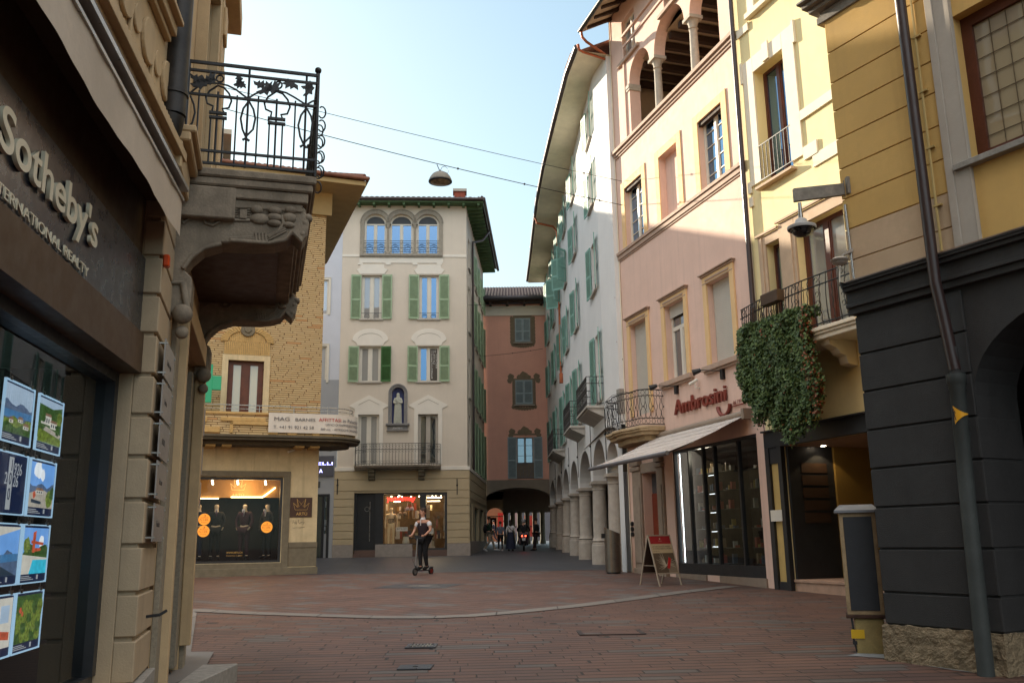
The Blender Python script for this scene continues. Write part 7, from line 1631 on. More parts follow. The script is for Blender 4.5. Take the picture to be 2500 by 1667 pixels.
# hairdresser lettering on the window
a, b = r2[1][0], r2[1][1]; Ch = Fl(Cc, (a + b) / 2, -.1, z2b); hl = Ch.thing('window_lettering', 'dark window panel with white vertical lettering Parrucchieri Royal Couture', 'window lettering'); c0 = (a + b) / 2
MB(Ch.L).box(c0 + .08, b - .1, -.118, -.112, z2b + .1, z2t - .1).build('panel', flatm('dark_film', (.05, .035, .025), .4), hl)
M_wt = flatm('white_print', (.7, .68, .64), .5)
fit(Ch, 'J | E', c0 + .15, b - .16, z2t - .30, .12, -.108, M_wt, parent=hl, ext=.001)
for k, wd in enumerate(('PARRUCCHIERI', 'ROYAL', 'COUTURE')):
    for j, ch_ in enumerate(wd): fit(Ch, ch_, c0 + .12 + k * .12, c0 + .19 + k * .12 if ch_ != 'I' else c0 + .16 + k * .12, z2t - .46 - j * .108, .08, -.108, M_wt, parent=hl, ext=.001, res=2)
# niche
mb = MB(Cc.L); c0 = (nc[0] + nc[1]) / 2; rx = (nc[1] - nc[0]) / 2; zs2 = nc[3] - rx
for r_, o_, p in ((rx, .10, .05), (rx + .10, .07, .09)):
    mb.box(c0 - r_ - o_, c0 - r_, 0, p, nc[2], zs2).box(c0 + r_, c0 + r_ + o_, 0, p, nc[2], zs2); A1 = arc(c0, zs2, r_, r_, 180, 0, 16); A2 = arc(c0, zs2, r_ + o_, r_ + o_, 180, 0, 16)
    for k in range(16): mb.prism([A1[k], A1[k + 1], A2[k + 1], A2[k]], 0, p)
mb.box(c0 - rx - .28, c0 + rx + .28, 0, .18, nc[2] - .1, nc[2]).box(c0 - rx - .2, c0 + rx + .2, 0, .08, nc[2] - .34, nc[2] - .1).box(c0 - rx - .24, c0 + rx + .24, 0, .12, nc[2] - .38, nc[2] - .34)
mb.build('niche_frame', mat('blue_grey_stone', (.23, .22, .215), .75, .12, 6, .2, 60), root, bevel=.006)
MB(Cc.L).box(nc[0] - .01, nc[1] + .01, -.22, -.2, nc[2], nc[3]).build('niche_back', mat('deep_blue_glaze', (.04, .05, .16), .5, .15, 4), root)
fit(Cc, 'Ave Maria', c0 - .24, c0 + .24, nc[2] - .27, .1, .085, M_wt, parent=root, ext=.001, shear=.3)
# balcony
b0, b1 = Cc.at(864.5, 1110, .5)[0], Cc.at(1076, 1110, .5)[0]; zsl_ = Cc.at(980, 1136, .9)[1]; zrt = Cc.at(980, 1081, .9)[1]
pl_ = [(b0, 0), (b0, .35), (b0 + .35, .42), (b0 + .6, .75), (b1 - .6, .75), (b1 - .35, .42), (b1, .35), (b1, 0)]
mb = MB(Cc.L); mb.prismc(pl_, zsl_ - .06, zsl_ + .04); mb.prismc([(u, w_ * .9) for u, w_ in pl_], zsl_ - .14, zsl_ - .06); bs = mb.build('balcony', mat('dark_balcony_stone', (.15, .12, .09), .8, .2, 5), root, bevel=.008)
for px_ in (907, 1028.5):
    u_ = Cc.at(px_, 1150, .3)[0]; mb = MB(Cc.L); mb.prisma([(0, zsl_ - .14), (.55, zsl_ - .14), (.55, zsl_ - .26), (.42, zsl_ - .34), (.38, zsl_ - .46), (.24, zsl_ - .5), (.2, zsl_ - .62), (0, zsl_ - .68)], u_ - .16, u_ + .16); mb.build('bracket', M_gst, bs, bevel=.02)
rl = MB(Cc.L); path = [(b0 + .03, .0), (b0 + .03, .32), (b0 + .36, .39), (b0 + .62, .71), (b1 - .62, .71), (b1 - .36, .39), (b1 - .03, .32), (b1 - .03, 0)]; hh_ = zrt - zsl_
for z_ in (zsl_ + .12, zsl_ + hh_ * .75, zrt): rl.tube([(u, w_, z_) for u, w_ in path], .014, 6)
for k, (u_, w_, du, dw) in enumerate(walk(path, .155)):
    rl.tube([(u_, w_, zsl_ + .04), (u_, w_, zrt)], .010, 5)
    for zc_, r_ in ((zsl_ + .22, .05), (zsl_ + hh_ * .66, .05), (zsl_ + hh_ * .88, .055)): rl.tube([(u_ + du * (.075 + r_ * math.cos(R(t))), w_ + dw * (.075 + r_ * math.cos(R(t))), zc_ + r_ * math.sin(R(t))) for t in range(0, 301, 50)], .008, 4)
rl.build('railing', M_iron, bs)
# wall anchors
mb = MB(Cc.L)
for px_ in (824, 1116): u_ = Cc.at(px_, 1190)[0]; mb.box(u_ - .02, u_ + .02, 0, .08, Cc.at(px_, 1207)[1], Cc.at(px_, 1168)[1]); mb.ball((u_, .06, Cc.at(px_, 1184)[1]), .045, 6)
mb.build('wall_anchor', M_iron, root)
# eaves
mb = MB(Cc.L); mb.box(UL_ - .5, .9, -12.5, .55, HC, HC + .08); mb.build('eave_board', M_grn, root)
mb = MB(Cc.L); u_ = UL_
while u_ < .7: mb.box(u_, u_ + .12, 0, .5, HC - .12, HC); u_ += .78
mb.T = CS.L; u_ = .1
while u_ < 12: mb.box(u_, u_ + .13, -.1, .82, HC - .14, HC); u_ += .55
mb.build('rafter', M_grn, root)
mb = MB(Cc.L); mb.tube([(UL_ - .5, .62, HC + .16), (.98, .62, HC + .16)], .09, 10); mb.T = CS.L; mb.tube([(-.6, .98, HC + .16), (12.2, .98, HC + .16)], .09, 10); mb.build('gutter', M_brownpipe, root, smooth=50)
tiled_roof('roof', root, Cc, UL_ - .5, .6, .55, -6, HC + .24, 17, M_tiledark, .27)
mb = MB(CS.L); k = -.5
while k < 12.2: L_ = min(3.9, max(.1, k + .55)); mb.tube([(k, .92, HC + .24), (k, .92 - L_, HC + .24 + L_ * math.tan(R(17)))], .10, 6); k += .24
mb.quad((-.55, .9, HC + .2), (12.2, .9, HC + .2), (12.2, -3, HC + 1.4), (3.4, -3, HC + 1.4)); mb.build('roof_side', M_tiledark, root, recalc=False)
q_ = at_d(1127, 490, 46.8); mb = MB(Cc.L); qu = (q_.x - Cc.ox); mb.box(qu - .3, qu + .3, -1.9, -1.3, HC + .3, HC + 1.35); mb.build('chimney', mat('red_brick_chimney', (.30, .07, .04), .8, .3, 9), root); MB(Cc.L).box(qu - .38, qu + .38, -1.98, -1.22, HC + 1.35, HC + 1.5).build('chimney_cap', M_trim, root)
q_ = at_d(875, 480, 46.5); mb = MB(Cc.L); qu = q_.x - Cc.ox; loc = Cc.L(qu, -1.2, HC); T0 = mb.T; mb.T = lambda x, y, z: (x, y, z); mb.lathe([(.12, .1), (.12, .95), (.22, 1.0), (.24, 1.25), (.17, 1.35)], loc, 14); mb.build('flue', M_dark, root, smooth=40)
mb = MB(CS.L); up_ = 2.0; mb.tube([(4.2, .95, HC + .05), (3.6, .6, HC - .7), (2.6, .12, HC - 1.15), (2.5, .12, HC - 1.4), (2.5, .12, 5.3)], .06, 10); mb.build('drainpipe', M_brownpipe, root, smooth=50)
# statue
z0_ = nc[2]; Cm = Fl(Cc, c0, -.08, z0_); stt = Cm.thing('madonna_statue', 'pale stone statue of a veiled woman holding a child in the blue niche', 'statue')
M_stat = mat('pale_statue_stone', (.50, .50, .43), .7, .12, 9, .3, 60); Hs = (nc[3] - nc[2]) * .88; s_ = Hs / 1.7
Rm = Matrix.Rotation(0, 4, 'Z')
nd = {'base': (0, 0, .06, .20, .16), 'kn': (.0, 0, .5, .19, .15), 'hip': (0, 0, .85, .17, .14), 'wst': (-.01, 0, 1.05, .13, .11), 'ch': (0, 0, 1.25, .17, .12), 'nk': (0, 0, 1.42, .08), 'hd': (.0, -.02, 1.55, .105, .11), 'tp': (0, 0, 1.64, .07), 'sl': (-.16, 0, 1.33, .07), 'el': (-.22, -.05, 1.10, .06), 'hl': (-.02, -.14, 1.08, .045), 'sr': (.16, 0, 1.33, .07), 'er': (.21, -.05, 1.08, .06), 'hr': (.05, -.15, 1.12, .045), 'bb': (-.05, -.15, 1.22, .075), 'bh': (-.07, -.15, 1.38, .06)}
skinmesh('figure', {k: (v[0] * s_, v[1] * s_, v[2] * s_, *[q * s_ for q in v[3:]]) for k, v in nd.items()}, [('base', 'kn'), ('kn', 'hip'), ('hip', 'wst'), ('wst', 'ch'), ('ch', 'nk'), ('nk', 'hd'), ('hd', 'tp'), ('ch', 'sl'), ('sl', 'el'), ('el', 'hl'), ('ch', 'sr'), ('sr', 'er'), ('er', 'hr'), ('hl', 'bb'), ('bb', 'bh')], M_stat, stt)
mb = MB()
for k in range(11): t = k / 11 * math.pi * 1.0 + math.pi; mb.tube([(.20 * s_ * math.cos(t), .16 * s_ * math.sin(t), .02), (.17 * s_ * math.cos(t), .14 * s_ * math.sin(t), .9 * s_), (.15 * s_ * math.cos(t), .12 * s_ * math.sin(t), 1.2 * s_)], .022 * s_, 5)
mb.build('robe_fold', M_stat, stt, smooth=60)

# ================================================================ pink house over the archway
AB = Fr(-1.95, 57.2, 90, -1); root = AB.root('archway_house', 'salmon pink house bridging the street with a dark archway underneath', 'building')
M_salm = mat('salmon_plaster', (.70, .375, .29), .85, .06, 1.0, .12, 60, streak=.1); M_gband = mat('grey_brown_plaster', (.22, .185, .145), .85, .1, 2)
M_paint = mat('painted_grey_ornament', (.20, .155, .105), .85, .15, 5); M_bsh = mat('grey_blue_shutter', (.27, .34, .37), .6, .1, 4)
W3 = prect(AB, (1257, 777.6), (1294, 777.6), (1257, 835)); W2 = prect(AB, (1258, 928), (1299.7, 928), (1258, 987)); W1 = prect(AB, (1261, 1067), (1301.6, 1067), (1261, 1168)); zc0 = AB.at(1250, 771)[1]; zc1 = AB.at(1250, 748)[1]; zbnd = AB.at(1250, 1171)[1]; HA = AB.at(1250, 740)[1]
mb = MB(AB.L); wall(mb, AB, -6, 9, zbnd, HA, 0, [(W1[0], W1[1], W1[2], W1[3], .2)]); body(mb, -6, 9, 4.6, HA, 0, -10); mb.build('wall', M_salm, root)
az = AB.at(1255, 1190)[1]; asp = AB.at(1200, 1222)[1]
mb = MB(AB.L); wall(mb, AB, -6, 9, .5, zbnd, .02, [(.05, 4.35, .5, az, 1.2, az - asp)]); mb.build('arch_wall', M_gband, root)
mb = MB(AB.L); mb.box(-6, 9, 0, .08, zc0, zc0 + .12).box(-6, 9, 0, .05, zc0 + .12, zc1 - .1).box(-6, 9, 0, .14, zc1 - .1, zc1); mb.build('cornice', M_ctr, root, bevel=.01)
mb = MB(AB.L); u = -5
while u < 9: mb.box(u, u + .16, 0, .8, HA - .25, HA - .08); u += 1.1
mb.box(-6, 9, -.1, .85, HA - .08, HA); mb.build('rafter', M_beam, root)
mb = MB(AB.L); mb.tube([(-6, .95, HA + .1), (9, .95, HA + .1)], .14, 10); mb.build('gutter', mat('slate_gutter', (.04, .038, .045), .5), root, smooth=50)
tiled_roof('roof', root, AB, -6, 9, .8, -4, HA + .25, 22, M_tiledark, .2)
rg = random.Random(8)
def orn(u0, u1, z0, z1, top, bot, side=True, crest=True):
    mb = MB(AB.L); c0 = (u0 + u1) / 2; hw = (u1 - u0) / 2
    if side: mb.box(u0 - .2, u0, 0, .012, z0, z1).box(u1, u1 + .2, 0, .012, z0, z1)
    mb.box(u0 - .3, u1 + .3, 0, .012, z1, z1 + .12) if top else None
    def blob(cx, cz, r_, rz=None):
        rz = rz or r_; mb.prism([(cx + r_ * (1 + .12 * math.sin(5 * t)) * math.cos(t), cz + rz * (1 + .12 * math.sin(4 * t)) * math.sin(t)) for t in [k * math.pi / 10 for k in range(20)]], 0, .014 + rg.random() * .004)
    if crest:
        for cx, cz, r_ in ((c0, z1 + .28, .26), (c0 - .3, z1 + .18, .16), (c0 + .3, z1 + .18, .16), (u0 - .28, z1 + .22, .2), (u1 + .28, z1 + .22, .2), (u0 - .36, z1 - .02, .16), (u1 + .36, z1 - .02, .16)): blob(cx, cz, r_, r_ * 1.1)
    if bot:
        mb.box(u0 - .22, u1 + .22, 0, .012, z0 - .14, z0)
        for k in range(9): blob(u0 - .15 + (u1 - u0 + .3) * k / 8, z0 - .18 - .10 * math.sin(math.pi * k / 8), .12)
    if side and not crest:
        for k in range(8):
            for s_ in (-1, 1): blob(c0 + s_ * (hw + .22), z0 + (z1 - z0) * k / 7, .11, .16)
        for k in range(8): blob(u0 + (u1 - u0) * k / 7, z1 + .2, .13)
    return mb.build('painted_ornament', M_paint, root)
orn(W3[0], W3[1], W3[2], W3[3], True, True, True, False); orn(W2[0], W2[1], W2[2], W2[3], True, True); orn(W1[0], W1[1], W1[2] + 1.0, W1[3] + .12, True, False, False); 
mb = MB(AB.L); mb.box(W1[0] - .25, W1[1] + .25, 0, .012, W1[2] - .02, W1[2] + 1.0); mb.build('painted_ornament', M_paint, root)
for (a, b, c_, d_) in (W3, W2):
    w_o = MB(AB.L).box(a - .06, b + .06, 0, .05, c_ - .05, d_ + .06).build('window', M_gband, root); MB(AB.L).box(a - .12, b + .12, .0, .14, c_ - .1, c_ - .05).build('sill', M_trim, w_o)
    for k in (0, 1): x0 = a + (b - a) / 2 * k; shutter_mb(lambda x, y, z, x0=x0, c_=c_: AB.L(x0 + x, .05 + y, c_ + z), (b - a) / 2 - .01, d_ - c_).build('shutter', M_bsh, w_o)
w_o = window(AB, root, W1[0], W1[1], W1[2], W1[3], M_bsh, M_pane, dep=.2, hole=False, bars=(.3, .55, .8), shut=M_bsh, shw=.56, shang=(8, 8))
rl = MB(AB.L)
for z in (W1[2] + .05, W1[2] + .95): rl.box(W1[0], W1[1], .02, .05, z, z + .03)
for k in range(9): u = W1[0] + (W1[1] - W1[0]) * k / 8; rl.tube([(u + .03 * math.sin(j), .035, W1[2] + .06 + j * .11) for j in range(9)], .012, 4)
for k in range(4):
    for j in range(4): rl.tube([(W1[0] + .13 + .26 * k + .08 * math.cos(R(t)), .035, W1[2] + .17 + .22 * j + .08 * math.sin(R(t))) for t in range(0, 301, 60)], .011, 4)
rl.build('railing', mat('blue_grey_iron', (.10, .12, .16), .5), w_o)
# covered passage and the bright lane beyond
mb = MB(AB.L); mb.quad((-.1, -1.2, .9), (-.1, -10, .9), (-.1, -10, 5.5), (-.1, -1.2, 5.5)).quad((-3, -1.2, 5.2), (9, -1.2, 5.2), (9, -10, 5.2), (-3, -10, 5.2)).quad((4.6, -1.2, .9), (4.6, -6, .9), (4.6, -6, 5.5), (4.6, -1.2, 5.5)); mb.build('passage', M_gband, root)
mb = MB(AB.L)
for u in (1.3, 1.8, 2.3, 2.85, 3.4, 3.95): mb.T = lambda x, y, z: (x, y, z); c = AB.L(u, -9.2, 0); mb.lathe([(.22, 1.3 - AB.g), (.22, 1.6 - AB.g), (.18, 1.7 - AB.g), (.17, 3.5 - AB.g), (.24, 3.7 - AB.g)], (c[0], c[1], 0), 14)
mb.build('column', M_gst, root, smooth=40)
mb = MB(AB.L); wall(mb, AB, 1.1, 4.6, 3.6, 5.3, -9.0, []); mb.build('arcade', M_gband, root); mb = MB(AB.L); wall(mb, AB, -6, 1.1, .9, 5.3, -10, [(-.1, 1.1, .9, 4.0, .3, .5)]); mb.box(-.1, 1.1, -10, -9.9, 3.35, 3.42); mb.build('end_wall', M_gband, root)
FB = Fr(-14, 110, 88, -1); root2 = FB.root('distant_house', 'orange and grey houses seen far off through the archway', 'building')
mb = MB(FB.L); wall(mb, FB, 0, 13.2, 0, 9, 0, [(1 + 2 * k, 1.8 + 2 * k, 2.5, 4.4, .2) for k in range(6)]); body(mb, 0, 13.2, 0, 9, 0, -8); mb.build('wall', mat('orange_plaster', (.24, .09, .04), .8), root2)
mb = MB(FB.L); mb.box(13.2, 30, -8, .5, 0, 8); mb.build('side_house', mat('white_plain', (.10, .10, .11), .8), root2)
for k, (px_, y0, y1, wd, c_, lab) in enumerate(((1224, 1252, 1285, .55, (.28, .02, .02), 'red and white street banner seen through the archway, left of the columns'), (1290, 1259, 1308, .65, (.26, .04, .035), 'tall red banner between the archway columns'), (1258, 1248, 1300, .35, (.25, .28, .36), 'narrow pale blue banner between the archway columns'))):
    p = at_d(px_, (y0 + y1) / 2, 72); hz = (y1 - y0) / 2200 * 72; e_ = empty('street_banner', (p.x, p.y, gz(72)), 0); tag(e_, lab, 'banner', 'banners beyond the archway'); MB().box(-wd / 2, wd / 2, -.02, .02, p.z - hz / 2 - gz(72), p.z + hz / 2 - gz(72)).build('cloth', flatm('banner_%d' % k, c_, .7), e_); MB().tube([(wd / 2 + .03, 0, 0), (wd / 2 + .03, 0, p.z + hz / 2 - gz(72) + .1)], .025, 6).build('pole', M_steel, e_)

# ================================================================ hanging street lamp and wires
def wire(name, label, a, b, sag=.0, r_=.008, beads=()):
    a, b = Vector(a), Vector(b); e_ = empty(name, a); tag(e_, label, 'cable'); n = 20; pts = []
    for k in range(n + 1):
        t = k / n; p = a.lerp(b, t) - Vector((0, 0, sag * 4 * t * (1 - t))); pts.append(tuple(p - a))
    MB().tube(pts, r_, 5).build('wire', M_iron, e_, smooth=60)
    for t in beads: p = a.lerp(b, t) - Vector((0, 0, sag * 4 * t * (1 - t))) - a; MB().ball(tuple(p), .035, 5).build('joint', M_iron, e_)
    return e_
dl = 24.0
wa, wl_ = at_d(770, 338, 22.5), at_d(1095, 440, dl)
wb = K.W(7.3, .05, K.at(1510, 514)[1])
e1 = wire('lamp_cable', 'lower overhead cable carrying the street lamp across the square', tuple(wa + (wa - wl_) * .8), tuple(wb), .12, .012, (.55, .72, .90, .93))
wc = at_d(780, 265, 22.5); wd_ = K.W(7.3, .05, K.at(1510, 454)[1]); wire('upper_cable', 'upper thin overhead cable running from left balcony to the pink house', tuple(wc + (wc - wd_) * .5), tuple(wd_), .1, .009, (.8, .9))
p0_ = at_d(1131, 745, 46); p1_ = WF[5].W(1, .05, at_d(1336, 749, 49.5).z); wire('side_street_cable', 'thin cable at cornice height between cream house and white house', tuple(p0_), tuple(p1_), .02, .012, (.5,))
p0_ = at_d(1180, 869, 56); p1_ = at_d(1325, 851, 54); wire('side_street_cable', 'thin sagging cable in front of the salmon house between its two upper windows', tuple(p0_), tuple(p1_), .05, .012, (.5, .8))
# find the lamp's point on the cable
t_ = None
A0, B0 = wa + (wa - wl_) * .8, wb
best = min(((k / 400) for k in range(401)), key=lambda t: abs((lambda p: 1250 + FPX * ((p.x) / (p.y * ct + (p.z - CH) * st)))(A0.lerp(B0, t)) - 1082))
lp = A0.lerp(B0, best); lp.z -= .12 * 4 * best * (1 - best)
lampe = empty('street_lamp', (lp.x, lp.y, lp.z - .62)); tag(lampe, 'grey dome street lamp hanging from the overhead cable', 'street lamp')
sc_l = lp.y / 24
M_lampg = mat('lamp_grey_paint', (.16, .15, .125), .45, .15, 6, .05, 40)
LS = lambda x, y, z: (x * 1.2, y * 1.2, .44 + (z - .44) * 1.2)
MB(LS).lathe([(.285, .14), (.29, .155), (.28, .18), (.25, .25), (.19, .33), (.10, .385), (.03, .40)], n=32).build('shade', M_lampg, lampe, smooth=50)
MB(LS).lathe([(.26, .12), (.29, .13), (.29, .15)], n=32).build('rim', M_dark, lampe, smooth=50)
MB(LS).lathe([(.05, .07), (.17, .09), (.26, .13)], n=28).build('glass_bowl', mat('lamp_glass_bowl', (.20, .17, .11), .15, .5, 9, .3, 20, spec=.8), lampe, smooth=60)
MB(LS).tube([(-.13, 0, .15), (.13, 0, .16)], .03, 8).build('bulb', flatm('bulb_ivory', (.7, .65, .4), .3), lampe, smooth=60)
mb = MB(); mb.tube([(0, 0, .40), (0, 0, .44)], .02, 6).tube([(-.02, 0, .42), (-.10, 0, .62)], .012, 6).tube([(0, 0, .42), (.05, 0, .53), (.12, 0, .56)], .008, 5).tube([(.12, 0, .57), (.2, 0, .5), (.24, 0, .4), (.2, 0, .3)], .006, 5); mb.build('hanger', M_iron, lampe)

# ================================================================ sandwich board, litter bin
a0, a1 = gnd(1608, 1431), gnd(1668, 1428)
ab = empty('sandwich_board', ((a0.x + a1.x) / 2 - .20, (a0.y + a1.y) / 2 + .30, gz(a0.y + .2)), R(33)); tag(ab, 'metal sandwich board with a red-topped penknife poster by the shop door', 'sandwich board')
Wd = .355; Hb = 1.22; sp = .36
M_al = mat('brushed_aluminium_frame', (.50, .42, .33), .35, .1, 4, .05, 60, metal=.5)
def slope(x, z, off=0, s=-1): return (x, s * (sp * (1 - z / Hb)) + off * s, z)
for s, nm in ((-1, 'front'), (1, 'back')):
    mb = MB(lambda x, y, z, s=s: slope(x, z, y, s))
    for x in (-Wd, Wd): mb.box(x - .014, x + .014, -.012, .014, 0, Hb)
    mb.box(-Wd, Wd, -.012, .014, Hb - .03, Hb).box(-Wd, Wd, -.012, .014, .28, .31); mb.build('frame', M_al, ab)
    MB(lambda x, y, z, s=s: slope(x, z, y, s)).box(-Wd + .014, Wd - .014, -.004, .004, .31, Hb - .03).build('panel', mat('brown_back_panel', (.06, .035, .025), .6) if s > 0 else flatm('poster_brown', (.10, .07, .045), .5), ab)
po = MB(lambda x, y, z: slope(x, z, y)); po.box(-Wd + .016, Wd - .016, .004, .006, Hb - .22, Hb - .032); po.build('poster_header', flatm('poster_red', (.30, .02, .022), .5), ab)
po = MB(lambda x, y, z: slope(x, z, y)); po.box(-Wd + .016, Wd - .016, .004, .006, Hb - .44, Hb - .22); po.build('poster_text_band', flatm('poster_sand', (.46, .36, .22), .5), ab)
def pt(s_, x0, x1, z, h, m):
    cu = bpy.data.curves.new('t', 'FONT'); cu.body = s_; t = bpy.data.objects.new('t', cu); col.objects.link(t); bpy.context.view_layer.update(); wd = t.dimensions.x; bpy.data.objects.remove(t); sz = h / .7; k = (x1 - x0) / (wd * sz)
    return text(s_, sz, lambda x, y, d: slope(x0 + x * k, z + y, .008 + d), m, parent=ab, ext=.0005)
pt('DIE FUNKTIONALITÄT, MEHRERE', -.30, .28, Hb - .30, .035, flatm('ink_brown', (.05, .03, .02), .6)); pt('LE COUTEAU SUISSE À LA MAISON', -.30, .31, Hb - .35, .035, flatm('ink_brown', (.05, .03, .02))); pt('MORE THAN A KNIFE', -.30, -.10, Hb - .40, .015, flatm('ink_brown', (.05, .03, .02)))
mb = MB(lambda x, y, z: slope(x, z, y)); mb.box(-.014, .014, .006, .008, Hb - .11, Hb - .085).box(-.06, .06, .006, .008, Hb - .15, Hb - .145); mb.build('emblem', flatm('poster_light', (.6, .5, .4), .5), ab)
mb = MB(lambda x, y, z: slope(x, z, y)); rg = random.Random(2)
for k in range(15):
    an = R(95 + k * 8.5 + rg.uniform(-4, 4)); L_ = rg.uniform(.20, .33); cx, cz = .0 + .004 * k, .50; ex, ez = cx + L_ * math.cos(an) * 1.0, cz + L_ * math.sin(an)
    ex = max(-.32, min(.3, ex)); nx, nz = -math.sin(an) * .009, math.cos(an) * .009
    mb.prism([(cx - nx, cz - nz), (cx + nx, cz + nz), (ex + nx * .4, ez + nz * .4), (ex - nx * .4, ez)], .006 + k * .0004, .0075 + k * .0004)
for k in range(7):
    an = R(60 - k * 14); L_ = rg.uniform(.2, .3); ex, ez = .05 + L_ * math.cos(an), .52 + L_ * math.sin(an) * .8; mb.prism([(.05, .52), (.06, .535), (ex, ez + .012), (ex, ez)], .006 + k * .0004, .0072 + k * .0004)
mb.build('poster_blades', flatm('poster_ivory', (.42, .36, .27), .4), ab)
mb = MB(lambda x, y, z: slope(x, z, y)); mb.prism([(.02, .42), (.10, .40), (.21, .64), (.14, .68)], .013, .015); mb.build('poster_knife', flatm('knife_red', (.42, .02, .02), .3), ab)
MB(lambda x, y, z: slope(x, z, y)).box(.06, Wd - .016, .004, .0055, .31, .52).build('poster_cloth', flatm('poster_taupe', (.22, .17, .12), .6), ab)
MB().box(-Wd, Wd, -.22, .22, .43, .44).build('brace', M_al, ab) if False else MB().tube([(-Wd, -.2, .48), (-Wd, .2, .48)], .006, 5).tube([(Wd, -.2, .48), (Wd, .2, .48)], .006, 5).build('brace', M_al, ab)
c = gnd(1499, 1400); bn = empty('litter_bin', (c.x, c.y + .1, gz(c.y)), 0); tag(bn, 'brown metal cylinder litter bin with slanted top in front of the columns', 'litter bin')
M_bin = mat('bronze_bin_metal', (.17, .145, .12), .35, .15, 3, .05, 50, metal=.6)
zt_ = (1399.6 - 1300) / 2200 * c.y; mb = MB(); n = 28; rb = .24; vs_ = []; fs = []
for k in range(n):
    a = 2 * math.pi * k / n; vs_ += [(rb * math.cos(a), rb * math.sin(a), .05), (rb * math.cos(a), rb * math.sin(a), zt_ - .0 - .10 * math.cos(a))]
for k in range(n): j = (k + 1) % n; fs.append((2 * k, 2 * j, 2 * j + 1, 2 * k + 1))
fs.append(tuple(2 * k for k in range(n))); mb.add(vs_, fs); mb.build('shell', M_bin, bn, smooth=50)
mb = MB(); mb.add([(rb * .97 * math.cos(2 * math.pi * k / n), rb * .97 * math.sin(2 * math.pi * k / n), zt_ - .01 - .10 * math.cos(2 * math.pi * k / n)) for k in range(n)], [tuple(range(n))]); mb.box(-.33, -.2, -.08, .08, zt_ - .22, zt_ - .08); mb.build('opening', M_black, bn, recalc=False); MB().lathe([(.215, 0), (.215, .06)], n=24).build('foot', M_dark, bn)

# ================================================================ people
M_skin = mat('skin', (.42, .22, .15), .6, .08, 12, .1, 60)
M_hair = mat('dark_hair', (.025, .016, .012), .7, .3, 20, .4, 120)
def fab(n, c): return mat(n, c, .85, .15, 6, .3, 90)
def joints(p):
    """default standing figure, overridden by p; x right, y forward"""
    J = {'pel': (0, 0, .95), 'wst': (0, 0, 1.10), 'che': (0, 0, 1.30), 'nkb': (0, 0, 1.44), 'nk': (0, .01, 1.51), 'h1': (0, .025, 1.59), 'h2': (0, .03, 1.68),
         'sL': (-.18, 0, 1.40), 'eL': (-.25, -.02, 1.13), 'wL': (-.25, .08, .90), 'kL': (-.26, .10, .82), 'sR': (.18, 0, 1.40), 'eR': (.25, -.02, 1.13), 'wR': (.25, .08, .90), 'kR': (.26, .10, .82),
         'hL': (-.095, 0, .90), 'nL': (-.105, .02, .50), 'aL': (-.11, 0, .09), 'tL': (-.12, .15, .035), 'hR': (.095, 0, .90), 'nR': (.105, .02, .50), 'aR': (.11, 0, .09), 'tR': (.12, .15, .035)}
    J.update(p); return J
RAD = {'pel': (.145, .11), 'wst': (.13, .10), 'che': (.155, .115), 'nkb': (.085, .07), 'nk': (.055, .055), 'h1': (.075, .085), 'h2': (.080, .098), 'sL': .065, 'eL': .044, 'wL': .030, 'kL': .034, 'sR': .065, 'eR': .044, 'wR': .030, 'kR': .034, 'hL': .09, 'nL': .058, 'aL': .040, 'tL': .034, 'hR': .09, 'nR': .058, 'aR': .040, 'tR': .034}
EDG = [('pel', 'wst'), ('wst', 'che'), ('che', 'nkb'), ('nkb', 'nk'), ('nk', 'h1'), ('h1', 'h2'), ('che', 'sL'), ('sL', 'eL'), ('eL', 'wL'), ('wL', 'kL'), ('che', 'sR'), ('sR', 'eR'), ('eR', 'wR'), ('wR', 'kR'), ('pel', 'hL'), ('hL', 'nL'), ('nL', 'aL'), ('aL', 'tL'), ('pel', 'hR'), ('hR', 'nR'), ('nR', 'aR'), ('aR', 'tR')]
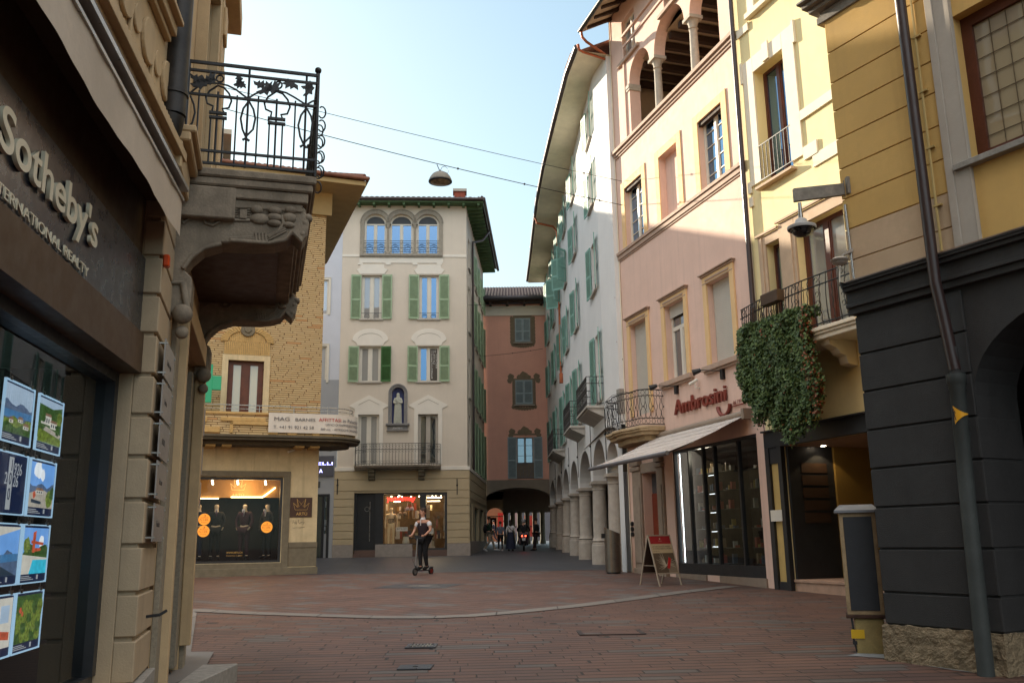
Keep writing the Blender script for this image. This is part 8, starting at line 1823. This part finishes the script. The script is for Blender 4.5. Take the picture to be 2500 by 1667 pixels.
def person(loc, rz, label, pose=None, top=None, legs=None, shoe=None, sleeves=1, height=1.75, hair=M_hair, hairlen=0, name='person', cat='person', skin=M_skin, detail=0, skirt=None, group=None, gap=1.14, head=True):
    e_ = empty(name, loc, rz); tag(e_, label, cat, group); J = joints(pose or {}); k = height / 1.75
    nd = lambda ks, f=1.0: {a: (*[q * k for q in J[a]], *[q * k * f for q in (RAD[a] if isinstance(RAD[a], tuple) else (RAD[a], RAD[a]))]) for a in ks}
    sub_ = 2 if detail else 1
    def sk(nm, ks, m, f=1.0):
        ed = [e for e in EDG if e[0] in ks and e[1] in ks]; return skinmesh(nm, nd(ks, f), ed, m, e_, sub_)
    sk('body', list(J), skin)
    if top:
        ks = ['wst', 'che', 'nkb', 'sL', 'sR'] + (['eL', 'eR'] if sleeves > .3 else []) + (['wL', 'wR'] if sleeves > .9 else []); ks = ['pel'] + ks; o = sk('top', ks, top, gap)
    if legs: ks = ['pel', 'hL', 'nL', 'aL', 'hR', 'nR', 'aR']; sk('trousers', ks, legs, gap + (.22 if detail else .10))
    if skirt:
        z1, z0, r1, r0 = 1.08 * k, .12 * k, .15 * k, .30 * k; MB().lathe([(r0, z0), (r0 * .9, z0 + .3), (r1, z1)], (J['pel'][0], J['pel'][1], 0), 16).build('skirt', skirt, e_, smooth=60)
    if shoe:
        for s in 'LR': a, t = Vector(J['a' + s]) * k, Vector(J['t' + s]) * k; MB().tube([tuple(a + (a - t) * .35 + Vector((0, 0, -.03))), tuple(a.lerp(t, .5) + Vector((0, 0, -.015))), tuple(t + (t - a) * .25)], [.045 * k, .052 * k, .035 * k], 8).build('shoe', shoe, e_, smooth=60)
    h1, h2 = Vector(J['h1']) * k, Vector(J['h2']) * k; f = (Vector((0, .03, 0)))
    if hair:
        mb = MB(); c_ = h2 + Vector((0, -.018, .015)) * k; mb.ball(tuple(c_), .103 * k, 10, (.88, 1.02, .92))
        if hairlen: mb.ball(tuple(h1 + Vector((0, -.06, -.04 * hairlen)) * k), .09 * k, 8, (1.05, .7, 1.2 + hairlen * .3))
        mb.build('hair', hair, e_, smooth=60)
    return e_, J, k
M_blk = fab('black_cloth', (.010, .010, .012)); M_navy_ = fab('navy_cloth', (.02, .025, .05)); M_whc = fab('white_cloth', (.62, .62, .64)); M_gry = fab('grey_blue_cloth', (.13, .15, .20)); M_grn2 = fab('dark_green_cloth', (.02, .05, .03)); M_bei = fab('beige_cloth', (.30, .25, .19)); M_plum = fab('plum_black_cloth', (.022, .013, .017)); M_shw = fab('white_shoe', (.55, .55, .55))
# --- the man on the kick scooter: travels towards the left front of the picture, head turned to the left
fw_ = gnd(1013, 1404.5); sx, sy = fw_.x, fw_.y
SRZ = R(150)             # local +y is the travelling direction
scoot = empty('kick_scooter', (0, 0, 0), SRZ)
dirv = Vector((-math.sin(SRZ), math.cos(SRZ), 0)); wbse = .86
base = Vector((sx, sy, gz(sy))) - dirv * wbse / 2; scoot.location = base; tag(scoot, 'dark electric kick scooter ridden by the man in the dark vest', 'scooter')
M_rub = flatm('tyre_rubber', (.012, .012, .012), .7); M_scg = mat('scooter_grey', (.20, .20, .20), .35, .1, 3, 0, metal=.5)
for yy in (wbse / 2, -wbse / 2):
    mb = MB(); ring = [(.0, yy + .095 * math.cos(R(t)), .115 + .095 * math.sin(R(t))) for t in range(0, 361, 15)]; mb.tube(ring, .028, 8, cap=False); wo_ = mb.build('wheel', M_rub, scoot, smooth=60); mb = MB(); mb.tube([(-.02, yy, .115), (.02, yy, .115)], .07, 14); mb.build('hub', M_scg if yy > 0 else mat('red_hub', (.2, .02, .015), .4), wo_)
MB().box(-.075, .075, -.30, .28, .13, .165).build('deck', M_dark, scoot, bevel=.01)
mb = MB(); mb.tube([(0, .25, .15), (0, .36, .22), (0, .40, .30)], .025, 8).tube([(0, .43, .12), (0, .40, .30)], .022, 8); mb.prisma([(-.32, .14), (-.42, .25), (-.52, .24), (-.50, .22), (-.42, .22)], -.04, .04); mb.build('fork', M_dark, scoot)
hb = Vector((0, .31, 1.12)); MB().tube([(0, .40, .30), tuple(hb)], .020, 10).build('stem', M_scg, scoot, smooth=50)
mb = MB(); mb.tube([(-.25, .29, 1.13), (0, .31, 1.13), (.25, .29, 1.13)], .016, 8); mb.box(-.04, .04, .28, .34, 1.12, 1.16); mb.build('handlebar', M_dark, scoot, smooth=50)
mb = MB()
for s in (-1, 1): mb.tube([(s * .17, .295, 1.13), (s * .28, .285, 1.13)], .022, 8)
mb.build('grip', M_rub, scoot, smooth=50)
mb = MB(); mb.tube([(.0, .42, .22), (-.0, .30, .13)], .01, 6).tube([(0, .43, .27), (.07, .47, .50)], .006, 5); mb.build('stand', M_dark, scoot)
dz = .165
pose = {'pel': (0, -.03, .95), 'wst': (.0, -.02, 1.10), 'che': (0, .0, 1.30), 'nkb': (0, .01, 1.44), 'nk': (0.005, .02, 1.52), 'h1': (.01, .03, 1.60), 'h2': (.012, .03, 1.69),
        'sL': (-.19, .0, 1.40), 'eL': (-.29, .03, 1.15), 'wL': (-.24, .24, 1.00), 'kL': (-.23, .30, .98), 'sR': (.19, .0, 1.40), 'eR': (.29, .03, 1.15), 'wR': (.24, .24, 1.00), 'kR': (.23, .30, .98),
        'hL': (-.09, -.03, .90), 'nL': (-.085, .02, .50), 'aL': (-.06, -.10, .09), 'tL': (-.07, .05, .035), 'hR': (.09, -.03, .90), 'nR': (.075, .06, .50), 'aR': (.045, .06, .09), 'tR': (.05, .21, .035)}
man, J, k = person(base + Vector((0, 0, dz)), SRZ, 'man in dark vest and white sleeves riding a kick scooter across the square', pose, None, M_blk, fab('black_shoe', (.012, .012, .012)), detail=1, height=1.86, hair=None)
def sub(nm, ks, m, f, ex={}):
    nd = {a: (*[q * k for q in J[a]], *[q * k * f for q in (RAD[a] if isinstance(RAD[a], tuple) else (RAD[a], RAD[a]))]) for a in ks if a in J}
    for a, v in ex.items(): nd[a] = (*[q * k for q in v[:3]], *[q * k for q in v[3:]])
    return nd
mS = lambda s, t=.62: tuple(Vector(J['s' + s]).lerp(Vector(J['e' + s]), t))
for s in 'LR': nd = {'a': (*[q * k for q in J['s' + s]], .082 * k, .082 * k), 'b': (*[q * k for q in mS(s, .35)], .075 * k, .075 * k), 'c': (*[q * k for q in mS(s, .66)], .068 * k, .068 * k)}; skinmesh('sleeve', nd, [('a', 'b'), ('b', 'c')], M_whc, man, 2)
MB().lathe([(.075 * k, 1.45 * k), (.062 * k, 1.52 * k)], (0, .015 * k, 0), 12).build('collar', M_whc, man, smooth=60)
nd = sub('', ['pel', 'wst', 'che'], None, 1.42, {'q': (0, .0, 1.46, .125, .115), 'aL': (-.155, 0, 1.385, .105, .13), 'aR': (.155, 0, 1.385, .105, .13)})
skinmesh('vest', nd, [('pel', 'wst'), ('wst', 'che'), ('che', 'q'), ('che', 'aL'), ('che', 'aR')], M_plum, man, 2)
MB().box(-.008 * k, .008 * k, .128 * k, .15 * k, 1.28 * k, 1.47 * k).build('zip', M_whc, man)
# head turned further left (away from the travelling direction): nose, ears, eyes, mouth, beard, hair
he = empty('head_dir', (0, 0, 0)); bpy.data.objects.remove(he)
hc = Vector(J['h2']) * k; tr_ = Matrix.Translation(hc) @ Matrix.Rotation(R(-42), 4, 'Z')
TH_ = lambda x, y, z: tuple(tr_ @ Vector((x * k, y * k, z * k)))
mb = MB(TH_); mb.ball((0, -.01, -.01), .098, 12, (.82, 1.0, 1.15)); mb.ball((0, .045, -.085), .05, 8, (.95, .9, .8)); mb.prisma([(.08, .01), (.118, -.04), (.085, -.048)], -.014, .014)
for s in (-1, 1): mb.ball((s * .083, -.01, -.015), .026, 6, (.4, .8, 1.2))
mb.build('head', M_skin, man, smooth=70)
mb = MB(TH_); mb.ball((0, -.022, .018), .101, 10, (.85, 1.0, 1.02)); mb.build('hair', mat('brown_hair', (.045, .024, .015), .7, .3, 20), man, smooth=70)
mb = MB(TH_); mb.ball((0, .043, -.088), .053, 8, (.98, .9, .62)); mb.build('beard', mat('beard_hair', (.09, .045, .03), .8), man, smooth=70)
mb = MB(TH_)
for s in (-1, 1): mb.ball((s * .032, .084, .0), .011, 6); mb.box(s * .032 - .018, s * .032 + .018, .082, .094, .018, .026)
mb.build('eye', M_black, man); MB(TH_).box(-.022, .022, .088, .096, -.078, -.07).build('mouth', flatm('lip', (.25, .08, .07), .5), man)
for s, sg_ in (('L', -1), ('R', 1)):
    w_ = Vector(J['k' + s]) * k
    for f_ in range(4):
        x_ = w_.x + (-.03 + .02 * f_) * k; MB().tube([(x_, w_.y, w_.z + .012), (x_, w_.y + (.055 + .006 * (f_ in (1, 2))), w_.z + .02), (x_, w_.y + .075, w_.z - .012), (x_, w_.y + .058, w_.z - .032)], [.011, .010, .009, .008], 6).build('finger', M_skin, man, smooth=60)
    MB().tube([(w_.x - sg_ * .035, w_.y, w_.z - .005), (w_.x - sg_ * .045, w_.y + .035, w_.z - .03)], [.012, .010], 6).build('thumb', M_skin, man, smooth=60)
# --- people near and beyond the archway
def pz(px, py, d=51.0):
    g_ = at_d(px, py, d); return Vector((g_.x, d, gz(d)))
walk_ = {'nL': (-.10, .22, .52), 'aL': (-.11, .34, .10), 'tL': (-.12, .48, .08), 'nR': (.10, .02, .50), 'aR': (.11, -.28, .14), 'tR': (.12, -.15, .035), 'eR': (.25, .05, 1.13), 'wR': (.23, .22, .95), 'kR': (.23, .28, .92), 'eL': (-.25, -.12, 1.14), 'wL': (-.25, -.10, .9), 'kL': (-.25, -.08, .82)}
p1, _, _ = person(pz(1194, 1333), R(-75), 'walking person in dark green top and beige trousers at the archway left', walk_, M_grn2, M_bei, M_shw, height=1.85)
bg_ = MB(); bg_.ball((0, -.22, 1.22), .17, 8, (1, .7, 1.4)); bg_.build('backpack', M_blk, empty('b', (0, 0, 0))); b_ = bpy.data.objects['b']; b_.name = 'backpack'; b_.location = p1.location; b_.rotation_euler = p1.rotation_euler; tag(b_, 'black backpack on the person in the dark green top', 'backpack')
person(pz(1222, 1334), R(10), 'standing person in grey-blue top, black trousers and white shoes under the archway', None, M_gry, M_blk, M_shw, height=1.6)
p3, _, _ = person(pz(1247, 1336), R(-5), 'woman in white blouse and long dark skirt with a cross-body strap under the archway', None, M_whc, None, M_blk, height=1.66, hairlen=1.5, skirt=M_navy_)
MB().tube([(-.17, -.06, 1.38), (0, -.17, 1.2), (.2, -.12, 1.0), (.24, 0, .95)], .014, 5).build('strap', M_blk, p3)
person(pz(1310, 1338), R(60), 'person in black leaning near the dark pier right of the motorcycle', {'aR': (.12, .25, .1), 'tR': (.12, .4, .04), 'nR': (.11, .18, .5)}, M_blk, M_plum, M_blk, height=1.74)
person(at_d(1206, 1310, 72) * 1 + Vector((0, 0, 0)), R(80), 'small distant person in dark clothes walking in the bright lane beyond the archway', walk_, M_navy_, M_navy_, M_blk, height=1.7).__class__
bpy.data.objects[[o.name for o in bpy.data.objects if o.get('label', '').startswith('small distant person')][0]].location.z = gz(72)
# motorcycle with rider seen from behind
mp = pz(1279, 1341); ms = empty('motor_scooter', mp, 0); tag(ms, 'dark motor scooter with red tail lights riding away under the archway', 'motor scooter')
for yy, r_ in ((-.62, .25), (.68, .25)):
    MB().tube([(0, yy + (r_ - .05) * math.cos(R(t)), r_ + (r_ - .05) * math.sin(R(t))) for t in range(0, 361, 20)], .055, 8, cap=False).build('wheel', M_rub, ms, smooth=60)
mb = MB(); mb.prisma([(-.85, .62), (-.75, .95), (-.2, .88), (-.1, .70), (.15, .38), (.35, .36), (.42, .95), (.5, 1.05), (.62, .6), (.5, .28), (-.3, .28), (-.7, .4)], -.17, .17); mb.build('bodywork', M_dark, ms, bevel=.05)
MB().box(-.16, .16, -.72, -.05, .88, .96).build('saddle', M_rub, ms, bevel=.03); mb = MB(); mb.tube([(-.34, .40, 1.08), (0, .46, 1.06), (.34, .40, 1.08)], .018, 6); mb.build('handlebar', M_dark, ms)
for s in (-1, 1): MB().ball((s * .10, -.84, .80), .035, 6).build('tail_light', emis('tail_red', (1, .05, .02), 6), ms); MB().tube([(s * .34, .40, 1.08), (s * .42, .42, 1.28)], .008, 5).ball((s * .42, .42, 1.32), .06, 6, (1, .3, .7)).build('mirror', M_dark, ms)
MB().box(-.09, .09, -.90, -.88, .55, .68).build('number_plate', flatm('plate_white', (.5, .5, .5), .5), ms)
rp, Jr, kr = person(mp + Vector((0, -.05, -.08)), 0, 'helmeted rider in black jacket seen from behind on the motor scooter', {'pel': (0, -.1, .98), 'wst': (0, -.06, 1.14), 'che': (0, .0, 1.36), 'nkb': (0, .02, 1.50), 'nk': (0, .04, 1.57), 'h1': (0, .06, 1.64), 'h2': (0, .07, 1.72), 'sL': (-.2, 0, 1.45), 'sR': (.2, 0, 1.45), 'eL': (-.34, .10, 1.26), 'eR': (.34, .10, 1.26), 'wL': (-.34, .36, 1.15), 'wR': (.34, .36, 1.15), 'kL': (-.33, .42, 1.14), 'kR': (.33, .42, 1.14), 'hL': (-.12, -.06, .95), 'hR': (.12, -.06, .95), 'nL': (-.24, .36, .86), 'nR': (.24, .36, .86), 'aL': (-.2, .28, .45), 'aR': (.2, .28, .45), 'tL': (-.2, .42, .42), 'tR': (.2, .42, .42)}, M_blk, fab('mauve_trousers', (.20, .13, .16)), M_blk, hair=None, height=1.75)
MB().ball((0, .06, 1.70), .14, 10, (.9, 1, 1)).build('helmet', mat('pale_helmet', (.30, .30, .32), .3, .3, 10), rp, smooth=60)
# ================================================================ shop dummies
M_dum = mat('cream_mannequin', (.50, .40, .28), .5, .05, 4, 0)
sl_ = {'eL': (-.27, .02, 1.15), 'wL': (-.20, .12, .95), 'kL': (-.16, .17, .88), 'eR': (.27, .02, 1.15), 'wR': (.20, .12, .95), 'kR': (.16, .17, .88)}
suits = [(487, fab('navy_suit', (.012, .014, .035)), 'tailor dummy in a blue suit behind the two stacked orange stickers', R(180 - 20)), (529, M_blk, 'tailor dummy in a black suit with white pocket square, second from the left', R(180 + 20)), (599, fab('wine_suit', (.030, .012, .018)), 'tailor dummy in a dark wine suit, third from the left', R(175)), (655, M_blk, 'tailor dummy in a black suit, rightmost, behind the single orange sticker', R(150))]
for px_, m_, lab, rz in suits:
    u_ = Rr.at(px_, 1240, -.75)[0]; zt_ = Rr.at(px_, 1225, -.75)[1]; lo_c = Rr.W(u_, -.75, 0); H_ = 1.86; z0_ = zt_ - H_
    e_, J_, k_ = person(Vector((lo_c.x, lo_c.y, z0_)), rz, lab, sl_, m_, m_, M_blk, height=H_, name='tailor_dummy', cat='mannequin', skin=M_dum, hair=None, group='suited dummies in the tailor window', gap=1.22)
    MB().prism([(-.045, 1.52 * k_), (.045, 1.52 * k_), (0, 1.30 * k_)], .10 * k_, .17 * k_).build('shirt_front', M_whc, e_); MB().prism([(-.014, 1.5 * k_), (.014, 1.5 * k_), (.02, 1.36 * k_), (0, 1.30 * k_), (-.02, 1.36 * k_)], .16 * k_, .18 * k_).build('tie', fab('plum_tie', (.06, .015, .04)), e_)
u_ = Cc.at(955, 1280, -.7)[0]; lc = Cc.W(u_, -.7, 1.35)
e_, J_, k_ = person(lc, R(180), 'golden mannequin in a black bodysuit in the lingerie window', {'aL': (-.10, 0, .09)}, None, None, None, height=2.05, name='mannequin', cat='mannequin', skin=mat('gold_mannequin', (.62, .48, .28), .35, .08, 4, 0, metal=.3), hair=None)
nd = {a: (*[q * k_ for q in J_[a]], *[q * k_ * 1.12 for q in RAD[a]]) for a in ('pel', 'wst', 'che')}; skinmesh('bodysuit', nd, [('pel', 'wst'), ('wst', 'che')], M_blk, e_, 1)
for i, (px_, py_, c_, lab) in enumerate(((1000, 1241, M_whc, 'white bra hanging in the lingerie window above the rider'), (983, 1253, fab('lace_gold', (.45, .33, .2)), 'lace bra hanging left of the white one in the lingerie window'))):
    u_, z_ = Cc.at(px_, py_, -.6); Cb = Fl(Cc, u_, -.6, z_ - .3); e_ = Cb.thing('bra', lab, 'bra'); mb = MB(Cb.L)
    for s in (-1, 1): mb.ball((u_ + s * .11, -.58, z_), .10, 7, (1, .7, .9)); mb.tube([(u_ + s * .13, -.6, z_ + .05), (u_ + s * .09, -.6, z_ + .30)], .012, 5)
    mb.box(u_ - .22, u_ + .22, -.62, -.58, z_ - .08, z_ - .03); mb.build('fabric', c_, e_, smooth=60)
u_, z_ = Cc.at(991, 1322, -.5); Cb = Fl(Cc, u_, -.5, z_ - .3); e_ = Cb.thing('underwear_form', 'small cream hip form in white briefs at the bottom of the lingerie window', 'display form'); mb = MB(Cb.L); T0 = Cb.L(u_, -.5, z_); mb.T = lambda x, y, z: (x, y, z); mb.lathe([(.10, -.15), (.17, -.1), (.18, 0), (.14, .14), (.13, .25)], T0, 14); mb.build('form', mat('cream_form', (.6, .54, .42), .6), e_, smooth=50); mb = MB(lambda x, y, z: (x, y, z)); mb.lathe([(.175, -.03), (.15, .1)], T0, 14); mb.build('briefs', M_blk, e_)

# ================================================================ separate pieces become parts of their own
def split_pieces(o, gap=.012):
    me = o.data; n = len(me.vertices); par = list(range(n))
    def f(x):
        while par[x] != x: par[x] = par[par[x]]; x = par[x]
        return x
    for e in me.edges: a, b = f(e.vertices[0]), f(e.vertices[1]); par[a] = b
    isl = {}
    for i in range(n): isl.setdefault(f(i), []).append(i)
    bb = []
    for ids in isl.values():
        cs = [me.vertices[i].co for i in ids]; bb.append([[min(c[k] for c in cs) - gap for k in range(3)], [max(c[k] for c in cs) + gap for k in range(3)], ids])
    ch = True
    while ch:
        ch = False; out = []
        for b in bb:
            for q in out:
                if all(b[0][k] <= q[1][k] and q[0][k] <= b[1][k] for k in range(3)):
                    q[0] = [min(x, y) for x, y in zip(b[0], q[0])]; q[1] = [max(x, y) for x, y in zip(b[1], q[1])]; q[2] += b[2]; ch = True; break
            else: out.append(b)
        bb = out
    if not 2 <= len(bb) <= 40: return
    for k, b in enumerate(bb):
        keep = set(b[2]); m2 = me.copy(); bm = bmesh.new(); bm.from_mesh(m2); bm.verts.ensure_lookup_table()
        bmesh.ops.delete(bm, geom=[v for v in bm.verts if v.index not in keep], context='VERTS'); bm.to_mesh(m2); bm.free()
        q = o.copy(); q.data = m2; col.objects.link(q)
        for c in list(o.children): 
            if k == 0: c.parent = q
    bpy.data.objects.remove(o)
for o in [o for o in bpy.data.objects if o.type == 'MESH' and o.parent is not None and o.name.split('.')[0] in ('pilaster', 'door_jamb', 'stone_base', 'stone_sill', 'impost', 'modillion', 'wall_anchor', 'loggia_beam', 'rafter', 'spotlight', 'doorstep', 'folding_arm', 'brace', 'moulding', 'window_trim', 'plaster_relief', 'window_notice', 'led_strip', 'ceiling_light', 'door_surround', 'gutter', 'column', 'corbel', 'shop_front', 'niche_frame', 'sill', 'rusticated_course', 'directory_plate', 'carving', 'rail', 'window_cap')]: split_pieces(o)
